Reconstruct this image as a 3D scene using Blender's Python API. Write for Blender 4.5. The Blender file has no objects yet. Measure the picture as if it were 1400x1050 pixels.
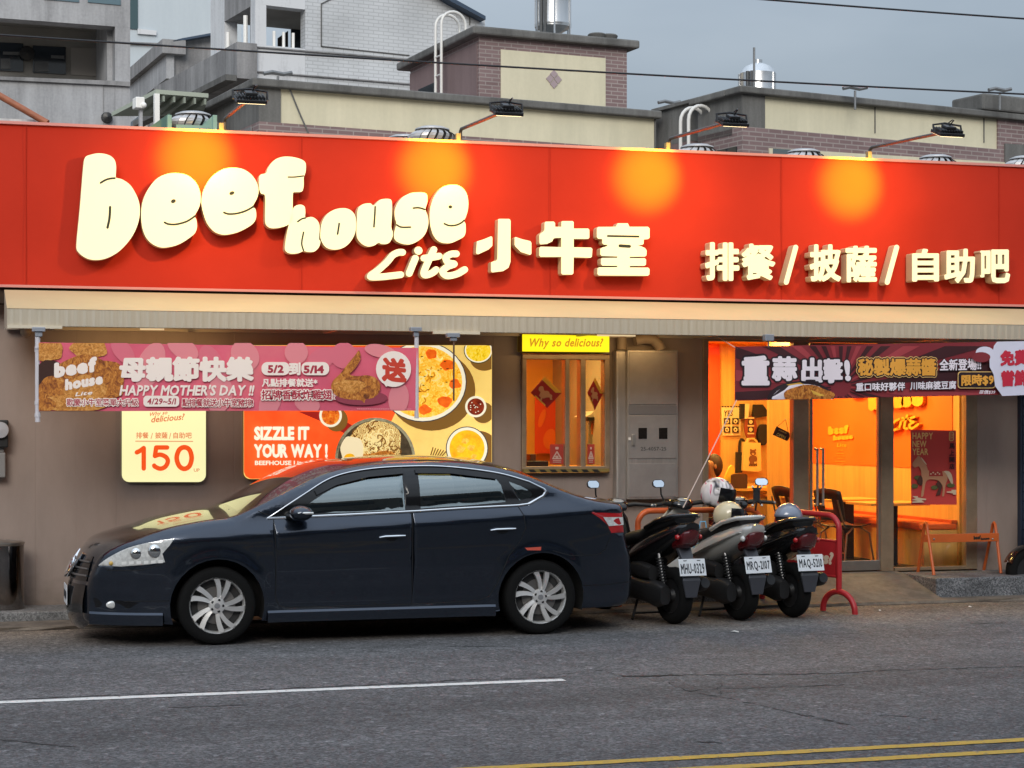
import bpy, bmesh, math, random
from mathutils import Vector, Matrix, noise as mnoise
from mathutils.geometry import delaunay_2d_cdt
random.seed(7)
S = bpy.context.scene
COL = S.collection
R = math.radians
# ------------------------------------------------------------------ camera
F = 2600.0; YAW = math.atan(2600/8850); HC = 1.78; HY = 577.0
CY, SY = math.cos(YAW), math.sin(YAW)
cam_d = bpy.data.cameras.new('camera'); cam = bpy.data.objects.new('camera', cam_d); COL.objects.link(cam)
cam.location = (0, 0, HC); cam.rotation_euler = (R(90), 0, -YAW)
cam_d.sensor_width = 36; cam_d.lens = 36*F/1400; cam_d.shift_y = (HY-525)/1400
cam_d.clip_end = 4000; cam_d.clip_start = 0.1
S.camera = cam
# ------------------------------------------------------------------ sky, sun, exposure
W = bpy.data.worlds.new('World'); S.world = W; W.use_nodes = True
nt = W.node_tree; nt.nodes.clear()
out = nt.nodes.new('ShaderNodeOutputWorld'); bg = nt.nodes.new('ShaderNodeBackground')
sky = nt.nodes.new('ShaderNodeTexSky'); sky.sky_type = 'NISHITA'; sky.sun_disc = False
sky.sun_elevation = R(26); sky.sun_rotation = R(200); sky.air_density = 1.0; sky.dust_density = 2.0
tc = nt.nodes.new('ShaderNodeTexCoord'); mp = nt.nodes.new('ShaderNodeMapping')
mp.inputs['Scale'].default_value = (1.0, 1.0, 3.2)
nz = nt.nodes.new('ShaderNodeTexNoise'); nz.inputs['Scale'].default_value = 2.6; nz.inputs['Detail'].default_value = 5
nz.inputs['Roughness'].default_value = 0.5
cr = nt.nodes.new('ShaderNodeValToRGB')
cr.color_ramp.elements[0].position = 0.36; cr.color_ramp.elements[0].color = (2.25, 2.62, 3.02, 1)
cr.color_ramp.elements[1].position = 0.64; cr.color_ramp.elements[1].color = (3.05, 3.42, 3.82, 1)
mx = nt.nodes.new('ShaderNodeMix'); mx.data_type = 'RGBA'; mx.inputs[0].default_value = 0.86
L = nt.links.new
L(tc.outputs['Generated'], mp.inputs['Vector']); L(mp.outputs['Vector'], nz.inputs['Vector'])
L(nz.outputs['Fac'], cr.inputs['Fac']); L(sky.outputs['Color'], mx.inputs[6]); L(cr.outputs['Color'], mx.inputs[7])
sz = nt.nodes.new('ShaderNodeSeparateXYZ'); zr = nt.nodes.new('ShaderNodeMapRange'); vm = nt.nodes.new('ShaderNodeMix'); vm.data_type = 'RGBA'; vm.blend_type = 'MULTIPLY'; vm.inputs[0].default_value = 1
zr.inputs[1].default_value = 0.12; zr.inputs[2].default_value = 1.0; zr.inputs[3].default_value = 0.70; zr.inputs[4].default_value = 2.8   # an overcast sky is brighter overhead
L(tc.outputs['Generated'], sz.inputs[0]); L(sz.outputs['Z'], zr.inputs[0]); L(mx.outputs[2], vm.inputs[6]); L(zr.outputs[0], vm.inputs[7])
L(vm.outputs[2], bg.inputs['Color']); bg.inputs['Strength'].default_value = 0.118
L(bg.outputs['Background'], out.inputs['Surface'])
sun_d = bpy.data.lights.new('sun', 'SUN'); sun_d.energy = 1.5; sun_d.angle = R(30); sun_d.color = (1.0, 0.95, 0.88)
sun = bpy.data.objects.new('sun', sun_d); COL.objects.link(sun)
sun.rotation_euler = (R(64), 0, R(-20))
S.view_settings.view_transform = 'Standard'; S.view_settings.look = 'None'
S.view_settings.exposure = 0.5; S.view_settings.gamma = 1.0; S.view_settings.use_curve_mapping = False
S.cycles.max_bounces = 7; S.cycles.sample_clamp_indirect = 6.0; S.cycles.use_denoising = True
# ------------------------------------------------------------------ projection helpers: photo pixel -> point on a plane of the place
def Xp(px, Y):
    t = (px-700)/F
    return Y*(SY+t*CY)/(CY-t*SY)
def P(px, py, Y):
    X = Xp(px, Y); d = X*SY+Y*CY
    return Vector((X, Y, HC-(py-HY)*d/F))
def Zp(px, py, Y): return P(px, py, Y).z
def PX(px, py, X):                      # on a plane of constant X (side walls)
    t = (px-700)/F; Y = X*(CY-t*SY)/(SY+t*CY); d = X*SY+Y*CY
    return Vector((X, Y, HC-(py-HY)*d/F))
def G(px, py, z=0.0):                   # on the ground (or at height z)
    d = F*(HC-z)/(py-HY); t = (px-700)/F
    return Vector((d*(SY+t*CY), d*(CY-t*SY), z))
# ------------------------------------------------------------------ materials
MATS = {}
def mat(name, col, rough=0.6, metal=0.0, emit=None, es=0.0, nz=None, bump=None, coat=0.0, spec=None, trans=0.0, stretch=(1,1,1), col2=None, alpha=None, world=False):
    """nz = (scale, amount 0..1) mottling towards col2; bump = (scale, strength)"""
    if name in MATS: return MATS[name]
    m = bpy.data.materials.new(name); m.use_nodes = True; MATS[name] = m
    t = m.node_tree; b = t.nodes['Principled BSDF']
    b.inputs['Base Color'].default_value = (*col, 1); b.inputs['Roughness'].default_value = rough
    b.inputs['Metallic'].default_value = metal
    if spec is not None: b.inputs['Specular IOR Level'].default_value = spec
    if coat: b.inputs['Coat Weight'].default_value = coat; b.inputs['Coat Roughness'].default_value = 0.03
    if trans: b.inputs['Transmission Weight'].default_value = trans
    if emit: b.inputs['Emission Color'].default_value = (*emit, 1); b.inputs['Emission Strength'].default_value = es
    if nz or bump:
        if world:
            g = t.nodes.new('ShaderNodeNewGeometry'); src = g.outputs['Position']
        else:
            g = t.nodes.new('ShaderNodeTexCoord'); src = g.outputs['Object']
        mpn = t.nodes.new('ShaderNodeMapping'); mpn.inputs['Scale'].default_value = stretch
        t.links.new(src, mpn.inputs['Vector'])
    if nz:
        n = t.nodes.new('ShaderNodeTexNoise'); n.inputs['Scale'].default_value = nz[0]; n.inputs['Detail'].default_value = 6
        n.inputs['Roughness'].default_value = 0.65
        t.links.new(mpn.outputs['Vector'], n.inputs['Vector'])
        rp = t.nodes.new('ShaderNodeValToRGB')
        c2 = col2 if col2 else tuple(c*(1-nz[1]) for c in col)
        rp.color_ramp.elements[0].position = 0.36; rp.color_ramp.elements[1].position = 0.64
        rp.color_ramp.elements[0].color = (*c2, 1); rp.color_ramp.elements[1].color = (*col, 1)
        t.links.new(n.outputs['Fac'], rp.inputs['Fac']); t.links.new(rp.outputs['Color'], b.inputs['Base Color'])
    if bump:
        n2 = t.nodes.new('ShaderNodeTexNoise'); n2.inputs['Scale'].default_value = bump[0]; n2.inputs['Detail'].default_value = 4
        t.links.new(mpn.outputs['Vector'], n2.inputs['Vector'])
        bp = t.nodes.new('ShaderNodeBump'); bp.inputs['Strength'].default_value = bump[1]; bp.inputs['Distance'].default_value = 0.01
        t.links.new(n2.outputs['Fac'], bp.inputs['Height']); t.links.new(bp.outputs['Normal'], b.inputs['Normal'])
    return m
def nodes_of(m): return m.node_tree, m.node_tree.nodes['Principled BSDF']
def lit(name, col, es): return mat(name, tuple(c*0.8 for c in col), 0.5, emit=col, es=es)
# ------------------------------------------------------------------ objects
ORG = {}
def tag(o, label=None, cat=None, group=None, kind=None):
    if label: o['label'] = label
    if cat: o['category'] = cat
    if group: o['group'] = group
    if kind: o['kind'] = kind
    return o
def thing(name, label, cat, loc=(0,0,0), group=None):
    o = bpy.data.objects.new(name, None); COL.objects.link(o); o.location = loc; o.empty_display_size = 0.1
    ORG[o] = Vector(loc)
    return tag(o, label, cat, group)
class MB:
    def __init__(s): s.v = []; s.f = []; s.m = []; s.mats = []; s.n = {}
    def mi(s, m):
        if m is None: return 0
        if m not in s.mats: s.mats.append(m)
        return s.mats.index(m)
    def add(s, vs, fs, m=None):
        o = len(s.v); k = s.mi(m)
        s.v += [Vector(v) for v in vs]
        s.f += [tuple(i+o for i in f) for f in fs]; s.m += [k]*len(fs)
        return s
    def quad(s, a, b, c, d, m=None): return s.add([a,b,c,d], [(0,1,2,3)], m)
    def box(s, x0, x1, y0, y1, z0, z1, m=None, rot=None):
        vs = [Vector((x,y,z)) for z in (z0,z1) for y in (y0,y1) for x in (x0,x1)]
        if rot is not None:
            c = Vector(((x0+x1)/2,(y0+y1)/2,(z0+z1)/2)); vs = [rot @ (v-c)+c for v in vs]
        return s.add(vs, [(0,2,3,1),(4,5,7,6),(0,1,5,4),(2,6,7,3),(0,4,6,2),(1,3,7,5)], m)
    def bbox_px(s, px0, py0, px1, py1, Y0, Y1, m=None):
        """box whose front face covers a photo rectangle on plane Y0 (measured at its left edge) and reaches back to Y1"""
        a = P(px0, py1, Y0); b = P(px1, py0, Y0); zt = P(px0, py0, Y0).z
        return s.box(a.x, b.x, Y0, Y1, a.z, zt, m)
    def tube(s, pts, r, n=8, m=None, cap=True, closed=False, flat=None):
        pts = [Vector(p) for p in pts]; N = len(pts)
        rs = r if isinstance(r, (list,tuple)) else [r]*N
        rings = []; prev = None
        for i, p in enumerate(pts):
            if closed: t = pts[(i+1)%N]-pts[i-1]
            elif i == 0: t = pts[1]-pts[0]
            elif i == N-1: t = pts[-1]-pts[-2]
            else: t = (pts[i+1]-p).normalized()+(p-pts[i-1]).normalized()
            if t.length < 1e-9: t = Vector((0,0,1))
            t.normalize()
            if prev is None:
                a = Vector((0,0,1)) if abs(t.z) < 0.9 else Vector((0,1,0))
                u = t.cross(a).normalized()
            else:
                u = prev - t*prev.dot(t)
                u = u.normalized() if u.length > 1e-6 else t.orthogonal().normalized()
            prev = u; w = t.cross(u)
            fl = 1.0 if flat is None else flat
            rings.append([p+(u*math.cos(2*math.pi*k/n)+w*math.sin(2*math.pi*k/n)*fl)*rs[i] for k in range(n)])
        vs = [v for rg in rings for v in rg]; fs = []
        for i in range(N if closed else N-1):
            j = (i+1) % N
            for k in range(n): fs.append((i*n+k, i*n+(k+1)%n, j*n+(k+1)%n, j*n+k))
        if cap and not closed:
            fs.append(tuple(range(n-1,-1,-1))); fs.append(tuple((N-1)*n+k for k in range(n)))
        return s.add(vs, fs, m)
    def cyl(s, a, b, r, n=16, m=None, r2=None): return s.tube([a,b], [r, r if r2 is None else r2], n, m)
    def lathe(s, prof, n=24, m=None, mtx=None, a0=0, a1=2*math.pi):
        """prof = [(r, h)] turned round local Z"""
        full = abs(a1-a0-2*math.pi) < 1e-6; K = n if full else n+1
        vs = []; fs = []
        for r, h in prof:
            for k in range(K):
                a = a0+(a1-a0)*k/n; v = Vector((r*math.cos(a), r*math.sin(a), h))
                vs.append(mtx @ v if mtx is not None else v)
        for i in range(len(prof)-1):
            for k in range(n):
                k2 = (k+1) % K
                fs.append((i*K+k, i*K+k2, (i+1)*K+k2, (i+1)*K+k))
        return s.add(vs, fs, m)
    def ball(s, c, r, m=None, n=12, k=8, sc=(1,1,1), mtx=None):
        prof = [(max(1e-4, math.sin(math.pi*i/k))*1.0, -math.cos(math.pi*i/k)) for i in range(k+1)]
        M = Matrix.Translation(Vector(c)) @ (mtx if mtx is not None else Matrix.Identity(4)) @ Matrix.Diagonal((r*sc[0], r*sc[1], r*sc[2], 1))
        return s.lathe(prof, n, m, M)
    def flat(s, tris, fn, m=None, depth=None):
        """tris = (verts2d, triangles, boundary edges); fn(u,v) -> front point; depth = vector to the back face"""
        v2, tr, be = tris
        fr = [fn(u, v) for u, v in v2]
        s.add(fr, tr, m)
        return s
    def solid(s, tris, fn, dv, m=None, mside=None, back=False):
        v2, tr, be = tris; dv = Vector(dv)
        fr = [Vector(fn(u, v)) for u, v in v2]
        s.add(fr, tr, m)
        bk = [p+dv for p in fr]; n = len(fr)
        s.add(fr+bk, [(a, b, b+n, a+n) for a, b in be], mside if mside is not None else m)
        if back: s.add(bk, [t[::-1] for t in tr], mside)
        return s
    def build(s, name, parent=None, mats=None, smooth=False, bevel=0, label=None, cat=None, group=None, kind=None, angle=40, normals=None, seg=2, fixn=True):
        org = ORG.get(parent, Vector((0,0,0)))
        if parent is not None and parent not in ORG: org = Vector((0,0,0))
        me = bpy.data.meshes.new(name)
        me.from_pydata([v-org for v in s.v], [], s.f)
        if mats is not None and not s.mats: s.mats = [mats]
        for m in s.mats: me.materials.append(m)
        if s.mats: me.polygons.foreach_set('material_index', s.m)
        if fixn:
            bm = bmesh.new(); bm.from_mesh(me); bmesh.ops.recalc_face_normals(bm, faces=bm.faces); bm.to_mesh(me); bm.free()
        if smooth:
            me.polygons.foreach_set('use_smooth', [True]*len(me.polygons))
            if angle < 180:
                me.set_sharp_from_angle(angle=R(angle))
        if normals is not None:
            me.normals_split_custom_set_from_vertices(normals)
        me.update()
        o = bpy.data.objects.new(name, me); COL.objects.link(o)
        if parent is not None:
            o.parent = parent; ORG[o] = org
        if bevel:
            b = o.modifiers.new('bevel', 'BEVEL'); b.width = bevel; b.segments = seg; b.limit_method = 'ANGLE'; b.angle_limit = R(35)
        return tag(o, label, cat, group, kind)
def copy_tree(o, parent=None):
    c = o.copy(); COL.objects.link(c); c.parent = parent
    for ch in list(o.children): copy_tree(ch, c)
    return c
# ------------------------------------------------------------------ 2-D shapes: smooth outlines, rounded strokes, lettering
def smooth2(pts, k=4, closed=True):
    pts = [Vector((p[0], p[1])) for p in pts]; N = len(pts); o = []
    for i in range(N if closed else N-1):
        p0 = pts[(i-1) % N] if closed or i > 0 else pts[0]
        p1 = pts[i]; p2 = pts[(i+1) % N]; p3 = pts[(i+2) % N] if closed or i+2 < N else pts[-1]
        for j in range(k):
            t = j/k
            o.append(0.5*((2*p1)+(-p0+p2)*t+(2*p0-5*p1+4*p2-p3)*t*t+(-p0+3*p1-3*p2+p3)*t**3))
    if not closed: o.append(pts[-1])
    return [(p.x, p.y) for p in o]
def edges_of(tr):
    c = {}
    for t in tr:
        for i in range(3):
            e = (t[i], t[(i+1) % 3]); c[e] = c.get(e, 0)+1
    return [e for e in c if (e[1], e[0]) not in c]
def inside(q, p):
    r = False; x, y = q
    for i in range(len(p)):
        (x0, y0), (x1, y1) = p[i-1][:2], p[i][:2]
        if (y0 > y) != (y1 > y) and x < (x1-x0)*(y-y0)/(y1-y0)+x0: r = not r
    return r
def union(polys, eps=1e-6):
    """union of overlapping simple polygons -> (verts, triangles, boundary edges)"""
    vs = []; fs = []; keep = []
    for p in polys:
        ar = sum(p[i-1][0]*p[i][1]-p[i][0]*p[i-1][1] for i in range(len(p)))
        if abs(ar) < 1e-12: continue
        if ar < 0: p = p[::-1]
        o = len(vs); vs += [Vector((q[0], q[1])) for q in p]; fs.append(list(range(o, o+len(p)))); keep.append(p)
    r = delaunay_2d_cdt(vs, [], fs, 1, eps, True)
    v2 = [(p.x, p.y) for p in r[0]]; tr = []
    for f, src in zip(r[2], r[5]):
        if not src: continue
        a, b, c = (v2[i] for i in f)
        if not any(inside(((a[0]+b[0]+c[0])/3, (a[1]+b[1]+c[1])/3), keep[k]) for k in src if k < len(keep)): continue
        if (b[0]-a[0])*(c[1]-a[1])-(b[1]-a[1])*(c[0]-a[0]) < 0: f = f[::-1]
        tr.append(tuple(f))
    return v2, tr, edges_of(tr)
def poly(pts): return union([pts], 1e-6)
def disc(c, r, n=10): return [(c[0]+r*math.cos(2*math.pi*i/n), c[1]+r*math.sin(2*math.pi*i/n)) for i in range(n)]
def ell(cx, cy, rx, ry, n=28, a=0.0):
    ca, sa = math.cos(a), math.sin(a); o = []
    for i in range(n):
        x, y = rx*math.cos(2*math.pi*i/n), ry*math.sin(2*math.pi*i/n); o.append((cx+x*ca-y*sa, cy+x*sa+y*ca))
    return o
def rrect(x0, y0, x1, y1, r, n=5):
    o = []
    for cx, cy, a in ((x1-r,y1-r,0),(x0+r,y1-r,90),(x0+r,y0+r,180),(x1-r,y0+r,270)):
        for i in range(n+1):
            t = R(a+90*i/n); o.append((cx+r*math.cos(t), cy+r*math.sin(t)))
    return o
def stroke_polys(pts, r, n=8, closed=False):
    o = []; N = len(pts)
    for i in range(N if closed else N-1):
        a = Vector(pts[i]); b = Vector(pts[(i+1) % N]); d = b-a
        if d.length < 1e-9: continue
        d.normalize(); q = Vector((-d.y, d.x))*r
        o.append([tuple(a-q), tuple(b-q), tuple(b+q), tuple(a+q)])
    for p in pts: o.append(disc(p, r, n))
    return o
def strokes(paths, r, n=8):
    o = []
    for p in paths: o += stroke_polys(p, r, n)
    return union(o, 1e-5)
GL = {}
def glyph(ch, bold=0.0, res=2):
    key = (ch, bold, res)
    if key in GL: return GL[key]
    c = bpy.data.curves.new('glyph', 'FONT'); c.body = ch; c.size = 1; c.resolution_u = res
    o = bpy.data.objects.new('glyph', c); COL.objects.link(o)
    dg = bpy.context.evaluated_depsgraph_get(); me = bpy.data.meshes.new_from_object(o.evaluated_get(dg))
    vs = [(v.co.x, v.co.y) for v in me.vertices]; fs = [tuple(p.vertices) for p in me.polygons]
    bpy.data.objects.remove(o); bpy.data.curves.remove(c); bpy.data.meshes.remove(me)
    tr = []
    for f in fs:
        for i in range(1, len(f)-1):
            a, b, d = vs[f[0]], vs[f[i]], vs[f[i+1]]
            ar = (b[0]-a[0])*(d[1]-a[1])-(b[1]-a[1])*(d[0]-a[0])
            if abs(ar) < 1e-9: continue
            tr.append((f[0], f[i], f[i+1]) if ar > 0 else (f[0], f[i+1], f[i]))
    be = edges_of(tr)
    if bold > 0 and tr:
        polys = [[vs[i] for i in t] for t in tr]
        used = set()
        for a, b in be:
            va, vb = Vector(vs[a]), Vector(vs[b]); d = vb-va
            if d.length < 1e-6: continue
            q = Vector((-d.y, d.x)).normalized()*bold
            polys.append([tuple(va-q), tuple(vb-q), tuple(vb+q), tuple(va+q)])
            used.add(a); used.add(b)
        last = []
        for a in used:
            if any(abs(vs[a][0]-w[0])+abs(vs[a][1]-w[1]) < bold*0.35 for w in last): continue
            last.append(vs[a]); polys.append(disc(vs[a], bold, 7))
        g = union(polys, 1e-5)
    else: g = (vs, tr, be)
    GL[key] = g
    return g
ADV = {}
def adv(ch):
    if ch not in ADV:
        if ord(ch) > 0x2000: ADV[ch] = 1.0
        elif ch == ' ': ADV[ch] = 0.3
        else:
            v = glyph(ch)[0]
            ADV[ch] = (max(p[0] for p in v)-min(p[0] for p in v))+0.10 if v else 0.3
    return ADV[ch]
def text(s, bold=0.0, res=2, track=0.0, skew=0.0):
    """one line of lettering as 2-D triangles, baseline on v = 0"""
    V = []; T = []; B = []; x = 0
    for ch in s:
        if ch != ' ':
            v, t, b = glyph(ch, bold, res); o = len(V)
            off = x if ord(ch) > 0x2000 else x-(min(p[0] for p in glyph(ch)[0]))+0.05
            V += [(p[0]+off+skew*p[1], p[1]) for p in v]
            T += [tuple(i+o for i in f) for f in t]; B += [(a+o, c+o) for a, c in b]
        x += adv(ch)+track
    return V, T, B
def fit(tris, x0, y0, x1, y1, sk=0.0, rise=0.0):
    """fit lettering into a photo rectangle (y down): left/right x, top/bottom y; sk slants, rise lifts the right end"""
    v, t, b = tris
    u0 = min(p[0] for p in v); u1 = max(p[0] for p in v); w0 = min(p[1] for p in v); w1 = max(p[1] for p in v)
    o = []
    for p in v:
        a = (p[0]-u0)/(u1-u0); c = (p[1]-w0)/(w1-w0)
        o.append((x0+(x1-x0)*a+sk*c, y1+(y0-y1)*c-rise*a))
    return o, t, b
def onY(Y): return lambda u, v: P(u, v, Y)
def tri_px(pts): return poly(pts)
# ================================================================== common materials
def panel_wall(name, col, pitch=0.36, rough=0.45):
    """metal wall cladding: narrow vertical joints every `pitch` metres and a little dirt"""
    m = mat(name, col, rough, nz=(3.0, 0.14), world=True, stretch=(1,1,0.35)); t, b = nodes_of(m)
    g = t.nodes.new('ShaderNodeNewGeometry'); sx = t.nodes.new('ShaderNodeSeparateXYZ'); t.links.new(g.outputs['Position'], sx.inputs[0])
    src = b.inputs['Base Color'].links[0].from_socket        # splash dirt along the foot of the wall, with a ragged edge
    n5 = t.nodes.new('ShaderNodeTexNoise'); n5.inputs['Scale'].default_value = 5; n5.inputs['Detail'].default_value = 7; t.links.new(g.outputs['Position'], n5.inputs['Vector'])
    ma = t.nodes.new('ShaderNodeMath'); ma.operation = 'MULTIPLY_ADD'; ma.inputs[1].default_value = -0.7; t.links.new(n5.outputs['Fac'], ma.inputs[0]); t.links.new(sx.outputs['Z'], ma.inputs[2])
    mz = t.nodes.new('ShaderNodeMapRange'); mz.inputs[1].default_value = -0.24; mz.inputs[2].default_value = 0.02; mz.inputs[3].default_value = 0.6; mz.inputs[4].default_value = 0.0; t.links.new(ma.outputs[0], mz.inputs[0])
    md = t.nodes.new('ShaderNodeMix'); md.data_type = 'RGBA'; md.inputs[7].default_value = (0.13,0.10,0.075,1); t.links.new(mz.outputs[0], md.inputs[0]); t.links.new(src, md.inputs[6]); t.links.new(md.outputs[2], b.inputs['Base Color'])
    mo = t.nodes.new('ShaderNodeMath'); mo.operation = 'PINGPONG'; mo.inputs[1].default_value = pitch/2
    t.links.new(sx.outputs['X'], mo.inputs[0])
    rp = t.nodes.new('ShaderNodeMapRange'); rp.inputs[1].default_value = 0.0; rp.inputs[2].default_value = 0.004
    t.links.new(mo.outputs[0], rp.inputs[0])
    bp = t.nodes.new('ShaderNodeBump'); bp.inputs['Strength'].default_value = 0.4; bp.inputs['Distance'].default_value = 0.005
    t.links.new(rp.outputs[0], bp.inputs['Height']); t.links.new(bp.outputs['Normal'], b.inputs['Normal'])
    return m
def tile_mat(name, c1, c2, cm, scale=1.0, w=0.23, h=0.065, rough=0.6):
    """small wall tiles / bricks laid in running bond, in object space on vertical faces"""
    m = mat(name, c1, rough); t, b = nodes_of(m)
    tcn = t.nodes.new('ShaderNodeTexCoord'); sp = t.nodes.new('ShaderNodeSeparateXYZ'); cb = t.nodes.new('ShaderNodeCombineXYZ')
    ad = t.nodes.new('ShaderNodeMath'); ad.operation = 'ADD'
    t.links.new(tcn.outputs['Object'], sp.inputs[0]); t.links.new(sp.outputs['X'], ad.inputs[0]); t.links.new(sp.outputs['Y'], ad.inputs[1])
    t.links.new(ad.outputs[0], cb.inputs['X']); t.links.new(sp.outputs['Z'], cb.inputs['Y'])
    br = t.nodes.new('ShaderNodeTexBrick'); br.inputs['Scale'].default_value = scale
    br.inputs['Brick Width'].default_value = w; br.inputs['Row Height'].default_value = h; br.inputs['Mortar Size'].default_value = h*0.14
    br.inputs['Color1'].default_value = (*c1, 1); br.inputs['Color2'].default_value = (*c2, 1); br.inputs['Mortar'].default_value = (*cm, 1)
    t.links.new(cb.outputs[0], br.inputs['Vector'])
    n = t.nodes.new('ShaderNodeTexNoise'); n.inputs['Scale'].default_value = 0.9; n.inputs['Detail'].default_value = 5
    t.links.new(tcn.outputs['Object'], n.inputs['Vector'])
    mr = t.nodes.new('ShaderNodeMapRange'); mr.inputs[1].default_value = 0.3; mr.inputs[2].default_value = 0.7; mr.inputs[3].default_value = 0.82; mr.inputs[4].default_value = 1.06
    t.links.new(n.outputs['Fac'], mr.inputs[0])
    mm = t.nodes.new('ShaderNodeMix'); mm.data_type = 'RGBA'; mm.blend_type = 'MULTIPLY'; mm.inputs[0].default_value = 1
    t.links.new(br.outputs['Color'], mm.inputs[6]); t.links.new(mr.outputs[0], mm.inputs[7]); t.links.new(mm.outputs[2], b.inputs['Base Color'])
    return m
def glass_mat(name, tint=(0.95,0.97,0.97), rough=0.0, refl=1.0):
    m = bpy.data.materials.new(name); m.use_nodes = True; t = m.node_tree; t.nodes.clear(); MATS[name] = m
    o = t.nodes.new('ShaderNodeOutputMaterial'); tr = t.nodes.new('ShaderNodeBsdfTransparent'); gl = t.nodes.new('ShaderNodeBsdfGlossy')
    tr.inputs['Color'].default_value = (*tint, 1); gl.inputs['Roughness'].default_value = rough
    fr = t.nodes.new('ShaderNodeFresnel'); fr.inputs['IOR'].default_value = 1.5
    mu = t.nodes.new('ShaderNodeMath'); mu.operation = 'MULTIPLY'; mu.inputs[1].default_value = refl
    mi = t.nodes.new('ShaderNodeMixShader')
    t.links.new(fr.outputs[0], mu.inputs[0]); t.links.new(mu.outputs[0], mi.inputs[0])
    t.links.new(tr.outputs[0], mi.inputs[1]); t.links.new(gl.outputs[0], mi.inputs[2]); t.links.new(mi.outputs[0], o.inputs['Surface'])
    return m
def streak_mat(name, col, dark, rough=0.8, sc=1.2, amt=(0.42,0.62)):
    """weathered render or concrete: rain streaks running down plus soft blotches"""
    m = mat(name, col, rough); t, b = nodes_of(m)
    tcn = t.nodes.new('ShaderNodeTexCoord'); mp1 = t.nodes.new('ShaderNodeMapping'); mp1.inputs['Scale'].default_value = (sc*2.2, sc*2.2, sc*0.22)
    n1 = t.nodes.new('ShaderNodeTexNoise'); n1.inputs['Scale'].default_value = 1.6; n1.inputs['Detail'].default_value = 7; n1.inputs['Roughness'].default_value = 0.7
    n2 = t.nodes.new('ShaderNodeTexNoise'); n2.inputs['Scale'].default_value = sc*0.8; n2.inputs['Detail'].default_value = 6
    n3 = t.nodes.new('ShaderNodeTexNoise'); n3.inputs['Scale'].default_value = sc*26; n3.inputs['Detail'].default_value = 3
    t.links.new(tcn.outputs['Object'], mp1.inputs[0]); t.links.new(mp1.outputs[0], n1.inputs['Vector'])
    t.links.new(tcn.outputs['Object'], n2.inputs['Vector']); t.links.new(tcn.outputs['Object'], n3.inputs['Vector'])
    a = t.nodes.new('ShaderNodeMath'); a.operation = 'MULTIPLY_ADD'; a.inputs[1].default_value = 0.5
    h = t.nodes.new('ShaderNodeMath'); h.operation = 'MULTIPLY'; h.inputs[1].default_value = 0.38
    t.links.new(n2.outputs['Fac'], h.inputs[0]); t.links.new(n1.outputs['Fac'], a.inputs[0]); t.links.new(h.outputs[0], a.inputs[2])
    a2 = t.nodes.new('ShaderNodeMath'); a2.operation = 'MULTIPLY_ADD'; a2.inputs[1].default_value = 0.12
    t.links.new(n3.outputs['Fac'], a2.inputs[0]); t.links.new(a.outputs[0], a2.inputs[2])
    rp = t.nodes.new('ShaderNodeValToRGB'); rp.color_ramp.elements[0].position = amt[0]; rp.color_ramp.elements[1].position = amt[1]
    rp.color_ramp.elements[0].color = (*dark, 1); rp.color_ramp.elements[1].color = (*col, 1)
    t.links.new(a2.outputs[0], rp.inputs[0]); t.links.new(rp.outputs[0], b.inputs['Base Color'])
    return m
M_wall = panel_wall('wall_cladding', (0.33, 0.26, 0.223))
M_alu = mat('bronze_aluminium', (0.40, 0.30, 0.20), 0.36, 0.5, nz=(6, 0.2))
M_steel = mat('stainless_steel', (0.52, 0.49, 0.46), 0.3, 0.6, nz=(5, 0.2), stretch=(6,6,0.6))
M_black = mat('black_plastic', (0.012, 0.012, 0.013), 0.42)
M_dark = mat('dark_void', (0.01, 0.01, 0.01), 0.9)
M_white = mat('white_paint', (0.78, 0.78, 0.76), 0.45)
M_glass = glass_mat('window_glass', refl=0.55)
M_wood = mat('oak_laminate', (0.74, 0.43, 0.12), 0.5, nz=(3.2, 0.2), stretch=(6,6,0.35))
M_owall = mat('orange_wall_paint', (0.85, 0.16, 0.010), 0.6, nz=(1.2, 0.06))
M_rwall = mat('red_wall_paint', (0.72, 0.07, 0.012), 0.6)
M_kwall = mat('amber_wall_paint', (0.80, 0.40, 0.07), 0.6)
M_conc = streak_mat('pavement_concrete', (0.20, 0.172, 0.142), (0.115, 0.096, 0.078), 0.85, 2.5)
M_lamp = mat('lamp_warm', (0.9,0.8,0.6), 0.5, emit=(1.0,0.78,0.45), es=9)

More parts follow.
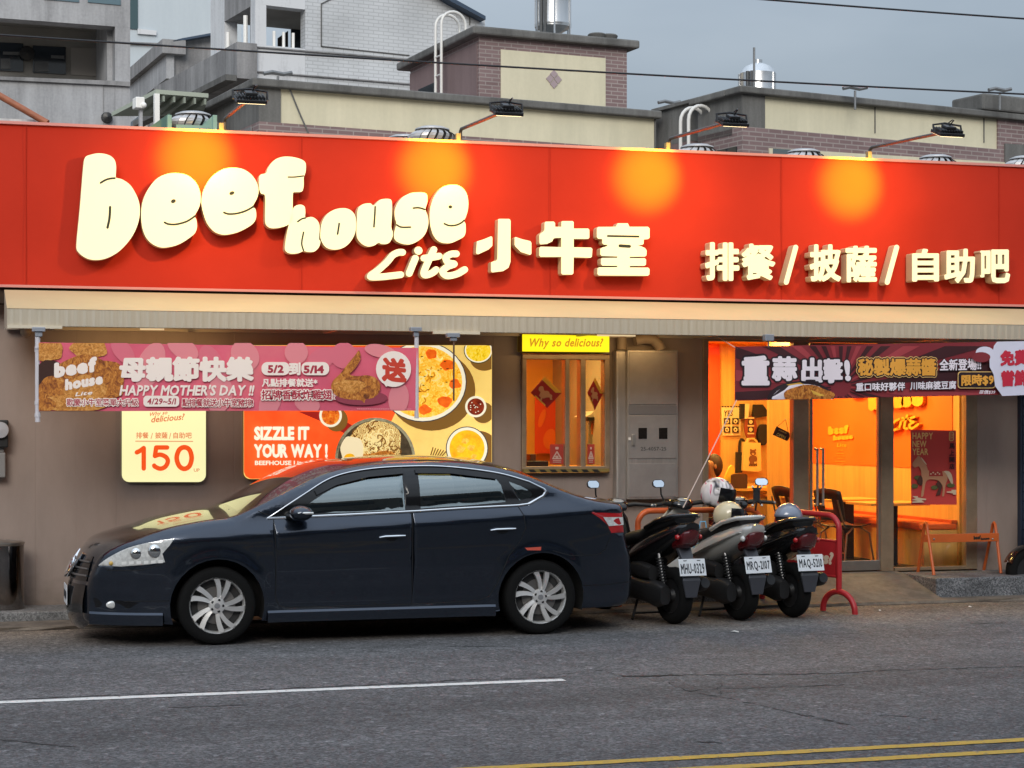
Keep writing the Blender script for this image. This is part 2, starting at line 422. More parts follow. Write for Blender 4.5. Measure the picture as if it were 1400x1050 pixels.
# ================================================================== road, kerb, pavement
def asphalt():
    m = mat('asphalt', (0.10,0.098,0.098), 0.82); t, b = nodes_of(m)
    g = t.nodes.new('ShaderNodeNewGeometry')
    def noise(s, d=4, st=None, r=0.6):
        n = t.nodes.new('ShaderNodeTexNoise'); n.inputs['Scale'].default_value = s; n.inputs['Detail'].default_value = d; n.inputs['Roughness'].default_value = r
        if st:
            mpn = t.nodes.new('ShaderNodeMapping'); mpn.inputs['Scale'].default_value = st; t.links.new(g.outputs['Position'], mpn.inputs[0]); t.links.new(mpn.outputs[0], n.inputs['Vector'])
        else: t.links.new(g.outputs['Position'], n.inputs['Vector'])
        return n.outputs['Fac']
    def mr(v, a, bb, c, d):
        n = t.nodes.new('ShaderNodeMapRange'); n.inputs[1].default_value = a; n.inputs[2].default_value = bb; n.inputs[3].default_value = c; n.inputs[4].default_value = d
        t.links.new(v, n.inputs[0]); return n.outputs[0]
    def mul(a, bb):
        n = t.nodes.new('ShaderNodeMath'); n.operation = 'MULTIPLY'; t.links.new(a, n.inputs[0]); t.links.new(bb, n.inputs[1]); return n.outputs[0]
    big = mr(noise(0.5, 6, (0.22,1.5,1)), 0.34, 0.66, 0.70, 1.18)
    mid = mr(noise(3.0, 6), 0.3, 0.7, 0.86, 1.12)
    vor = t.nodes.new('ShaderNodeTexVoronoi'); vor.inputs['Scale'].default_value = 62; t.links.new(g.outputs['Position'], vor.inputs['Vector'])
    sv = t.nodes.new('ShaderNodeSeparateColor'); t.links.new(vor.outputs['Color'], sv.inputs[0])
    agg = mr(sv.outputs[0], 0.0, 1.0, 0.50, 1.55)
    vor2 = t.nodes.new('ShaderNodeTexVoronoi'); vor2.inputs['Scale'].default_value = 24; t.links.new(g.outputs['Position'], vor2.inputs['Vector'])
    sv2 = t.nodes.new('ShaderNodeSeparateColor'); t.links.new(vor2.outputs['Color'], sv2.inputs[0]); agg = mul(agg, mr(sv2.outputs[1], 0.0, 1.0, 0.80, 1.18)); agg = mul(agg, mr(sv2.outputs[2], 0.92, 0.97, 1.0, 1.5))
    fine = mr(noise(42, 3, None, 0.8), 0.32, 0.68, 0.60, 1.42)
    val = mul(mul(big, mid), mul(agg, fine))
    # darker wheel-polished traffic lane beyond the white line, with its own wavering edge
    spx = t.nodes.new('ShaderNodeSeparateXYZ'); t.links.new(g.outputs['Position'], spx.inputs[0])
    lw = t.nodes.new('ShaderNodeMath'); lw.operation = 'MULTIPLY_ADD'; lw.inputs[1].default_value = 0.5
    t.links.new(noise(0.8, 4), lw.inputs[0]); t.links.new(spx.outputs['Y'], lw.inputs[2])
    val = mul(val, mr(lw.outputs[0], 12.2, 13.0, 0.84, 1.04))
    # dust washed towards the kerb (a stain of its own along the gutter)
    sp = t.nodes.new('ShaderNodeSeparateXYZ'); t.links.new(g.outputs['Position'], sp.inputs[0])
    wob = t.nodes.new('ShaderNodeMath'); wob.operation = 'MULTIPLY_ADD'; wob.inputs[1].default_value = 1.3
    t.links.new(noise(0.9, 5), wob.inputs[0]); t.links.new(sp.outputs['Y'], wob.inputs[2])
    edge = mr(wob.outputs[0], 15.6, 17.3, 0.0, 0.85)
    mix = t.nodes.new('ShaderNodeMix'); mix.data_type = 'RGBA'; mix.inputs[6].default_value = (0.112,0.110,0.112,1); mix.inputs[7].default_value = (0.21,0.165,0.125,1)
    t.links.new(edge, mix.inputs[0])
    mm = t.nodes.new('ShaderNodeMix'); mm.data_type = 'RGBA'; mm.blend_type = 'MULTIPLY'; mm.inputs[0].default_value = 1
    t.links.new(mix.outputs[2], mm.inputs[6]); t.links.new(val, mm.inputs[7]); t.links.new(mm.outputs[2], b.inputs['Base Color'])
    bp = t.nodes.new('ShaderNodeBump'); bp.inputs['Strength'].default_value = 0.55; bp.inputs['Distance'].default_value = 0.006
    t.links.new(mul(agg, fine), bp.inputs['Height']); t.links.new(bp.outputs['Normal'], b.inputs['Normal'])
    b.inputs['Specular IOR Level'].default_value = 0.35
    return m
M_asph = asphalt()
gm = MB(); gm.quad((-600,-400,0),(600,-400,0),(600,900,0),(-600,900,0), M_asph)
gm.build('road', kind='structure', label='grey worn asphalt road with fine cracks in front of the restaurant')
# road paint: worn white lane line and double yellow centre line
def worn_paint(name, col):
    m = mat(name, col, 0.7); t, b = nodes_of(m)
    g = t.nodes.new('ShaderNodeNewGeometry'); n = t.nodes.new('ShaderNodeTexNoise'); n.inputs['Scale'].default_value = 26; n.inputs['Detail'].default_value = 8; n.inputs['Roughness'].default_value = 0.75
    t.links.new(g.outputs['Position'], n.inputs['Vector'])
    r = t.nodes.new('ShaderNodeValToRGB'); r.color_ramp.elements[0].position = 0.34; r.color_ramp.elements[1].position = 0.46
    r.color_ramp.elements[0].color = (0.11,0.105,0.1,1); r.color_ramp.elements[1].color = (*col, 1)
    t.links.new(n.outputs['Fac'], r.inputs[0]); t.links.new(r.outputs[0], b.inputs['Base Color'])
    return m
def ragged_strip(name, x0, x1, y0, y1, m, z=0.004, step=0.06, jit=0.006, label=None):
    k = max(2, int((x1-x0)/step)); q = MB(); vs = []
    for i in range(k+1):
        x = x0+(x1-x0)*i/k
        vs += [(x, y0+random.uniform(-jit,jit), z), (x, y1+random.uniform(-jit,jit), z)]
    q.add(vs, [(2*i, 2*i+2, 2*i+3, 2*i+1) for i in range(k)], m)
    return q.build(name, kind='structure', label=label)
a = G(0,960.5); b_ = G(772,930.3)
YL = (a.y+b_.y)/2
ragged_strip('lane_line', -9.0, b_.x, YL-0.055, YL+0.055, worn_paint('white_road_paint', (0.70,0.69,0.66)), label='white lane line painted along the road, ending beyond the car')
c1 = G(1400,1012.5); c0 = G(760,1045.5); YA = (c1.y+c0.y)/2
c1 = G(1400,1028); c0 = G(1000,1048); YB = (c1.y+c0.y)/2
M_yel = worn_paint('yellow_road_paint', (0.50,0.31,0.035))
ragged_strip('centre_line', -6, 14, YA-0.05, YA+0.05, M_yel, label='yellow centre line, the one farther from the viewer')
ragged_strip('centre_line', -6, 14, YB-0.05, YB+0.05, M_yel, label='yellow centre line, the one nearer the viewer')
# cracks in the asphalt
def crack(pts, w, name='road_crack'):
    q = MB(); P3 = []
    for i in range(len(pts)-1):
        a, b = Vector(G(*pts[i])), Vector(G(*pts[i+1])); n = max(2, int((b-a).length/0.05))
        for j in range(n): P3.append(a.lerp(b, j/n))
    P3.append(Vector(G(*pts[-1])))
    vs = []
    for i, p in enumerate(P3):
        j = Vector((random.uniform(-.014,.014), random.uniform(-.03,.03), 0)); p = p+j
        ww = 1.7*w*random.uniform(0.25, 1.0)*(0.35 if i in (0, len(P3)-1) else 1)
        vs += [(p.x, p.y-ww, 0.0025), (p.x, p.y+ww, 0.0025)]
    q.add(vs, [(2*i, 2*i+2, 2*i+3, 2*i+1) for i in range(len(P3)-1)], mat('crack_dark', (0.022,0.021,0.02), 0.95))
    return q
ck = MB()
for pts, w in (([(700,890),(735,898),(790,912),(830,919),(855,924),(930,923),(1040,922),(1130,921),(1210,917),(1290,915),(1400,911)],0.010),
               ([(850,925),(930,924)],0.02), ([(910,932),(935,944),(1000,956),(1070,972),(1120,984),(1165,992)],0.016), ([(1100,977),(1165,992)],0.026),
               ([(940,944),(1000,942),(1090,938),(1160,936)],0.006), ([(985,950),(982,940),(990,932)],0.006), ([(610,884),(700,884)],0.008), ([(500,891),(530,892)],0.018),
               ([(0,957),(150,951),(300,945),(470,938),(620,931),(780,925)],0.008), ([(350,970),(356,962),(300,966),(230,968)],0.007), ([(1180,975),(1290,985)],0.010), ([(950,1014),(990,1016)],0.02),
               ([(760,922),(800,918)],0.006), ([(0,1012),(60,1018),(110,1022)],0.008), ([(1320,853),(1378,852)],0.012)):
    q = crack(pts, w); ck.add(q.v, q.f, mat('crack_dark', (0.022,0.021,0.02), 0.95))
ck.build('road_crack', kind='structure', label='dark branching cracks in the asphalt')
# dropped manhole dirt, litter
for i, (px, py, r) in enumerate(((1004,865,0.035),(1326,831,0.02),(1364,822,0.02),(1203,836,0.015))):
    q = MB(); c = G(px, py); vs = []
    for k in range(7):
        a = k*6.283/7; vs.append((c.x+r*math.cos(a)*random.uniform(.6,1.3), c.y+r*math.sin(a)*random.uniform(.6,1.3), 0.004+random.uniform(0,0.012)))
    vs.append((c.x, c.y, 0.02)); q.add(vs, [(k, (k+1)%7, 7) for k in range(7)])
    q.build('litter', None, mat('litter_paper', (0.6,0.58,0.54), 0.8), label=('crumpled white paper scrap on the asphalt in front of the middle scooter','tiny pale scrap in the gutter below the orange rail','pale scrap against the kerb by the far right','small pale scrap on the road right of the red barrier')[i], cat='litter')
# gutter strip, kerb of terrazzo, door ramp, granite block
M_gut = streak_mat('gutter_concrete', (0.20,0.165,0.13), (0.10,0.082,0.066), 0.9, 3.0)
def terrazzo(name, c0, c1, c2):
    m = mat(name, c1, 0.7); t, b = nodes_of(m); tcn = t.nodes.new('ShaderNodeTexCoord')
    v = t.nodes.new('ShaderNodeTexVoronoi'); v.inputs['Scale'].default_value = 85; t.links.new(tcn.outputs['Object'], v.inputs['Vector'])
    s = t.nodes.new('ShaderNodeSeparateColor'); t.links.new(v.outputs['Color'], s.inputs[0])
    r = t.nodes.new('ShaderNodeValToRGB'); e = r.color_ramp.elements; e[0].position = 0.1; e[0].color = (*c0,1); e[1].position = 0.95; e[1].color = (*c2,1)
    x = e.new(0.5); x.color = (*c1,1); t.links.new(s.outputs[0], r.inputs[0])
    n = t.nodes.new('ShaderNodeTexNoise'); n.inputs['Scale'].default_value = 4; n.inputs['Detail'].default_value = 6; t.links.new(tcn.outputs['Object'], n.inputs['Vector'])
    mr = t.nodes.new('ShaderNodeMapRange'); mr.inputs[1].default_value = 0.35; mr.inputs[2].default_value = 0.65; mr.inputs[3].default_value = 0.6; mr.inputs[4].default_value = 1.1; t.links.new(n.outputs['Fac'], mr.inputs[0])
    mm = t.nodes.new('ShaderNodeMix'); mm.data_type = 'RGBA'; mm.blend_type = 'MULTIPLY'; mm.inputs[0].default_value = 1
    t.links.new(r.outputs[0], mm.inputs[6]); t.links.new(mr.outputs[0], mm.inputs[7]); t.links.new(mm.outputs[2], b.inputs['Base Color'])
    return m
M_terr = terrazzo('terrazzo_kerb', (0.10,0.10,0.10), (0.17,0.17,0.17), (0.26,0.26,0.26))
q = MB()
vs = []; n = 90
for i in range(n+1):
    x = -8+26*i/n; vs += [(x, 16.72+random.uniform(-.03,.03), 0.004), (x, 16.74+random.uniform(-.02,.02), 0.03), (x, 17.25, 0.035)]
q.add(vs, [f for i in range(n) for f in ((3*i,3*i+3,3*i+4,3*i+1),(3*i+1,3*i+4,3*i+5,3*i+2))], M_gut)
q.build('gutter', kind='structure', label='stained concrete gutter strip along the kerb', fixn=False)
XD0, XD1 = Xp(985,17.4), Xp(1277,17.0)
q = MB(); q.box(-8, XD0, 17.2, 17.82, -0.02, 0.115, M_terr); q.build('kerb', kind='structure', bevel=0.012, label='grey terrazzo kerb along the foot of the wall')
q = MB()
q.add([(XD0,16.86,0.03),(XD1+0.02,16.86,0.03),(XD1+0.02,17.62,0.215),(XD0,17.62,0.215),(XD1+0.02,17.83,0.235),(XD0,17.83,0.235)], [(0,1,2,3),(3,2,4,5)], M_conc)
q.add([(XD0,16.86,-.02),(XD0,16.86,0.03),(XD0,17.62,0.215),(XD0,17.83,0.235),(XD0,17.83,-.02),(XD0-.12,17.19,.0),(XD0-.12,17.83,.116),(XD0-.12,17.19,.116)],[(0,1,2,3,4),(2,3,6,7),(1,2,7,5)])
q.build('door_ramp', kind='structure', label='worn concrete ramp rising to the glass door')
q = MB(); q.box(XD1+0.025, 14, 17.0, 17.83, 0.0, 0.222, terrazzo('granite_block', (0.07,0.074,0.08), (0.145,0.15,0.16), (0.27,0.275,0.285)))
q.build('pavement', kind='structure', bevel=0.012, label='raised speckled granite pavement block right of the ramp')
# ================================================================== restaurant building
YW = 17.8
rest = thing('restaurant_building', 'low restaurant with taupe panelled front, takeaway window and glass shopfront under the red sign', 'restaurant', (4,YW,0))
X0, XR = -8.0, Xp(1391,YW)
wa0, wa1 = Xp(714,YW), Xp(833,YW); wz0, wz1 = Zp(714,647,YW), Zp(714,483,YW)
sf0, sf1 = Xp(960.5,YW), Xp(1336,YW); sfz = Zp(1200,460,YW)
ZR = 4.1
w = MB(); T = 0.18
w.box(X0, wa0, YW, YW+T, 0.0, ZR, M_wall)
w.box(wa0, wa1, YW, YW+T, 0.0, wz0, M_wall); w.box(wa0, wa1, YW, YW+T, wz1, ZR, M_wall)
w.box(wa1, sf0, YW, YW+T, 0.0, ZR, M_wall); w.box(sf0, sf1, YW, YW+T, sfz, ZR, M_wall)
w.box(sf1, XR, YW, YW+T, 0.0, ZR, M_wall)
w.build('front_wall', rest)
w = MB(); w.box(X0, X0+.2, YW+T, 26, 0, ZR); w.box(XR-.2, XR, YW+T, 26, 0, ZR); w.box(X0+.2, XR-.2, 25.8, 26, 0, ZR); w.build('side_wall', rest, M_wall)
w = MB(); w.box(X0-.1, XR+.1, YW+.02, 26.1, ZR, ZR+.12); w.build('roof', rest, mat('roof_sheet', (0.22,0.22,0.22), 0.6, nz=(2,0.3)))
# --- takeaway window
fr = MB()
def pxbox(mb, x0, y0, x1, y1, Y0, Y1, m=None): mb.bbox_px(x0, y0, x1, y1, Y0, Y1, m)
YF = YW-0.05
for x0,y0,x1,y1 in ((714,484,834,491),(714,638,834,645),(714,491,720,638),(827,491,834,638),(773,491,779,638),(794,491,801,638)):
    pxbox(fr, x0,y0,x1,y1, YF, YW+0.08)
win = fr.build('takeaway_window', rest, M_alu, bevel=0.006)
g_ = MB()
for x0,x1 in ((720,773),(801,827)): pxbox(g_, x0,491,x1,638, YW+0.0, YW+0.008)
g_.build('pane', win, M_glass)
s_ = MB(); M_haz = mat('hazard_yellow', (0.22,0.16,0.04), 0.6)
pxbox(s_, 716,641.5,833,646, YF-0.05, YF-0.003, M_haz)
for k in range(8):
    x = 722+k*14.5
    if x > 822: break
    a,b,c,d = P(x,641.8,YF-.053),P(x+8,641.8,YF-.053),P(x+12,645.8,YF-.053),P(x+4,645.8,YF-.053); s_.quad(a,b,c,d, M_black)
s_.build('sill', win)
# --- shopfront: frame, fixed panes, door
zb = 0.235; YS = YW+0.03
fr = MB()
def post(x0, x1, Y0=YS-0.03, Y1=YS+0.07): fr.box(Xp(x0,Y0), Xp(x1,Y0), Y0, Y1, zb, sfz-0.07)
post(961,969); post(1085,1106); post(1205,1222); post(1321,1336)
fr.box(sf0, sf1, YS-.04, YS+.08, sfz-0.07, sfz-0.001)
fr.box(sf0, Xp(1085,YS), YS-.028, YS+.068, zb, zb+0.06); fr.box(Xp(1222,YS), sf1, YS-.028, YS+.068, zb, zb+0.035)
sfo = fr.build('shopfront_frame', rest, M_alu, bevel=0.005)
g_ = MB(); g_.box(Xp(969,YS),Xp(1085,YS),YS+.018,YS+.026,zb+.06,sfz-.07); g_.build('pane', sfo, M_glass)
g_ = MB(); g_.box(Xp(1222,YS),Xp(1321,YS),YS+.018,YS+.026,zb+.035,sfz-.07); g_.build('pane', sfo, M_glass)
d_ = MB(); dx0, dx1 = Xp(1107,YS), Xp(1204,YS)
d_.box(dx0, dx1, YS-.012, YS+.045, zb+.012, zb+0.115); d_.box(dx0, dx1, YS-.012, YS+.045, sfz-.16, sfz-.075)
d_.box(dx0, dx0+.03, YS-.011, YS+.044, zb+.115, sfz-.16); d_.box(dx1-.03, dx1, YS-.011, YS+.044, zb+.115, sfz-.16)
door = d_.build('door', rest, mat('brushed_aluminium', (0.38,0.34,0.30), 0.35, 0.8, nz=(8,0.15)), bevel=0.004)
g_ = MB(); g_.box(dx0+.03, dx1-.03, YS+.012, YS+.022, zb+.115, sfz-.16); g_.build('pane', door, M_glass)
h_ = MB(); hx = Xp(1099,YS-.07)
for dx in (0, 0.065):
    h_.tube([(dx0+.05+dx, YS-.02-.0, Zp(1103,690,YS)), (dx0+.05+dx, YS-.075, Zp(1103,690,YS)), (dx0+.05+dx, YS-.075, Zp(1103,614,YS)), (dx0+.05+dx, YS-.02, Zp(1103,614,YS))], 0.014, 10)
h_.build('door_handle', door, M_steel, smooth=True)
# --- rooms behind the glass
def room(x0, x1, y0, y1, z0, z1, mats, name):
    f = MB(); f.box(x0, x1, y0, y1, z0-.05, z0, mats['floor']); f.build(name+'_floor', rest)
    c = MB(); c.box(x0, x1, y0, y1, z1, z1+.05, mats['ceil']); c.build(name+'_ceiling', rest)
    wl = MB(); wl.box(x0-.06, x0, y0, y1, z0, z1, mats['left']); wl.box(x0-.06, x1+.06, y1, y1+.06, z0, z1, mats['back']); wl.box(x1, x1+.06, y0, y1, z0, z1, mats['right'])
    wl.build(name+'_wall', rest)
ZI0, ZI1 = zb+.004, 2.78
XS = 10.22                                # right-hand side wall of the dining room
room(sf0-.35, XS, YW+T+.005, 22.6, ZI0, ZI1, dict(floor=mat('dark_floor_tile',(0.05,0.035,0.025),0.35), ceil=M_kwall, left=M_rwall, back=M_wood, right=M_wood), 'dining_room')
room(wa0-.25, wa1+.3, YW+T+.005, 20.6, 0.6, 2.75, dict(floor=mat('counter_floor',(0.2,0.12,0.05),0.5), ceil=M_kwall, left=M_owall, back=M_kwall, right=mat('kitchen_grey',(0.35,0.32,0.25),0.5)), 'kitchen')
# orange paint panel on the dining-room side wall, with the small and the large lettering
def onS(u, v): return PX(u, v, XS-0.012)
op = MB(); ya, yb_ = PX(1111,600,XS).y, YW+0.32
zt = PX(1200,637,XS).z
op.box(XS-0.008, XS-0.001, yb_, ya, zt, ZI1-.01, M_owall); op.build('orange_wall_panel', rest)
# ceiling downlights: each lamp visible inside, its light with it
def downlight(x, y, z, e, parent_label, group, size=0.5, vis=0.05, col=(1,0.64,0.17)):
    t = thing('ceiling_light', parent_label, 'ceiling light', (x,y,z), group)
    b = MB(); b.lathe([(0.001,-.004),(vis,-.004),(vis+.015,-.012),(vis+.02,0)], 20, M_white, Matrix.Translation((x,y,z))); b.build('trim_ring', t, smooth=True)
    d = MB(); d.lathe([(0.001,-.006),(vis,-.006)], 20, M_lamp, Matrix.Translation((x,y,z))); d.build('diffuser', t)
    ld = bpy.data.lights.new('downlight', 'AREA'); ld.shape = 'DISK'; ld.size = size; ld.energy = e; ld.color = col
    lo = bpy.data.objects.new('downlight_lamp', ld); COL.objects.link(lo); lo.parent = t; lo.location = (0,0,-.03)
    return t
for i, (x, y) in enumerate(((8.1,18.9),(8.1,20.6),(9.4,18.7),(9.4,20.4),(8.8,21.9))):
    downlight(x, y, ZI1, 36, 'round recessed downlight in the dining room ceiling', 'dining room downlights')
downlight((wa0+wa1)/2-.1, 19.0, 2.75, 27, 'round recessed downlight over the takeaway counter', None)
# ================================================================== red sign board with its raised letters
YG = 17.5
zs0, zs1 = Zp(0,389.5,YG), Zp(0,168.5,YG)
sign = thing('sign_board', 'long glossy red sign board with raised cream lettering above the awning', 'sign', (4,YG,zs0))
def red_sign():
    return mat('red_sign_vinyl', (0.50,0.038,0.021), 0.6, spec=0.0, nz=(0.7,0.10))
M_sign = red_sign()
q = MB(); nx, nzv = 120, 10; vs = []
for i in range(nx+1):
    for j in range(nzv+1):
        x = -6+20*i/nx; z = zs0+(zs1-zs0)*j/nzv
        y = YG+0.008*mnoise.noise(Vector((x*1.1, z*1.7, 0)))+0.004*math.sin(x*2.9)
        vs.append((x,y,z))
q.add(vs, [(i*(nzv+1)+j, (i+1)*(nzv+1)+j, (i+1)*(nzv+1)+j+1, i*(nzv+1)+j+1) for i in range(nx) for j in range(nzv)], M_sign)
q.build('panel', sign, smooth=True)
q = MB()
for x in (-1.9, .62, 3.1, 5.52, 7.95, 10.4): q.box(x-.003, x+.003, YG-.0145, YG-.011, zs0+.004, zs1-.006)
q.build('panel_seam', sign, mat('sign_seam', (0.42,0.031,0.018), 0.6, spec=0.0))
q = MB(); q.box(-6, 14, YG+0.03, YG+0.24, zs0+0.01, zs1-0.01, mat('sign_box', (0.10,0.02,0.015), 0.7)); q.build('sign_box', sign)
M_edge = mat('sign_edge_trim', (0.62,0.25,0.22), 0.5)
q = MB(); q.box(-6, 14, YG-0.02, YG+0.025, zs1-.004, zs1+0.022, M_edge); q.box(-6, 14, YG-0.022, YG+0.025, zs0-0.02, zs0+.003, M_edge); q.build('edge_trim', sign)
q = MB(); q.box(-6, 14, YG+.03, YW-.002, zs0-0.16, zs0-0.021, mat('gap_dark',(0.035,0.02,0.012),0.9)); q.build('gap_shade', sign)  # dark filler strip, its colour stands in for shade in the gap under the sign
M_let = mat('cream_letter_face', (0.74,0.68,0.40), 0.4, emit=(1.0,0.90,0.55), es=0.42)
M_side = mat('letter_return', (0.60,0.48,0.32), 0.5)
M_slit = mat('letter_slit', (0.02,0.025,0.015), 0.7)
YF_ = YG-0.15
def letter(outs, slits=(), eyes=(), name='letter', thick=0.11, label=None):
    """outs: outlines in photo pixels on the face plane"""
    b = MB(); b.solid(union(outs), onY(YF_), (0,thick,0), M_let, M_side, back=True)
    o = b.build(name, sign, fixn=True)
    if slits or eyes:
        s = MB(); pl = []
        for p, r in slits: pl += stroke_polys(smooth2(p, 4, False), r*1.3)
        for e in eyes: pl.append(ell(*e))
        s.flat(union(pl), onY(YF_-0.003), M_slit); s.build('letter_slit', o)
    return o
A5 = lambda p: [(80+u/4, 190+v/4) for u, v in p]
A6 = lambda p: [(370+u/4, 210+v/4) for u, v in p]
A7 = lambda p: [(640+u/5, 260+v/5) for u, v in p]
sm = lambda p: smooth2(p, 4)
letter([sm(A5([(145,102),(180,85),(225,78),(275,88),(305,112),(315,150),(313,205),(318,213),(350,222),(390,250),(420,295),(440,345),(445,400),(435,460),(410,520),(375,570),(330,615),(280,645),(230,660),(180,660),(140,645),(110,620),(98,590),(105,500),(115,400),(125,280),(135,160)]))],
       [(A5([(230,240),(255,225),(280,217),(308,214)]),1.0),(A5([(282,372),(279,430),(268,485)]),1.25)])
letter([sm(A5([(640,186),(700,196),(745,230),(770,275),(778,330),(768,375),(745,420),(752,436),(757,460),(756,490),(744,517),(710,545),(660,575),(610,590),(560,593),(515,575),(480,540),(460,490),(452,430),(455,370),(470,315),(500,260),(540,215),(590,192)]))],
       [(A5([(580,456),(600,465),(640,467),(690,455),(720,440),(748,420)]),1.0)], [(237,275,3.4,2.6,20,-0.4)])
letter([sm(A5([(960,157),(1010,165),(1055,195),(1085,240),(1094,285),(1085,325),(1062,370),(1075,380),(1081,405),(1080,432),(1068,457),(1040,480),(985,508),(930,522),(890,522),(850,505),(815,465),(795,415),(782,355),(785,310),(800,265),(835,210),(880,175),(920,160)]))],
       [(A5([(905,402),(930,410),(970,408),(1010,398),(1040,385),(1065,370)]),1.0)], [(317,264,3.6,2.4,20,-0.4)])
letter([sm(A5([(1240,96),(1290,100),(1335,115),(1352,135),(1352,175),(1345,200),(1341,215),(1341,250),(1336,280),(1322,290),(1290,291),(1283,296),(1281,330),(1280,400),(1276,445),(1255,470),(1210,485),(1165,488),(1140,475),(1130,450),(1130,390),(1131,330),(1126,304),(1108,298),(1098,270),(1096,220),(1105,195),(1130,189),(1138,180),(1145,160),(1170,125),(1200,105)]))],
       [(A5([(1256,208),(1290,208),(1340,202)]),0.7)])
letter([sm(A6([(124,300),(140,284),(165,279),(186,290),(190,320),(191,350),(225,346),(255,365),(268,400),(265,465),(272,480),(265,510),(240,535),(205,538),(180,533),(150,545),(110,547),(85,535),(78,510),(90,430),(110,350)]))],
       [(A6([(148,372),(170,357),(190,352)]),0.8),(A6([(180,430),(170,490),(180,530)]),0.8)])
letter([sm(A6([(390,298),(430,305),(460,335),(468,385),(460,440),(430,490),(390,518),(340,525),(300,510),(275,470),(272,430),(280,380),(305,335),(345,308)]))], [(A6([(375,382),(371,410),(366,440)]),0.9)])
letter([sm(A6([(475,315),(485,290),(510,275),(545,272),(562,284),(578,270),(600,252),(640,247),(662,260),(664,330),(660,400),(668,430),(665,460),(645,490),(610,495),(590,488),(565,503),(530,508),(495,490),(472,455),(470,400),(473,340)]))], [(A6([(572,290),(569,345),(565,400)]),0.9)])
letter([sm(A6([(780,213),(830,212),(855,225),(857,265),(847,305),(860,345),(862,390),(845,440),(810,475),(760,497),(710,490),(680,470),(675,440),(685,398),(688,380),(680,350),(679,310),(695,270),(720,240),(750,222)]))], [(A6([(780,298),(810,296),(843,305)]),0.9),(A6([(690,390),(715,402),(765,402)]),0.9)])
letter([sm(A6([(990,170),(1030,175),(1065,205),(1080,250),(1080,300),(1068,345),(1058,368),(1066,385),(1066,430),(1055,455),(1020,475),(980,490),(930,485),(895,455),(875,400),(870,340),(875,290),(895,235),(930,190),(960,175)]))], [(A6([(950,383),(975,393),(1010,392),(1040,380),(1058,365)]),0.9)], [(615.7,282.8,2.6,2.3,18,0)])
def sletter(paths, r, name='letter'): 
    pl = []
    for p, rr in paths: pl += stroke_polys(smooth2(A6(p), 4, False), rr or r, 10)
    return letter([p for p in pl], name=name)
sletter([([(722,540),(700,540),(668,556),(638,592),(590,636),(545,672),(600,674),(660,668),(712,662)],None)], 4.6)
sletter([([(808,530),(809,531)],5.6),([(792,572),(775,612),(758,655)],None)], 4.7)
sletter([([(893,525),(862,590),(838,650),(850,664),(885,652),(905,635)],None),([(838,572),(890,566),(922,560)],4.6)], 4.7)
sletter([([(1016,548),(985,550),(958,570),(972,596),(1005,604),(968,618),(940,645),(965,668),(1020,658),(1062,634)],None)], 4.6)
rc = lambda p: A7(p)
letter([rc([(205,200),(212,196),(278,196),(288,202),(291,212),(290,490),(276,530),(240,553),(165,562),(157,554),(157,495),(168,488),(192,482),(200,470)]), rc([(60,350),(110,335),(155,316),(164,318),(166,328),(166,380),(140,405),(70,438),(60,436),(55,428)]), rc([(325,320),(370,335),(425,348),(433,360),(433,435),(424,443),(360,422),(325,387),(318,375),(318,326)])])
letter([rc([(530,215),(585,214),(595,225),(595,250),(638,250),(638,216),(646,211),(714,211),(722,218),(722,262),(820,262),(829,270),(829,325),(820,333),(722,333),(722,390),(840,392),(850,402),(846,455),(836,462),(722,459),(720,568),(712,577),(645,577),(637,568),(637,456),(495,456),(487,447),(487,395),(495,386),(637,389),(637,326),(600,326),(585,330),(575,350),(540,367),(495,371),(488,362),(487,307),(498,294),(516,282),(522,270),(523,224)])])
letter([rc([(1022,226),(1092,226),(1103,250),(1230,250),(1241,262),(1241,325),(1231,334),(1201,337),(1200,366),(1190,374),(1160,376),(1182,383),(1210,396),(1221,412),(1219,445),(1208,454),(1105,455),(1105,464),(1208,465),(1217,475),(1216,508),(1206,517),(1105,518),(1105,528),(1230,529),(1241,540),(1239,577),(1228,585),(893,583),(884,573),(885,535),(895,527),(1020,526),(1020,517),(917,516),(908,505),(908,472),(917,463),(1020,462),(1020,453),(914,450),(904,440),(904,402),(914,393),(944,385),(955,374),(926,372),(918,362),(917,335),(889,331),(880,320),(880,262),(890,251),(1010,250)])], [(A7([(955,313),(1165,317)]),1.0),(A7([(1038,380),(1104,384)]),1.6)])
YF_ = YG-0.16
def cjk_letter(ch, x0, y0, x1, y1, bold=0.035):
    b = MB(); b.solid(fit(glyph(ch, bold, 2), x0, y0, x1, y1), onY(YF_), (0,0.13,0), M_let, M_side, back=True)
    return b.build('letter', sign)
for ch, x0, y0, x1, y1 in (('排',964,331,1011,384),('餐',1014,333,1060,383),('披',1107,334,1150,385),('薩',1156,336,1199,386),('自',1247,340,1284,385),('助',1291,340,1333,387),('吧',1340,341,1381,387)):
    cjk_letter(ch, x0, y0, x1, y1)
for x0, x1 in ((1072,1091),(1210,1229)):
    b = MB(); b.solid(union(stroke_polys([(x0+3,386),(x1-3,338)], 3.4, 10)), onY(YF_), (0,0.13,0), M_let, M_side, back=True); b.build('letter', sign)
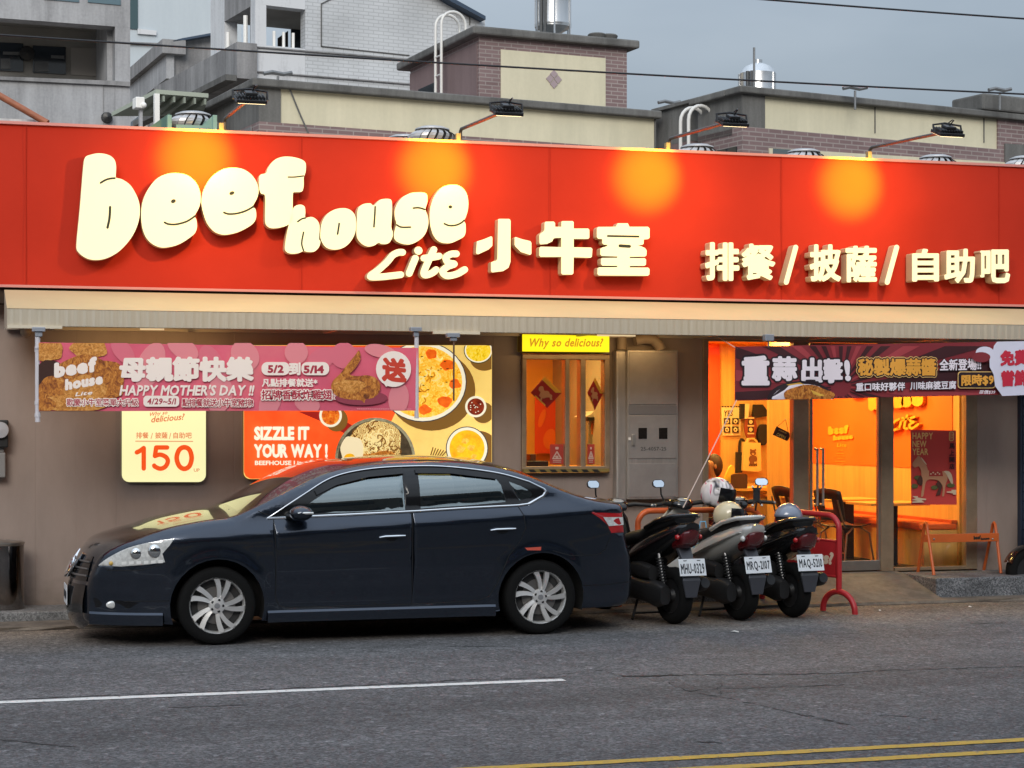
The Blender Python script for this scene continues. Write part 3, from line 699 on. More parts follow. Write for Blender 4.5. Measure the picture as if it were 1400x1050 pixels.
# ================================================================== cream awning
YA0, YA1 = 16.6, 17.47
za_f, za_b = Zp(10,421.5,YA0), Zp(0,396,YA1); za_l = Zp(40,445.5,YA0)
aw = thing('awning', 'long cream awning with a pale ribbed valance below the red sign', 'awning', (4,YA0,za_l))
xa0, xa1 = Xp(9.5,YA0), 13.0
M_cream = mat('cream_canvas', (0.54,0.435,0.255), 0.7, nz=(1.5,0.08), bump=(3,0.08))
def valance():
    m = mat('valance_ribbed', (0.40,0.36,0.28), 0.6); t, b = nodes_of(m)
    tcn = t.nodes.new('ShaderNodeTexCoord'); mpn = t.nodes.new('ShaderNodeMapping'); mpn.inputs['Scale'].default_value = (16,1,0.6)
    n = t.nodes.new('ShaderNodeTexNoise'); n.inputs['Scale'].default_value = 2.2; n.inputs['Detail'].default_value = 6; t.links.new(tcn.outputs['Object'], mpn.inputs[0]); t.links.new(mpn.outputs[0], n.inputs['Vector'])
    r = t.nodes.new('ShaderNodeValToRGB'); r.color_ramp.elements[0].position = 0.3; r.color_ramp.elements[1].position = 0.75; r.color_ramp.elements[0].color = (0.43,0.38,0.29,1); r.color_ramp.elements[1].color = (0.50,0.45,0.365,1)
    t.links.new(n.outputs['Fac'], r.inputs[0]); t.links.new(r.outputs[0], b.inputs['Base Color'])
    return m
M_val = valance()
q = MB(); N = 60; vs = []
for i in range(N+1):
    x = xa0+(xa1-xa0)*i/N; sg = 0.006*math.sin(i*1.3)
    vs += [(x,YA0,za_f),(x,(YA0+YA1)/2,(za_f+za_b)/2+sg),(x,YA1,za_b)]
q.add(vs, [f for i in range(N) for f in ((3*i,3*i+3,3*i+4,3*i+1),(3*i+1,3*i+4,3*i+5,3*i+2))], M_cream); q.build('canvas', aw, smooth=True, fixn=False)
q = MB(); vs = []; N = 500
for i in range(N+1):
    x = xa0+(xa1-xa0)*i/N; y = YA0+0.004*math.sin(i*2.1)+0.003*mnoise.noise(Vector((i*.3,0,0)))
    vs += [(x,y,za_f-.004),(x,y,za_l)]
q.add(vs, [(2*i,2*i+1,2*i+3,2*i+2) for i in range(N)], M_val); q.build('valance', aw)
q = MB(); q.add([(xa0,YA0,za_f),(xa0,YA1,za_b),(xa0,YA1,za_l),(xa0,YA0,za_l)], [(0,1,2,3)], M_val); q.build('end_panel', aw)
q = MB(); q.add([(xa1,YA0,za_f),(xa1,YA1,za_b),(xa1,YA1,za_l),(xa1,YA0,za_l)], [(0,1,2,3)], M_val); q.build('end_panel', aw)
q = MB(); q.box(xa0+.02, xa1, YA0+.03, YA0+.07, za_l-.002, za_l+.04); q.box(xa0+.02, xa1, 17.7, 17.76, za_l+.02, za_l+.06)
k = 0
while xa0+.4+k*1.25 < xa1: q.box(xa0+.4+k*1.25, xa0+.44+k*1.25, YA0+.07, 17.7, za_l+.02, za_l+.05); k += 1
q.build('frame', aw, mat('awning_frame', (0.42,0.38,0.32), 0.5, 0.4))
for x0,x1 in ((10,85),(592,656)):
    q = MB(); a = P(x0,445.5,YA0-.012); b = P(x1,445.5,YA0-.012); zc = za_l
    q.box(a.x, b.x, YA0-.02, YA0+.02, zc-.022, zc+.004); q.build('batten', aw, mat('batten_cream', (0.62,0.56,0.44), 0.5))
# tube lamps under the awning that wash the wall
for i, (x0, x1, y) in enumerate(((190,226,450),(815,870,463))):
    YL_ = 17.1; a = P(x0, y, YL_); b = P(x1, y-4, YL_); zz = za_l+0.01
    t = thing('tube_lamp', ('short warm tube lamp under the awning above the left banner','warm tube lamp under the awning right of the yellow light box')[i], 'lamp', (a.x,YL_,zz))
    q = MB(); q.box(a.x, b.x, YL_-.03, YL_+.03, zz+.012, zz+.04, M_steel); q.build('housing', t, bevel=0.004)
    q = MB(); q.cyl((a.x+.01,YL_,zz), (b.x-.01,YL_,zz), 0.008, 10, mat('tube_dim', (0.8,0.66,0.45), 0.4, emit=(1,0.75,0.42), es=0.5)); q.build('tube', t, smooth=True)
    ld = bpy.data.lights.new('tube_light','AREA'); ld.shape = 'RECTANGLE'; ld.size = b.x-a.x+1.2; ld.size_y = 0.06; ld.energy = 3.5; ld.color = (1,0.60,0.22)
    lo = bpy.data.objects.new('tube_lamp_light', ld); COL.objects.link(lo); lo.parent = t; lo.location = ((b.x-a.x)/2,0.02,-.03); lo.rotation_euler = (R(38),0,0)
# ================================================================== floodlights on arms above the sign
M_flood = mat('floodlight_black', (0.018,0.018,0.02), 0.4, 0.2)
M_arm = mat('galvanised_arm', (0.10,0.09,0.085), 0.5, 0.4)
roots = [Xp(308,YG+.1), Xp(631,YG+.1), Xp(917,YG+.1), Xp(1192,YG+.1)]
st = (roots[3]-roots[0])/3
fl_lab = ['black floodlight on its arm, leftmost of the four over the sign','black floodlight on its arm above the u of the sign lettering','black floodlight on its arm beside the hooped roof ladder','black floodlight on its arm, rightmost of the four over the sign']
zroot = zs1+.03
for i in range(4):
    x = roots[i]; ya = 16.05; za = zroot+0.06
    t = thing('floodlight', fl_lab[i], 'floodlight', (x, YG+.1, zroot), 'floodlights over the sign')
    q = MB(); q.tube([(x,YG+.14,zroot-.1),(x,YG+.14,zroot+.10),(x,YG+.1,zroot+.12),(x,ya+.12,za)], 0.017, 10, M_arm); q.box(x-.05,x+.05,YG+.10,YG+.18,zroot-.03,zroot+.0,M_arm); q.box(x-.06,x-.02,YG+.06,YG+.12,zroot,zroot+.07,mat('junction_amber',(0.5,0.33,0.12),0.5)); q.build('arm', t, smooth=True)
    tilt = Matrix.Translation((x, ya, za-.005)) @ Matrix.Rotation(R(20), 4, 'X')
    h = MB(); h.box(-.13,.13,-.10,.10,-.032,0.0); 
    for k in range(9): h.box(-.12+k*.028,-.108+k*.028,-.085,.085,0.0,.028)
    h.box(-.05,.05,-.06,.06,.028,.055)
    h.v = [tilt @ v for v in h.v]; h.build('lamp_head', t, M_flood, bevel=0.006)
    h = MB(); h.box(-.115,.115,-.085,.085,-.036,-.0325); h.v = [tilt @ v for v in h.v]
    h.build('lens', t, mat('flood_lens', (0.8,0.75,0.6), 0.2, emit=(1,0.75,0.4), es=3.0))
    h = MB(); h.tube([tilt @ Vector(p) for p in ((-.145,0,-.015),(-.145,.04,.05),(-.0,.09,.06),(.145,.04,.05),(.145,0,-.015))], 0.011, 6); h.tube([tilt @ Vector(p) for p in ((.02,.03,.05),(.03,-.02,.11),(.06,.06,.1),(.03,.1,.05))], 0.006, 6); h.build('bracket', t, M_flood, smooth=True)
    for (e, ang, tz, nm, bl, colr) in ((900, 32, zs1-.25, 'flood_beam', 1.0, (1.0,0.68,0.015)), (42, 74, zs1-.45, 'flood_halo', 1.0, (1.0,0.55,0.10)), (50, 140, zs1-.95, 'flood_spill', 0.9, (1.0,0.66,0.24))):
        ld = bpy.data.lights.new(nm, 'SPOT'); ld.energy = e; ld.spot_size = R(ang); ld.spot_blend = bl; ld.color = colr; ld.shadow_soft_size = 0.06
        lo = bpy.data.objects.new(nm, ld); COL.objects.link(lo); lo.parent = t
        p = Vector((x, ya+.0, za-.15)); tgt = Vector((x-.28, YG, tz)); lo.location = p-Vector((x,YG+.1,zroot))
        lo.rotation_euler = (tgt-p).to_track_quat('-Z','Y').to_euler()
# ================================================================== printed and lit graphics on the front
def c8(r, g, b): return tuple((c/255/12.92 if c <= 10 else ((c/255+0.055)/1.055)**2.4) for c in (r, g, b))
def printmat(name, stops, scale=40, kind='noise', glow=0.0, stretch=(1,1,1), rough=0.6, detail=6, dist=0.0):
    """a printed picture surface: texture value -> colours; glow > 0 makes it a backlit print"""
    m = mat(name, stops[0][1], rough); t, b = nodes_of(m)
    tcn = t.nodes.new('ShaderNodeTexCoord'); mpn = t.nodes.new('ShaderNodeMapping'); mpn.inputs['Scale'].default_value = stretch
    t.links.new(tcn.outputs['Object'], mpn.inputs[0])
    if kind == 'wave':
        n = t.nodes.new('ShaderNodeTexWave'); n.inputs['Scale'].default_value = scale; n.inputs['Distortion'].default_value = dist; n.inputs['Detail'].default_value = 3; n.inputs['Detail Scale'].default_value = 1.4; o = n.outputs['Fac']
    elif kind == 'voronoi':
        n = t.nodes.new('ShaderNodeTexVoronoi'); n.inputs['Scale'].default_value = scale; o = n.outputs['Distance']
    else:
        n = t.nodes.new('ShaderNodeTexNoise'); n.inputs['Scale'].default_value = scale; n.inputs['Detail'].default_value = detail; n.inputs['Roughness'].default_value = 0.65; n.inputs['Distortion'].default_value = dist; o = n.outputs['Fac']
    t.links.new(mpn.outputs[0], n.inputs['Vector'])
    r = t.nodes.new('ShaderNodeValToRGB'); e = r.color_ramp.elements
    e[0].position, e[1].position = stops[0][0], stops[-1][0]
    e[0].color, e[1].color = (*stops[0][1],1), (*stops[-1][1],1)
    for p, c in stops[1:-1]: x = e.new(p); x.color = (*c,1)
    t.links.new(o, r.inputs[0]); t.links.new(r.outputs[0], b.inputs['Base Color'])
    if glow:
        t.links.new(r.outputs[0], b.inputs['Emission Color']); b.inputs['Emission Strength'].default_value = glow
    return m
def glowm(name, rgb, k=0.62):
    c = c8(*rgb); return mat(name, tuple(x*0.35 for x in c), 0.4, emit=c, es=k)
def flatm(name, rgb, k=1.0, rough=0.7): return mat(name, tuple(x*k for x in c8(*rgb)), rough)
class Print:
    """flat printed layers on one plane Y; every layer 2 mm in front of the one before"""
    def __init__(s, Y, step=0.002): s.Y = Y; s.k = 0; s.step = step; s.mb = {}
    def lay(s, part, tris, m, up=1):
        s.k += up; s.mb.setdefault(part, MB()).flat(tris, onY(s.Y-s.step*s.k), m); return s
    def text(s, part, st, box, m, bold=0.03, halo=None, hm=None, sk=0.0, rise=0.0, res=2, track=0.0, halo2=None, h2m=None):
        x0,y0,x1,y1 = box
        base = text(st, bold, res, track); v = base[0]
        u0,u1 = min(p[0] for p in v),max(p[0] for p in v); w0,w1 = min(p[1] for p in v),max(p[1] for p in v)
        def place(tr):
            o = []
            for p in tr[0]:
                a = (p[0]-u0)/(u1-u0); c = (p[1]-w0)/(w1-w0); o.append((x0+(x1-x0)*a+sk*c, y1+(y0-y1)*c-rise*a))
            return o, tr[1], tr[2]
        if halo2: s.lay(part, place(text(st, halo2, 1, track)), h2m)
        if halo: s.lay(part, place(text(st, halo, 1, track)), hm)
        s.lay(part, place(base), m)
    def build(s, parent): return {k: b.build(k, parent, fixn=False) for k, b in s.mb.items()}
def clip_rect(pts, x0, y0, x1, y1):
    for ax, lim, sg in ((0,x0,1),(0,x1,-1),(1,y0,1),(1,y1,-1)):
        o = []
        for i in range(len(pts)):
            a, b = pts[i-1], pts[i]; da, db = (a[ax]-lim)*sg, (b[ax]-lim)*sg
            if (da >= 0) != (db >= 0):
                t = da/(da-db); o.append((a[0]+(b[0]-a[0])*t, a[1]+(b[1]-a[1])*t))
            if db >= 0: o.append(b)
        pts = o
        if not pts: break
    return pts
def blob(cx, cy, rx, ry, seed, rough=0.18, n=26):
    rnd = random.Random(seed); ph = [rnd.uniform(0,6.28) for _ in range(4)]
    return [(cx+rx*(1+rough*(0.5*math.sin(2*a+ph[0])+0.4*math.sin(3*a+ph[1])+0.3*math.sin(5*a+ph[2])))*math.cos(a), cy+ry*(1+rough*(0.5*math.sin(3*a+ph[3])+0.4*math.sin(4*a+ph[1])))*math.sin(a)) for a in (2*math.pi*i/n for i in range(n))]
# ------------------------------------------------------------------ wall signs (backlit boxes)
def lightbox(t, outline, Y0, Y1, mface, mside, part='face'):
    b = MB(); b.solid(union([outline]), onY(Y0), (0,Y1-Y0,0), mface, mside); return b.build(part, t)
YB = YW-0.075
M_boxside = mat('sign_case_green', (0.05,0.085,0.03), 0.5)
ps = thing('price_sign', 'glowing pale yellow price sign reading 150 with rounded lower corners on the taupe wall', 'sign', P(224,660,YB))
M_py = glowm('sign_pale_yellow', (250,246,184), 0.66)
lightbox(ps, [(166.5,520),(281.5,521),(281.5,649)]+[(281.5-10+10*math.cos(a),649+10*math.sin(a)) for a in (R(20),R(45),R(70),R(90))]+[(176.5-10*math.sin(a),649+10*math.cos(a)) for a in (0,R(20),R(45),R(70),R(90))], YB, YW-.004, M_py, M_boxside)
M_or = glowm('sign_orange_print', (252,88,28), 0.6); M_or2 = glowm('sign_soft_orange', (226,120,70), 0.6)
pr = Print(YB)
pr.text('lettering', 'Why so', (203,564,228,571), M_or2, 0.02, sk=2, rise=3); pr.text('lettering', 'delicious?', (206,569,251,578), M_or2, 0.02, sk=2, rise=4)
pr.text('lettering', '排餐', (186,591,203,599.5), M_or2, 0.015); pr.text('lettering', '/', (206,592,209,600), M_or2, 0.005); pr.text('lettering', '披薩', (212,591,229,599.5), M_or2, 0.015); pr.text('lettering', '/', (231,592,234,600), M_or2, 0.005); pr.text('lettering', '自助吧', (237,591,262,599.5), M_or2, 0.015)
pr.lay('lettering', poly([(185,602.6),(264,603),(264,604),(185,603.7)]), M_or2)
pr.lay('lettering', strokes([smooth2([(187,618.5),(192,616),(196.5,612.5)],3,False)+[(196.5,640.5)]], 3.1, 10), M_or)
pr.lay('lettering', strokes([[(228.5,611.8),(213.5,611.8),(211.8,623.5)]+smooth2([(211.8,623.5),(219,621.5),(227,625),(229.5,631),(226,638),(219,640.8),(212,638),(210.8,636.5)],4,False)], 3.1, 10), M_or)
pr.lay('lettering', strokes([smooth2([(252,611.5),(259,615),(262,626),(259,637),(252,641),(245,637),(241.5,626),(245,615)],5)+[(252,611.5)]], 3.3, 10), M_or)
pr.text('lettering', 'UP', (265,640.5,273,645), M_or2, 0.01)
pr.build(ps)
# yellow "Why so delicious?" box over the takeaway window
ys = thing('yellow_light_box', 'glowing yellow light box with slanted orange words over the takeaway window', 'sign', P(773,482,YW-.16))
lightbox(ys, [(714,457),(833,459.3),(833,481.5),(714,480.5)], YW-.16, YW-.004, glowm('yellow_face',(255,238,8),0.7), mat('yellow_case',(0.32,0.2,0.02),0.5))
pr = Print(YW-.16); pr.text('lettering', 'Why so delicious?', (721,462.5,822,477.5), glowm('amber_print',(214,150,0),0.5), 0.03, sk=3.5, track=0.03); pr.build(ys)
# menu billboard with food
YM = YW-0.07
mb_ = thing('menu_billboard', 'backlit food billboard with plates of noodles and pasta reading SIZZLE IT YOUR WAY', 'billboard', P(500,655,YM))
BX0,BY0,BX1,BY1 = 333,472,672.5,655
ol = rrect(BX0,BY0,BX1,BY1,9)
G_ = 0.60
M_tan = printmat('board_tan', [(0.3,c8(232,196,104)),(0.7,c8(246,214,120))], 3, glow=G_)
lightbox(mb_, ol, YM, YW-.004, M_tan, mat('board_case',(0.25,0.10,0.03),0.5))
pr = Print(YM, 0.0004)
def C(p): return clip_rect(p, BX0+.5, BY0+.5, BX1-.5, BY1-.5)
pr.lay('picture', union([[(342,472.5),(560,472.5),(548,548),(535,576),(520,610),(500,654.5),(342,654.5),(336,651),(333.5,645),(333.5,480)]]), printmat('board_orange', [(0.3,c8(244,74,20)),(0.7,c8(255,98,38))], 2.5, glow=G_))
M_dred = glowm('board_deep_red', (176,34,24), 0.5)
pr.lay('picture', union([[(408,563),(438,563),(470,575),(486,584),(470,592),(448,580)]]), M_dred)
M_shadow = glowm('board_brown', (150,106,44), 0.45)
def plate(cx, cy, rx, ry, rim, rimc, fill, sh=(10,10), rim2=None):
    pr.lay('picture', union([C(ell(cx+sh[0],cy+sh[1],rx,ry,36))]), M_shadow)
    pr.lay('picture', union([C(ell(cx,cy,rx,ry,36))]), rimc)
    if rim2: pr.lay('picture', union([C(ell(cx,cy,rx-1.2,ry-1.2,36))]), rim2)
    pr.lay('picture', union([C(ell(cx,cy,rx-rim,ry-rim,36))]), fill)
M_navy = glowm('plate_navy', (60,56,74), 0.4); M_cr = glowm('plate_cream', (252,244,214), 0.62); M_grey = printmat('stone_plate', [(0.3,c8(96,92,66)),(0.7,c8(176,170,136))], 18, glow=0.5)
M_pasta = printmat('pasta_print', [(0.28,c8(206,120,20)),(0.42,c8(252,180,30)),(0.58,c8(255,214,90)),(0.75,c8(255,236,160))], 24, glow=0.6, dist=1.6)
M_soup = printmat('soup_print', [(0.3,c8(226,146,10)),(0.6,c8(250,192,24))], 9, glow=0.6)
M_sauce = printmat('sauce_print', [(0.35,c8(90,18,8)),(0.6,c8(150,50,18))], 40, glow=0.5)
M_stew = printmat('stew_print', [(0.3,c8(150,50,10)),(0.5,c8(232,110,20)),(0.7,c8(250,190,70))], 30, glow=0.55)
M_noodle = printmat('noodle_print', [(0.1,c8(120,70,24)),(0.35,c8(214,160,60)),(0.7,c8(252,226,150))], 26, kind='wave', dist=14, glow=0.55)
M_meat = printmat('fried_meat_print', [(0.3,c8(120,62,22)),(0.5,c8(200,120,40)),(0.7,c8(240,180,90))], 26, glow=0.5, dist=1.5)
M_egg = glowm('egg_white', (255,236,190), 0.6); M_yolk = glowm('egg_yolk', (255,184,20), 0.65); M_tom = printmat('tomato_print', [(0.3,c8(222,84,14)),(0.7,c8(255,120,30))], 20, glow=0.6); M_green = glowm('herb_green', (70,64,20), 0.4)
M_corn = printmat('corn_print', [(0.25,c8(150,120,10)),(0.45,c8(246,206,20)),(0.7,c8(255,238,110))], 34, kind='noise', glow=0.6, dist=1)
plate(578,522,60,55,6,M_navy,M_pasta,(12,12),M_cr)
rnd = random.Random(3)
for k in range(46):
    a = rnd.uniform(0,6.28); r = rnd.uniform(4,44); x,y = 578+r*math.cos(a), 520+r*.92*math.sin(a); b = rnd.uniform(0,3.14)
    pts = smooth2([(x,y),(x+5*math.cos(b),y+5*math.sin(b)),(x+9*math.cos(b+.7),y+9*math.sin(b+.7))],3,False)
    pr.lay('picture', strokes([pts], rnd.uniform(.7,1.3), 6), (glowm('pasta_light',(255,230,140),0.6) if k%3 else glowm('pasta_amber',(226,150,30),0.55)), up=0 if k%4 else 1)
for i,(x,y,r) in enumerate(((590,484,8),(612,499,9),(622,525,8),(608,549,9),(581,560,8),(560,505,7),(566,540,6))): pr.lay('picture', union([blob(x,y,r,r*.85,i,.2)]), M_tom)
for i in range(16):
    a = rnd.uniform(0,6.28); r = rnd.uniform(5,42); x,y = 578+r*math.cos(a),520+r*.9*math.sin(a); pr.lay('picture', union([blob(x,y,1.8,.7,i+40,.3,8)]), M_green, up=0 if i else 1)
plate(654,479,20,18,3,M_green,M_corn,(8,10),M_cr)
plate(650.5,556,14.5,14.5,3,M_cr,M_sauce,(10,8))
for i in range(11):
    a=rnd.uniform(0,6.28); r=rnd.uniform(0,9); pr.lay('picture', union([ell(650.5+r*math.cos(a),556+r*math.sin(a),.9,.7,8)]), M_cr, up=0 if i else 1)
plate(638.5,613,29,30,5,M_navy,M_soup,(16,6),M_cr)
for i,(x,y,r) in enumerate(((636,603,5),(630,614,6),(644,612,5),(648,624,4))): pr.lay('picture', union([blob(x,y,r,r*.8,i+9,.25)]), printmat('tofu_print', [(0.3,c8(214,140,20)),(0.7,c8(255,214,90))], 30, glow=0.55))
plate(452,568,15.5,16,3.2,M_cr,M_stew,(8,6))
pr.lay('picture', union([C(ell(513,628,55,57,44))]), M_grey); pr.lay('picture', union([C(ell(513,628,51,53,44))]), printmat('iron_plate', [(0.3,c8(44,34,22)),(0.7,c8(98,84,60))], 14, glow=0.4))
pr.lay('picture', union([C(blob(512,612,40,36,5,.12))]), M_noodle)
for k in range(70):
    a = rnd.uniform(0,6.28); r = rnd.uniform(0,31); x,y = 514+r*math.cos(a), 606+r*.8*math.sin(a); b = rnd.uniform(0,6.28)
    pts = smooth2([(x,y),(x+5*math.cos(b),y+5*math.sin(b)),(x+7*math.cos(b+1.1),y+7*math.sin(b+1.1)),(x+6*math.cos(b+2),y+8*math.sin(b+2))],3,False)
    pr.lay('picture', strokes([pts], .75, 5), glowm('noodle_light',(255,232,160),0.6) if k%3 else glowm('noodle_brown',(150,96,36),0.45), up=0 if k%5 else 1)
pr.lay('picture', union([C(blob(517,632,34,15,8,.2))]), M_meat); pr.lay('picture', union([blob(482,616,17,20,6,.18)]), M_egg); pr.lay('picture', union([ell(478,627,8,7,18)]), M_yolk)
for k in range(6): pr.lay('picture', strokes([[(588+k*3,625),(592+k*3.6,612+k)]], .8, 5), M_shadow, up=0 if k else 1)
M_crl = glowm('board_cream_letters', (255,250,222), 0.66)
pr.text('lettering','SIZZLE IT',(347.5,583,423,602),M_crl,0.055); pr.text('lettering','YOUR WAY !',(347.5,607,448,626),M_crl,0.055)
pr.text('lettering','BEEFHOUSE Lite 小牛室',(348.5,628.5,449,636.5),M_crl,0.03)
pr.build(mb_)
# ------------------------------------------------------------------ pink banner on poles
YP = 16.52
bn = thing('pink_banner', 'long pink cloth banner with fried chicken wishing a happy Mothers Day, hung under the awning', 'banner', P(52,562,YP))
def bq(u, v):                 # u 0..520 along, v 0..1 down, in photo pixels
    return 52+u, 468+u*0.0148+v*(94.2-u*0.0165)
M_pink = printmat('pink_cloth', [(0.3,c8(206,80,106)),(0.55,c8(226,100,124)),(0.75,c8(230,122,130))], 0.9, rough=0.75)
q = MB(); N = 60; vs = []
for i in range(N+1):
    for j in range(5):
        p = P(*bq(520*i/N, j/4), YP); p.y += 0.003*math.sin(i*.5+j)+0.003; vs.append(p)
q.add(vs, [(i*5+j,(i+1)*5+j,(i+1)*5+j+1,i*5+j+1) for i in range(N) for j in range(4)], M_pink); q.build('cloth', bn, smooth=True)
pr = Print(YP-.004, 0.0005)
def BC(p): return clip_rect(p, 53, 469, 571, 561.5)
M_petal = flatm('petal_pink', (230,138,146)); M_petal2 = flatm('petal_rose', (222,112,130))
rnd = random.Random(11)
for i,(x,y,rx,ry,a) in enumerate(((168,480,22,12,.9),(205,500,18,34,.4),(250,476,24,14,.6),(290,500,16,30,-.4),(335,486,22,18,.9),(405,482,16,16,.2),(440,490,20,14,-.4),(420,552,18,12,.3),(370,548,14,26,.4),(470,486,18,18,.5),(545,545,14,22,.1),(300,540,18,26,.2),(150,520,16,26,.1),(520,480,22,9,.2))):
    pr.lay('petal_print', union([BC(ell(x,y,rx,ry,22,a))]), M_petal if i%3 else M_petal2, up=0 if i%2 else 1)
M_chick = printmat('fried_chicken_print', [(0.26,c8(58,24,8)),(0.42,c8(142,74,22)),(0.55,c8(196,122,42)),(0.72,c8(226,164,84))], 30, dist=1.2, rough=0.7, stretch=(1,1,.7))
M_chick2 = printmat('fried_chicken_print_pale', [(0.26,c8(120,60,18)),(0.5,c8(206,136,54)),(0.72,c8(238,186,110))], 26, dist=1.6, rough=0.7)
M_chsh = flatm('chicken_shadow', (58,26,14))
for i,(x,y,rx,ry,a,m) in enumerate(((66,478,22,16,.2,M_chick2),(122,476,24,15,-.1,M_chick2),(100,520,34,18,.1,M_chsh),(68,520,20,30,.2,M_chsh),(118,508,40,22,-.2,M_chick),(72,534,22,20,.4,M_chick),(150,520,22,28,.2,M_chick),(116,532,28,18,-.3,M_chick2),(100,551,44,13,0,M_chick2),(62,554,14,10,0,M_chick))):
    pr.lay('chicken_picture', union([BC(blob(x,y,rx,ry,i,.16))]), m)
M_bcr = flatm('banner_cream', (250,236,226)); M_bred = flatm('banner_crimson', (176,44,66))
def mini_logo(pr, part, x0, y0, x1, y1, m, hm=None, lite=True, stack=True):
    W, H = x1-x0, y1-y0
    for wd, (a,b,c,d), ri, bo in (('beef',(0,.18,.86,.56),.16,.08),('house',(.22,.58,.98,.86),.16,.075)):
        pr.text(part, wd, (x0+a*W, y0+b*H, x0+c*W, y0+d*H), m, bo, rise=ri*H, track=0.06, halo=bo+.09 if hm else None, hm=hm)
    if lite: pr.text(part, 'Lite', (x0+.42*W, y0+.90*H, x0+.76*W, y1), m, 0.03, rise=.05*H, sk=2)
mini_logo(pr, 'lettering', 74, 486, 142, 542, M_bcr)
pr.text('lettering','母親節快樂',(163,487.5,347,522),M_bcr,0.055)
pr.text('lettering',"HAPPY MOTHER'S DAY !!",(163,526,346,541),M_bcr,0.035,sk=2.5)
pr.text('lettering','歡慶小牛室菜單大升級',(91,545,189,555),M_bred,0.012,halo=0.12,hm=M_bcr)
pr.lay('lettering', union([rrect(196,541,245,556,5)]), M_bcr); pr.text('lettering','4/29~5/1',(201,544.5,240,553),M_bred,0.03,sk=1)
pr.text('lettering','點排餐就送小牛室豬排!',(249,545,346,556),M_bred,0.02,halo=0.11,hm=M_bcr)
for a,b in ((357.5,396),(412,450)): pr.lay('lettering', union([rrect(a,495,b,513,8)]), M_bcr)
pr.text('lettering','5/2',(366,499,388,510),M_bred,0.05); pr.text('lettering','5/14',(415,499.5,443,510.5),M_bred,0.05); pr.text('lettering','到',(395,495.5,411,513),M_bcr,0.05)
pr.text('lettering','凡點排餐就送*',(358,517.5,434,529),M_bcr,0.035)
pr.text('lettering','招牌香酥炸雞翅',(357.5,533,454,546.5),M_bred,0.025,halo=0.12,hm=M_bcr); pr.text('lettering','乙支',(455,538.5,468,546),M_bred,0.01,halo=0.1,hm=M_bcr)
pr.lay('wing_picture', union([ell(494,544,36,10,28)]), flatm('plate_shadow_rose',(150,60,78)))
pr.lay('wing_picture', union([smooth2([(491,479),(493,490),(486,503),(478,512),(490,514),(502,513),(514,517),(520,526),(518,537),(510,544),(500,546),(498,551),(493,547),(476,546),(460,541),(453,531),(455,521),(465,511),(476,497),(486,485)],3)]), M_chick)
pr.lay('wing_picture', union([blob(478,528,20,9,3,.2)]), M_chick2)
pr.lay('lettering', union([ell(538,504.5,24,24.5,30), [(520,518),(528,529),(534,524)]]), M_bcr); pr.text('lettering','送',(522,488,556,521),flatm('banner_red',(206,62,40)),0.06,rise=-3)
for k in range(30): pr.lay('lettering', poly([(488+k*2.5,558.2+k*.01),(489.9+k*2.5,558.2+k*.01),(489.9+k*2.5,559.8),(488+k*2.5,559.8)]), M_petal, up=0 if k else 1)
pr.build(bn)
M_pole = mat('white_plastic_pole', (0.62,0.60,0.64), 0.4); M_brk = mat('grey_bracket', (0.33,0.36,0.42), 0.4, 0.4)
q = MB(); q.tube([P(51.5,458,YP+.02),P(51.5,577,YP+.02)],0.022,12,M_pole); q.build('pole', bn, smooth=True)
q = MB(); q.tube([P(569.5,459,YP+.02),P(569.5,572,YP+.02)],0.02,12,M_pole); q.build('pole', bn, smooth=True)
q = MB()
for y in (474,476,548,565): q.tube([P(51.5,y,YP+.02),P(51.5,y+5,YP+.02)],0.026,12,M_pole)
q.build('pole_clip', bn)
for x0,x1 in ((44,62),(562,577)):
    q = MB(); q.bbox_px(x0,447,x1,453,YP-.03,YP+.06,M_brk); q.bbox_px(x0+4,453.2,x1-4,460,YP-.01,YP+.04,M_brk); q.build('bracket', bn, bevel=.004)
t = thing('hanging_rod', 'thin bare metal rod hanging from the awning in front of the food billboard', 'rod', P(620,548,YP))
q = MB(); q.tube([P(620.5,463,YP),P(620.3,548,YP)],0.0085,8,mat('rod_steel',(0.16,0.10,0.07),0.4,0.6)); q.build('rod', t, smooth=True)
q = MB(); q.bbox_px(612,455,629,461,YP-.03,YP+.05,M_brk); q.bbox_px(616,461.2,625,466,YP-.015,YP+.03,M_brk); q.build('bracket', t, bevel=.004)
# ------------------------------------------------------------------ dark red banner
YQ = 16.5
b2 = thing('dark_red_banner', 'dark red sunburst cloth banner with white and gold Chinese lettering hung before the shopfront', 'banner', P(1005,548,YQ))
UX = 440.0
def b2q(u, v): return 1005+u, (474-0.019*u)+v*(74-0.004*u)
M_dred2 = mat('banner_dark_red', c8(126,36,46), 0.6); M_ray = mat('banner_ray', c8(58,16,24), 0.6); M_ray2 = mat('banner_ray_light', c8(158,56,64), 0.6)
q = MB(); vs = []; N = 50
def wav(u, v): return 0.010*math.sin(u*.045+v)+0.003*math.sin(u*.10+2*v)
for i in range(N+1):
    for j in range(5):
        u, v = UX*i/N, j/4; p = P(*b2q(u,v), YQ); p.y += wav(u,v); vs.append(p)
q.add(vs, [(i*5+j,(i+1)*5+j,(i+1)*5+j+1,i*5+j+1) for i in range(N) for j in range(4)], M_dred2); q.build('cloth', b2, smooth=True)
class Print2(Print):
    def lay(s, part, tris, m, up=1):
        s.k += up
        def fn(x, y):
            u = x-1005; v = (y-(474-0.019*u))/(74-0.004*u); p = P(x, y, YQ); p.y += wav(u, v)-0.003-s.step*s.k; return p
        s.mb.setdefault(part, MB()).flat(tris, fn, m); return s
pr = Print2(YQ, 0.0012)
cx, cy = 1150, 528
nr = 30
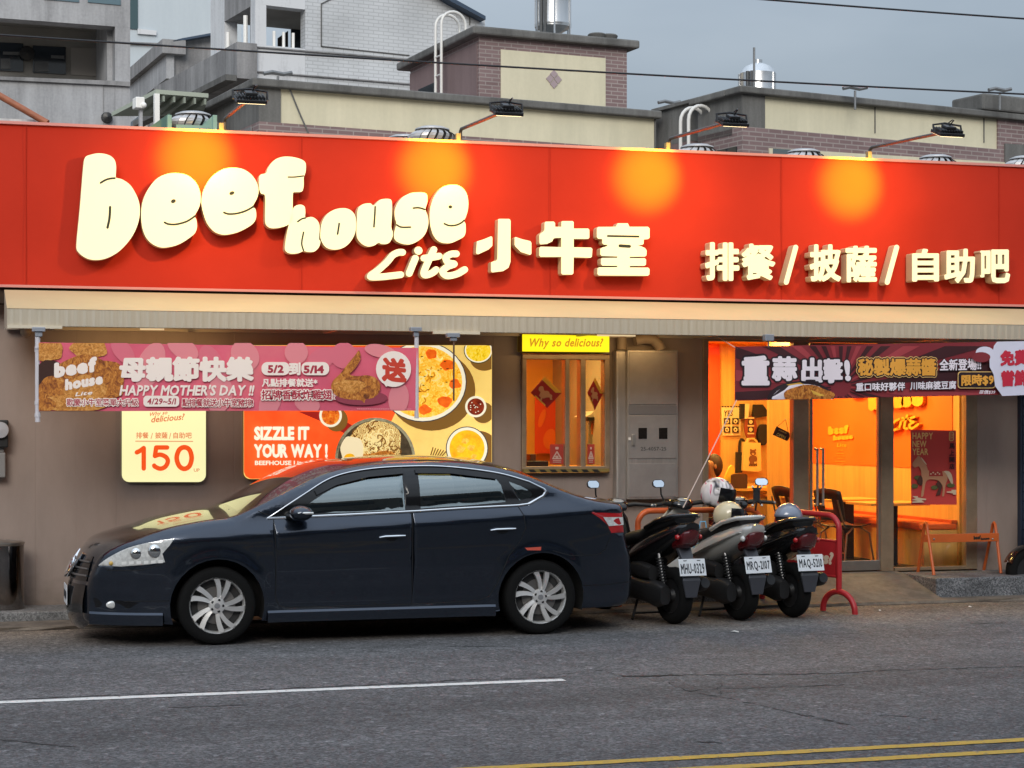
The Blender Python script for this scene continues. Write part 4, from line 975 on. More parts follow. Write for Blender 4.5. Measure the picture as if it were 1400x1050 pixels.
for k in range(nr):
    a0 = 2*math.pi*k/nr+.05; a1 = a0+2*math.pi/nr*.5
    w = [(cx+14*math.cos(a0),cy+14*math.sin(a0)),(cx+600*math.cos(a0),cy+600*math.sin(a0)),(cx+600*math.cos(a1),cy+600*math.sin(a1)),(cx+14*math.cos(a1),cy+14*math.sin(a1))]
    w = clip_rect(w, 1006, 473.2, 1440, 546.6)
    if len(w) < 3: continue
    # subdivide along x so that the ray follows the cloth
    for sx in range(1005, 1445, 20):
        pz = clip_rect(w, sx, 0, sx+20, 2000)
        pz = [(x, min(max(y, 474.4-.019*(x-1005)), 547.5-.023*(x-1005))) for x, y in pz]
        if len(pz) >= 3:
            try: pr.lay('sunburst_print', union([pz]), M_ray if k%3 else M_ray2, up=0)
            except Exception: pass
pr.k = 1
M_bw = mat('banner_white', c8(232,224,234), 0.6); M_bk = mat('banner_black', c8(34,14,24), 0.6); M_gold = mat('banner_gold', c8(226,160,60), 0.55); M_gold2 = mat('banner_pale_gold', c8(232,190,120), 0.55)
for ch,x0,y0,x1,y1 in (('重',1014,486,1052,527),('蒜',1055,487,1089,521),('出',1094,489,1124,523),('擊',1124,490,1152,524)): pr.text('lettering',ch,(x0,y0,x1,y1),M_bw,0.05,halo=0.12,hm=M_bk)
pr.k += 1
pr.text('lettering','!',(1155,492,1163,521),M_bw,0.05,halo=0.10,hm=M_bk,sk=-2)
pr.text('lettering','秘製爆蒜醬',(1172,490,1279,514),M_gold,0.045,halo=0.12,hm=M_bk,halo2=0.16,h2m=M_gold2)
pr.text('lettering','全新登場!!',(1283,491,1340,507),M_bw,0.03,halo=0.1,hm=M_bk,rise=1)
pr.text('lettering','重口味好夥伴',(1169,523.5,1235,535),M_bw,0.03,halo=0.1,hm=M_bk,rise=1); pr.text('lettering','川味麻婆豆腐',(1242,522,1306,533.5),M_bw,0.03,halo=0.1,hm=M_bk,rise=1.5)
pr.lay('lettering', union([rrect(1308,508,1358,531,4)]), M_gold2); pr.lay('lettering', union([rrect(1309,509,1357,530,4)]), M_bk); pr.k += 10; pr.text('lettering','限時$9',(1312,512.5,1355,528.5),M_gold,0.04,rise=1.5)
pr.text('lettering','原價$39',(1335,533.5,1356,539),M_bw,0.01,sk=1)
pr.lay('dish_picture', union([clip_rect(ell(1092,547,46,26,32),1006,474,1440,546)]), M_bk); pr.lay('dish_picture', union([clip_rect(ell(1094,548,42,23,32),1006,474,1440,546)]), M_bw)
pr.lay('dish_picture', union([clip_rect(blob(1102,540,33,13,4,.14),1006,474,1440,546)]), M_chick); pr.lay('dish_picture', union([[(1072,526),(1090,523),(1128,540),(1118,542)]]), flatm('dish_yellow',(226,176,70)))
M_bub = mat('banner_bubble', c8(214,214,232), 0.6)
pr.lay('bubble_print', union([[(1359,467.5),(1400,466.6),(1444,465.8),(1444,537.6),(1400,540),(1366,541.5),(1356,528),(1354,512),(1349,502),(1349,487),(1353,482),(1355,473)], ell(1343,482,12,8,18)]), M_bub)
pr.lay('bubble_print', union([ell(1338,488.5,12,7,18)]), M_dred2)
M_r2 = mat('banner_letter_red', c8(196,36,60), 0.6)
pr.text('lettering','免費',(1363,479.5,1401.5,501),M_r2,0.06,rise=1.5); pr.text('lettering','嘗鮮',(1364,507,1402,529),M_r2,0.06,rise=1.5)
pr.build(b2)
q = MB(); q.bbox_px(1046.5,457,1058.5,466,YQ-.03,YQ+.04,M_brk); q.build('bracket', b2, bevel=.004)
q = MB(); q.tube([P(1051,466,YQ+.01),P(1051,475,YQ+.01)],0.008,6,M_brk); q.build('pole', b2)
rope = mat('white_cord', (0.62,0.50,0.44), 0.7)
q = MB(); q.tube([P(1007,547,YQ),Vector(P(985,592,16.45)),P(934,694,16.3)],0.0055,6,rope); tag(q.build('cord', smooth=True), 'pale cord running from the dark banner corner down to the orange barrier', 'cord')
q = MB(); q.tube([P(974,456,16.9),P(1008,477,YQ)],0.004,6,rope); tag(q.build('cord', smooth=True), 'short pale cord tying the dark banner corner up to the awning', 'cord')
# ------------------------------------------------------------------ takeaway window: diamond prints, warning stickers, kitchen
def diamond(pts, label, Yd, seed):
    t = thing('diamond_poster', label, 'poster', P(pts[2][0], pts[2][1], Yd))
    b = MB(); b.solid(union([pts]), onY(Yd), (0,.004,0), flatm('poster_red',(166,32,30)), flatm('poster_red',(166,32,30))); b.build('sheet', t)
    cx = sum(p[0] for p in pts)/4; cy = sum(p[1] for p in pts)/4
    p2 = Print(Yd,.0015); g = flatm('poster_gold',(226,170,60))
    a, b_, c, d = pts
    def L_(p, q_, k): return (p[0]+(q_[0]-p[0])*k, p[1]+(q_[1]-p[1])*k)
    p2.lay('border', union([[a, b_, L_(b_,d,.2), L_(a,c,.02) if False else L_(a,d,.2)]]), g); p2.lay('border', union([[L_(d,c,.25),L_(d,c,.9),L_(L_(d,c,.9),a,.07),L_(L_(d,c,.25),a,.07)]]), g)
    w = (b_[0]-d[0])
    tan = flatm('poster_tan',(196,140,104))
    p2.lay('figure', union([blob(cx-.02*w,cy+3,w*.2,5,seed,.25), ell(cx-.16*w,cy-5,w*.08,4,14,.4), [(cx-.2*w,cy-3),(cx-.08*w,cy-5),(cx+.02*w,cy+4),(cx-.12*w,cy+6)], [(cx-.16*w,cy+5),(cx-.1*w,cy+5),(cx-.14*w,cy+11),(cx-.2*w,cy+11)], [(cx+.1*w,cy+4),(cx+.18*w,cy+3),(cx+.2*w,cy+10),(cx+.13*w,cy+10)]]), tan)
    p2.build(t)
YD = YW+0.012
diamond([(745,514.5),(768,537),(748,558),(725.5,537)], 'square red and gold New Year poster standing on its corner on the wider takeaway pane', YD, 2)
diamond([(813.5,516),(824.5,538),(813,561),(803,537)], 'slim red and gold New Year poster on its corner on the narrow right takeaway pane', YD, 5)
for (x0,x1,lb) in ((752,771,'red warning sticker with a white triangle on the wide takeaway pane'),(803,813,'narrow red warning sticker low on the right takeaway pane')):
    t = thing('warning_sticker', lb, 'sticker', P((x0+x1)/2,634,YD))
    b = MB(); b.solid(union([[(x0,607.5),(x1,607.5),(x1,634.5),(x0,634.5)]]), onY(YD), (0,.003,0), flatm('sticker_red',(200,70,56))); b.build('sheet', t)
    p2 = Print(YD,.0015); cx = (x0+x1)/2; w = x1-x0; wh = flatm('sticker_white',(232,190,176))
    p2.lay('symbol', union(stroke_polys([(cx-.3*w,627),(cx+.3*w,627),(cx,617.5)],.9,8,True)), wh); p2.lay('symbol', union([blob(cx,624.5,w*.12,1.8,1,.2,12)]), wh); p2.lay('symbol', union([rrect(cx-.12*w,611,cx+.12*w,614.5,1)]), wh)
    p2.lay('symbol', poly([(cx-.3*w,629.5),(cx+.3*w,629.5),(cx+.3*w,630.4),(cx-.3*w,630.4)]), wh); p2.lay('symbol', poly([(cx-.3*w,631.6),(cx+.3*w,631.6),(cx+.3*w,632.3),(cx-.3*w,632.3)]), wh); p2.build(t)
YK = 20.5
pk = Print(YK,.003)
t = thing('kitchen_wall_panel', 'red panel with large pale orange ovals on the kitchen back wall', 'wall panel', P(760,620,YK))
pk.lay('panel', poly([(731,537),(806,536),(806,620),(731,620)]), M_rwall)
for p in (ell(774,557,15,30,28), ell(752,600,9,14,24,.2), ell(788,604,9,12,24), ell(741,572,4,13,20,.3)): pk.lay('oval', union([clip_rect(p,731.5,537,805.5,620)]), mat('oval_orange',(0.80,0.16,0.015),0.6))
pk.build(t)
t = thing('kitchen_unit', 'tall grey steel kitchen unit with a white curved hood behind the narrow takeaway pane', 'kitchen unit', P(813,640,19.2))
q = MB(); q.bbox_px(804,571,825,642,19.2,19.7,mat('unit_steel',(0.36,0.33,0.24),0.4,0.5)); q.build('cabinet', t, bevel=.01)
q = MB(); q.solid(union([smooth2([(801,570),(808,566),(815,558),(819,546),(822,543),(823,562),(822,569),(815,570.5)],3)]), onY(19.15),(0,.4,0),mat('hood_white',(0.75,0.72,0.62),0.4)); q.build('hood', t)
q = MB(); q.bbox_px(803,570.5,819,575.5,19.13,19.19,M_black); q.bbox_px(809,578,815,594,19.18,19.196,mat('strip_orange',(0.45,0.14,0.03),0.5)); q.build('control_panel', t)
q = MB(); q.bbox_px(812,619,820,621,19.17,19.197,M_white); q.build('handle', t)
t = thing('till_tray', 'black tray with a small box on the takeaway counter', 'tray', P(735,638,18.3))
q = MB(); q.bbox_px(721,630.5,750,638,18.3,18.6,M_black); q.build('tray', t, bevel=.008); q = MB(); q.bbox_px(725,621,733,630.4,18.35,18.5,mat('till_brown',(0.12,0.05,0.02),0.5)); q.build('box', t, bevel=.006)
q = MB(); q.box(wa0-.2, wa1+.25, YW+.2, 18.9, wz0-.1, Zp(735,638.2,18.3)); tag(q.build('counter', None, mat('counter_top',(0.55,0.28,0.06),0.5)), 'amber takeaway counter just inside the small window', 'counter')
# ------------------------------------------------------------------ meter cabinet, duct, pipes, wall meter, bin
cb = thing('meter_cabinet', 'tall stainless steel electric meter cabinet between the takeaway window and the shopfront', 'cabinet', P(893,700,YW-.16))
q = MB(); q.bbox_px(858,478,927,683,YW-.16,YW-.003,M_steel); q.build('body', cb, bevel=.008)
for y0,y1 in ((481.5,553),(568,627),(634,680)):
    q = MB(); q.bbox_px(860.5,y0,924.5,y1,YW-.168,YW-.161,mat('cabinet_steel',(0.42,0.395,0.38),0.36,0.5,nz=(4,0.15))); q.build('door_panel', cb, bevel=.004)
q = MB(); q.bbox_px(859.5,554.5,925.5,566.5,YW-.166,YW-.161,mat('cabinet_band',(0.26,0.25,0.25),0.4,0.5)); q.build('band', cb)
for x in (873,901):
    q = MB(); q.bbox_px(x,585,x+11.5,600,YW-.172,YW-.1685,mat('meter_pane',(0.015,0.013,0.012),0.1)); q.build('meter_window', cb)
q = MB(); q.bbox_px(864.5,594,868,609,YW-.19,YW-.1685,mat('cabinet_handle',(0.5,0.48,0.44),0.35,0.8)); q.build('handle', cb, bevel=.003)
q = MB(); q.bbox_px(859.5,598,862.5,602,YW-.18,YW-.1685,M_white); q.build('lock', cb)
pr = Print(YW-.17,.0015); pr.text('lettering','25-4057-25',(876,611,911,616),mat('stencil_grey',(0.08,0.08,0.08),0.6),0.01); pr.build(cb)
t = thing('drain_duct', 'polished steel duct column beside the meter cabinet', 'duct', P(849,700,YW-.1))
q = MB(); q.bbox_px(842.5,478,857,690,YW-.12,YW-.003,M_steel); q.build('duct', t, bevel=.02)
q = MB(); q.tube([P(850,478,YW-.06),P(850,455,YW-.06)],0.05,14,mat('pipe_tan',(0.35,0.27,0.19),0.5)); q.build('pipe', t, smooth=True)
q = MB(); q.tube(smooth2([(0,0),(1,0)],1,False) and [P(868,466,YW-.12),P(880,463,YW-.12),P(893,464,YW-.12),P(901,472,YW-.12),P(903,478,YW-.12)],0.055,14,mat('pipe_tan',(0.35,0.27,0.19),0.5)); tag(q.build('bent_pipe', smooth=True), 'thick bent pipe arching above the meter cabinet under the awning', 'pipe')
t = thing('wall_meter', 'round electricity meter over a grey box at the far left edge of the wall', 'meter', P(2,654,YW-.14))
q = MB(); q.bbox_px(-14,574,11.5,612,YW-.14,YW-.003,mat('meter_black',(0.02,0.02,0.02),0.4)); q.build('case', t, bevel=.012)
q = MB(); q.lathe([(0.001,0),(0.065,0),(0.075,-.015),(0.07,-.04),(0.001,-.05)],24,mat('meter_glass',(0.45,0.45,0.47),0.15),Matrix.Translation(P(0.5,588,YW-.141)) @ Matrix.Rotation(R(-90),4,'X')); q.build('dial', t, smooth=True)
q = MB(); q.bbox_px(-10,619,7.5,653,YW-.12,YW-.003,mat('meter_box_grey',(0.24,0.23,0.22),0.5)); q.build('box', t, bevel=.008)
q = MB(); q.bbox_px(-4,612.5,5,618.5,YW-.09,YW-.03,mat('meter_neck',(0.2,0.19,0.18),0.5)); q.build('neck', t)
bnp = G(8,838,.115); 
t = thing('steel_bin', 'polished round steel bin on the kerb at the far left', 'bin', (bnp.x,17.52,.115))
xm = Xp(8,17.52); rr = Xp(33,17.52)-xm; zt_ = Zp(8,742,17.4)
q = MB(); q.lathe([(rr*.98,.115),(rr,.13),(rr,zt_-.03)],40,mat('bin_steel',(0.22,0.20,0.19),0.10,1.0),Matrix.Translation((xm,17.52,0))); q.build('body', t, smooth=True)
q = MB(); q.lathe([(rr*1.0,zt_-.029),(rr*1.03,zt_-.02),(rr*1.03,zt_),(rr*.9,zt_+.012),(rr*.6,zt_-.01),(.001,zt_-.02)],40,mat('bin_lid',(0.42,0.39,0.36),0.3,0.9),Matrix.Translation((xm,17.52,0))); q.build('lid', t, smooth=True)
# wall-mounted camera at upper left
t = thing('wall_camera', 'small tan dome camera on the wall under the awning by the left banner pole', 'camera', P(38,455,YW))
q = MB(); q.ball(P(36,453,YW-.08),0.055,mat('camera_tan',(0.3,0.22,0.15),0.4)); q.build('dome', t, smooth=True); q = MB(); q.cyl(P(36,453,YW-.07),P(36,453,YW),0.04,12,mat('camera_tan',(0.3,0.22,0.15),0.4)); q.build('mount', t)
# ================================================================== buildings behind the restaurant
class Fr:
    """a building's own frame: origin below photo column px at depth d along the view, front turned dl degrees from the street"""
    def __init__(s, px, d, dl):
        t = (px-700)/F; s.O = Vector((d*(SY+t*CY), d*(CY-t*SY), 0)); s.dl = R(dl)
        s.e = Vector((math.cos(s.dl), math.sin(s.dl), 0)); s.n = Vector((-math.sin(s.dl), math.cos(s.dl), 0))
    def uz(s, px, py, v=0.0):                       # on the front plane pushed back by v
        t = (px-700)/F; r = Vector((SY+t*CY, CY-t*SY, 0)); d = (s.O.dot(s.n)+v)/r.dot(s.n)
        p = r*d-s.O; return p.dot(s.e), HC-(py-HY)*d/F
    def vz(s, px, py, u=0.0):                       # on the side plane at u
        t = (px-700)/F; r = Vector((SY+t*CY, CY-t*SY, 0)); d = (s.O.dot(s.e)+u)/r.dot(s.e)
        p = r*d-s.O; return p.dot(s.n), HC-(py-HY)*d/F
    def thing(s, name, label, cat, group=None):
        o = thing(name, label, cat, tuple(s.O), group); o.rotation_euler = (0,0,s.dl); ORG[o] = Vector((0,0,0)); s.t = o; return o
    def front(s, mb, pts, v, depth, m=None, mside=None):
        """extrude a photo outline on the front plane (at depth v) back by depth"""
        mb.solid(union([pts]), lambda x, y: (lambda q: (q[0], v, q[1]))(s.uz(x, y, v)), (0,depth,0), m, mside or m); return mb
    def rect(s, mb, x0, y0, x1, y1, v0, v1, m=None):   # level box; heights read at the left edge
        u0, z1 = s.uz(x0, y0, v0); _, z0 = s.uz(x0, y1, v0); u1, _ = s.uz(x1, y0, v0)
        mb.box(u0, u1, v0, v1, z0, z1, m); return mb
M_cem = streak_mat('dark_cement', (0.165,0.165,0.16), (0.085,0.085,0.082), 0.9, 1.2)
M_creamw = streak_mat('cream_tile_panel', (0.66,0.62,0.46), (0.56,0.53,0.39), 0.7, 0.8)
M_brick = tile_mat('plum_brick_tile', (0.225,0.155,0.155), (0.18,0.12,0.12), (0.30,0.26,0.25))
M_plum = streak_mat('plum_render', (0.22,0.16,0.16), (0.17,0.12,0.12), 0.8, 1.0)
M_grey = streak_mat('grey_weathered_tile', (0.43,0.44,0.46), (0.235,0.24,0.25), 0.8, 0.9)
M_greyd = streak_mat('grey_concrete', (0.31,0.31,0.315), (0.15,0.15,0.155), 0.85, 0.9)
M_whit = tile_mat('white_wall_tile', (0.55,0.575,0.60), (0.52,0.545,0.57), (0.42,0.44,0.46), 1.0, 0.24, 0.08)
M_whitp = streak_mat('white_render', (0.58,0.60,0.625), (0.35,0.36,0.38), 0.75, 0.7, (0.36,0.5))
M_win = mat('dark_window', (0.015,0.02,0.026), 0.08)
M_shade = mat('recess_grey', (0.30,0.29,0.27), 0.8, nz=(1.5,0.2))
M_bluet = mat('blue_roof_tile', (0.035,0.06,0.10), 0.6)
# --- brick building with the long cream parapet band
bk = Fr(354, 26.0, 9.5); t = bk.thing('brick_building', 'plum brick building with a long cream parapet band behind the sign', 'building')
uE, _ = bk.uz(897,160); _, zt = bk.uz(354,108); _, zc = bk.uz(354,119); _, zp1 = bk.uz(384,121.5); _, zp0 = bk.uz(384,166)
q = MB(); q.box(0, uE, 0, 9.0, 0, zp0-.02, M_brick); q.build('wall', t)
u1, _ = bk.uz(384,140); u2, _ = bk.uz(895.5,140)
for bx in ((0,u1,0.0,.25),(u2,uE,0,.25),(0,.25,.25,9)):
    q = MB(); q.box(*bx, zp0-.02, zc); q.build('parapet_pier', t, M_cem)
q = MB(); q.box(u1, u2, 0.03, .25, zp0-.02, zc, M_creamw); q.build('parapet_panel', t)
q = MB(); q.box(-.12, uE+.05, -.10, .32, zc, zt, M_cem); q.box(-.12, .3, .32, 9.2, zc, zt, M_cem); q.build('coping', t, bevel=.02)
v1,_ = bk.vz(277,160); v0,_ = bk.vz(353,160)
q = MB(); q.box(-.02, -.002, .3, 9, 0, zp0-.05, M_greyd); q.build('side_render', t)
q = MB(); q.box(.3, uE, .3, 9, zp0-.3, zp0-.25, M_cem); q.build('roof', t)
q = MB(); q.tube([ (bk.uz(396,122)[0],-.012,bk.uz(396,122)[1]), (bk.uz(408,152)[0],-.012,bk.uz(408,152)[1]), (bk.uz(422,184)[0],-.012,bk.uz(422,184)[1])], .012, 5, M_cem); q.build('wire', t)
# --- stair tower on it
tw = Fr(655, 31.0, 7.5); t = tw.thing('stair_tower', 'plum brick stair tower with a cream panel and diamond motif above the sign', 'building')
uE,_ = tw.uz(857,60); _,zt = tw.uz(655,37.5); _,zc = tw.uz(655,49); vB,_ = tw.vz(561,80)
zb_ = tw.uz(655,190)[1]
q = MB(); q.box(0, uE, 0, vB, zb_-4, zc, M_brick); q.build('wall', t)
q = MB(); q.box(-.015, -.002, .06, vB-.01, zb_-4, zc-.1, M_plum); q.build('side_render', t)
q = MB(); q.box(-.16, uE+.18, -.14, vB+.3, zc, zt, M_cem); q.build('coping', t, bevel=.03)
q = MB(); tw.front(q, [(685,67.5),(828,79.5),(828,149),(685,139)], -.02, .018, M_creamw); q.build('parapet_panel', t)
q = MB()
for cx, cy in ((757.5,101),(752,107.5),(763,108.5),(757.5,115)): tw.front(q, [(cx,cy-5.8),(cx+5.2,cy+.3),(cx,cy+6),(cx-5.2,cy-.3)], -.035, .012, mat('diamond_tile', (0.34,0.27,0.29), 0.6))
q.build('diamond_motif', t)
ya = vB*.45; u = -.02
q = MB(); zA = tw.vz(575,128,0)[1]; q.box(-.02,-.004, vB*.62, vB*.86, tw.vz(570,135)[1]-.5, tw.vz(570,124)[1], M_win); q.build('window', t)
def hoop_ladder(name, label, fr, pxs, ytop, ybot, u, group=None, spread=.0):
    """two white hooped rails with rungs standing against a side wall; pxs = the two rail columns"""
    tt = thing(name, label, 'ladder', tuple(fr.O)); tt.rotation_euler = (0,0,fr.dl); ORG[tt] = Vector((0,0,0))
    vs = [fr.vz(p, ytop, u) for p in pxs]; m = mat('ladder_white', (0.62,0.62,0.60), 0.4)
    zt_ = max(v[1] for v in vs); zb = fr.vz(pxs[0], ybot, u)[1]
    for v, z in vs:
        b = MB(); rr = .22
        arc = [(u-.02+rr-rr*math.cos(a), v, zt_-rr+rr*math.sin(a)) for a in (math.pi*k/10 for k in range(11))]
        b.tube([(u-.02, v, zb-.6)]+arc+[(u-.02+2*rr, v, zt_-rr-1.0)], .026, 8, m); b.build('rail', tt, smooth=True)
    z = zb-.4
    while z < zt_-.5:
        b = MB(); b.cyl((u-.02,vs[0][0],z),(u-.02,vs[1][0],z),.016,8,m); b.build('rung', tt); z += .32
    return tt
hoop_ladder('roof_ladder', 'white hooped ladder rails on the plum side of the stair tower', tw, (597,605), 19, 150, -.18)
# --- right-hand brick building
rb = Fr(1015, 27.0, 12.0); t = rb.thing('brick_building', 'plum brick building with a cream band at the right, under the small round water tank', 'building')
uE,_ = rb.uz(1374.5,160); _,zt = rb.uz(1015,118.5); _,zc = rb.uz(1015,128); _,zp0 = rb.uz(1046,173.5); vB,_ = rb.vz(954,140)
u1,_ = rb.uz(1046,140)
q = MB(); q.box(0, uE+3, 0, vB, zp0-4.5, zp0-.02, M_brick); q.build('wall', t)
q = MB(); q.box(0,u1,0,.25,zp0-.02,zc,M_cem); q.box(0,.25,.25,vB,zp0-.12,zc,M_cem); q.build('parapet_pier', t)
q = MB(); q.box(u1,uE-.15,.03,.25,zp0-.02,zc,M_creamw); q.build('parapet_panel', t)
q = MB(); q.box(uE-.15, uE+3, .0,.25, zp0-.02, zc, M_brick); q.build('parapet_brick', t)
q = MB(); q.box(-.10,uE+3,-.10,.3,zc,zt,M_cem); q.box(-.1,.3,.3,vB+.1,zc,zt,M_cem); q.build('coping', t, bevel=.02)
ub,zb1 = rb.uz(1337,128.5); _,zb0 = rb.uz(1337,144)
q = MB(); q.box(ub, uE+3, -.12,.6, zt+.003, zb1, M_cem); q.build('raised_block', t, bevel=.03)
q = MB(); rb.front(q, [(1052,202.5),(1374,222),(1374,262),(1052,250)], -.02, .018, M_creamw); q.build('lower_panel', t)
q = MB(); rb.front(q, [(1057,203),(1081,204.5),(1081,216),(1057,215)], -.028, .006, mat('window_dull',(0.10,0.13,0.14),0.2)); q.build('window', t)
q = MB(); rb.front(q, [(1374.6,196),(1420,199),(1420,260),(1374.6,250)], -.03, .028, M_cem); q.build('plinth', t)
for i,(a,b) in enumerate(((1196,142),(1345,155))):
    q = MB(); rb.front(q, [(a,b),(a+1.2,b),(a+1.2,b+40),(a,b+40)], .018, .010, M_cem); q.build('panel_joint', t)
q = MB()
for x0,x1 in ((956,968),(980,1008)): 
    a,z_ = rb.vz(x1,205); b_,_ = rb.vz(x0,205); q.box(-.02,-.004,a,b_,z_-.6,z_+.05,M_win)
q.build('window', t)
wg = Fr(943, 28.2, 12.0); t = wg.thing('parapet_wing', 'short dark cement parapet return left of the white roof ladder', 'wall')
vB,_ = wg.vz(896,150); _,zt = wg.vz(943,142); _,zb0 = wg.vz(943,192)
q = MB(); q.box(0,.25,0,vB,zb0,zt,M_cem); q.box(0,.24,.01,vB,zb0-4,zb0-.003,M_plum); q.build('wall', t)
q = MB(); q.box(-.05,.3,-.05,vB+.05,zt,zt+.06,M_cem); q.build('coping', t, bevel=.01)
hoop_ladder('roof_ladder', 'white hooped ladder rails beside the third floodlight', wg, (932,943), 146, 205, -.35)
q = MB(); f2 = Fr(944, 31.5, 12.0); tt = f2.thing('cream_wall', 'sliver of cream wall between the two dark parapets', 'wall'); f2.rect(q, 941,157,956,210,0,.3,M_creamw); q.build('wall', tt)
# --- concrete apartment house at far left
lc = Fr(178, 33.0, 3.0); t = lc.thing('apartment_house', 'weathered grey concrete apartment house with a deep balcony at the far left', 'building')
ul,_ = lc.uz(-60,100); def_ = lambda x,y,v=0: lc.uz(x,y,v)
q = MB()
lc.front(q, [(-60,-60),(178,-42),(178,37.5),(157,36.2),(0,24.6),(-60,20)], 0, .35, M_grey)
lc.front(q, [(157.3,36.25),(178,37.7),(178,200),(157.3,200)], 0, .35, M_grey)
lc.front(q, [(-60,103),(157,117),(157,200),(-60,200)], 0.0, .35, M_grey)
u0,z0 = lc.uz(178,200); uw,_ = lc.uz(-60,200); zz = lc.uz(178,-42)[1]
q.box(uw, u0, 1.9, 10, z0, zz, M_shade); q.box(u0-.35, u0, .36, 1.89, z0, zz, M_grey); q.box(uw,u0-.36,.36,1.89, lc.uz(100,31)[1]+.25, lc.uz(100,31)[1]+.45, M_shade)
q.build('wall', t)
for pts in ([(-30,56),(32,59.5),(32,98),(-30,95)],[(45,62),(90,64.5),(90,101.5),(45,99)]):
    b = MB(); lc.front(b, pts, 1.86, .03, M_win); wo = b.build('window', t)
    x0,x1 = pts[0][0],pts[1][0]; b = MB(); lc.front(b, [(x0+(2 if x0>0 else 31),pts[3][1]-15),(x0+.47*(x1-x0)+(0 if x0>0 else 15),pts[3][1]-15),(x0+.47*(x1-x0)+(0 if x0>0 else 15),pts[3][1]-1),(x0+(2 if x0>0 else 31),pts[3][1]-1)], 1.835, .012, mat('curtain_grey',(0.12,0.125,0.13),0.6)); lc.front(b, [(x0+.55*(x1-x0),pts[1][1]+11),(x1-2,pts[1][1]+11.5),(x1-2,pts[1][1]+16),(x0+.55*(x1-x0),pts[1][1]+15)], 1.835, .012, mat('curtain_grey',(0.12,0.125,0.13),0.6)); b.build('curtain', wo)
q = MB(); lc.front(q, [(97,65),(144,67),(144,105),(97,102)], 1.87, .02, mat('panel_grey',(0.33,0.31,0.29),0.7)); q.build('wall_panel', t)
q = MB(); lc.front(q, [(-60,102),(157,110.5),(178,112),(178,118),(157,116.5),(-60,106)], -.06, .055, M_greyd); q.build('ledge', t)
q = MB(); lc.front(q, [(141,116),(142,116),(142,200),(141,200)], -.012, .010, M_greyd); q.build('wall_joint', t)
for pts in ([(60,-8),(108,-6),(108,3),(60,-1)],[(120,-8),(165,-6),(165,7),(120,3)]):
    b = MB(); lc.front(b, pts, -.02, .015, mat('window_sky',(0.10,0.16,0.19),0.15)); b.build('window', t)
q = MB(); q.lathe([(.001,0),(.13,0),(.13,.1),(.001,.12)],16,M_black,Matrix.Translation((lc.uz(37,73,1.8)[0],1.86,lc.uz(37,73,1.8)[1])) @ Matrix.Rotation(R(90),4,'X')); q.build('wall_lamp', t)
q = MB(); q.lathe([(.001,0),(.10,0),(.08,.12),(.001,.14)],14,M_black,Matrix.Translation((lc.uz(146,161)[0],0,lc.uz(146,161)[1])) @ Matrix.Rotation(R(90),4,'X')); q.build('vent_cap', t)
# --- pale tower block far behind
fw = Fr(178, 70.0, 8.0); t = fw.thing('tower_block', 'far pale blue white tower block between the two grey houses', 'building')
q = MB(); fw.front(q, [(150,-80),(330,-70),(330,200),(150,200)], 0, 8, streak_mat('pale_block',(0.50,0.56,0.60),(0.44,0.50,0.545),0.7,.3)); q.build('wall', t)
q = MB(); fw.front(q, [(176,-10),(188.5,-9),(188.5,40),(176,39)], -.05, .03, mat('window_teal',(0.05,0.09,0.10),0.15)); q.build('window', t)
q = MB(); fw.front(q, [(150,56),(300,62),(300,64),(150,58)], -.15, .14, M_greyd); fw.front(q, [(188.5,39),(214,42),(214,48),(188.5,46)], -.1, .08, M_whitp); q.build('ledge', t)
# --- grey gabled house
gh = Fr(237, 48.0, 6.0); t = gh.thing('gabled_house', 'grey gabled house with tall dark windows on its sloping left side', 'building')
q = MB(); gh.front(q, [(237,58),(250,55.5),(300,46),(300,200),(237,200)], 0, 6, M_greyd)
q.build('wall', t)
vF,_ = gh.vz(170,110); zt = gh.vz(237,60)[1]; zb_ = gh.vz(237,170)[1]
q = MB(); q.box(-.06,-.003,0.1,vF,zb_-3,zt-.9,M_whitp); q.build('side_wall', t)
q = MB(); q.box(-.34,.25,-.3,vF,zt-.30,zt+.05,M_greyd); q.box(-.20,.0,-.1,vF,zt-.9,zt-.31,M_grey); q.build('eaves', t)
q = MB(); gh.front(q, [(237,55),(250,52),(300,43),(300,46),(250,55),(237,57)], -.3, .29, M_bluet); q.build('ridge_tiles', t)
for px0,px1 in ((222,230),(203,213),(180,192)):
    a,_ = gh.vz(px1,100,-.07); b_,_ = gh.vz(px0,100,-.07); q = MB(); q.box(-.10,-.065,a,b_,zb_-.3,zt-1.25,M_win); q.build('window', t)
q = MB()
for px in (232,216,199):
    a,_ = gh.vz(px,100,-.07); q.box(-.2,-.065,a-.12,a+.12,zb_-1,zt-.95,mat('pilaster_cream',(0.42,0.40,0.34),0.7))
q.build('pilaster', t)
# --- big white house with corner balcony
wh = Fr(349, 41.0, 10.6); t = wh.thing('white_house', 'large white tiled house with corner balconies behind the stair tower', 'building')
q = MB()
FRONT = [(349,-90),(480,-78),(560,-36),(617,0),(663,25),(663,220),(349,220)]
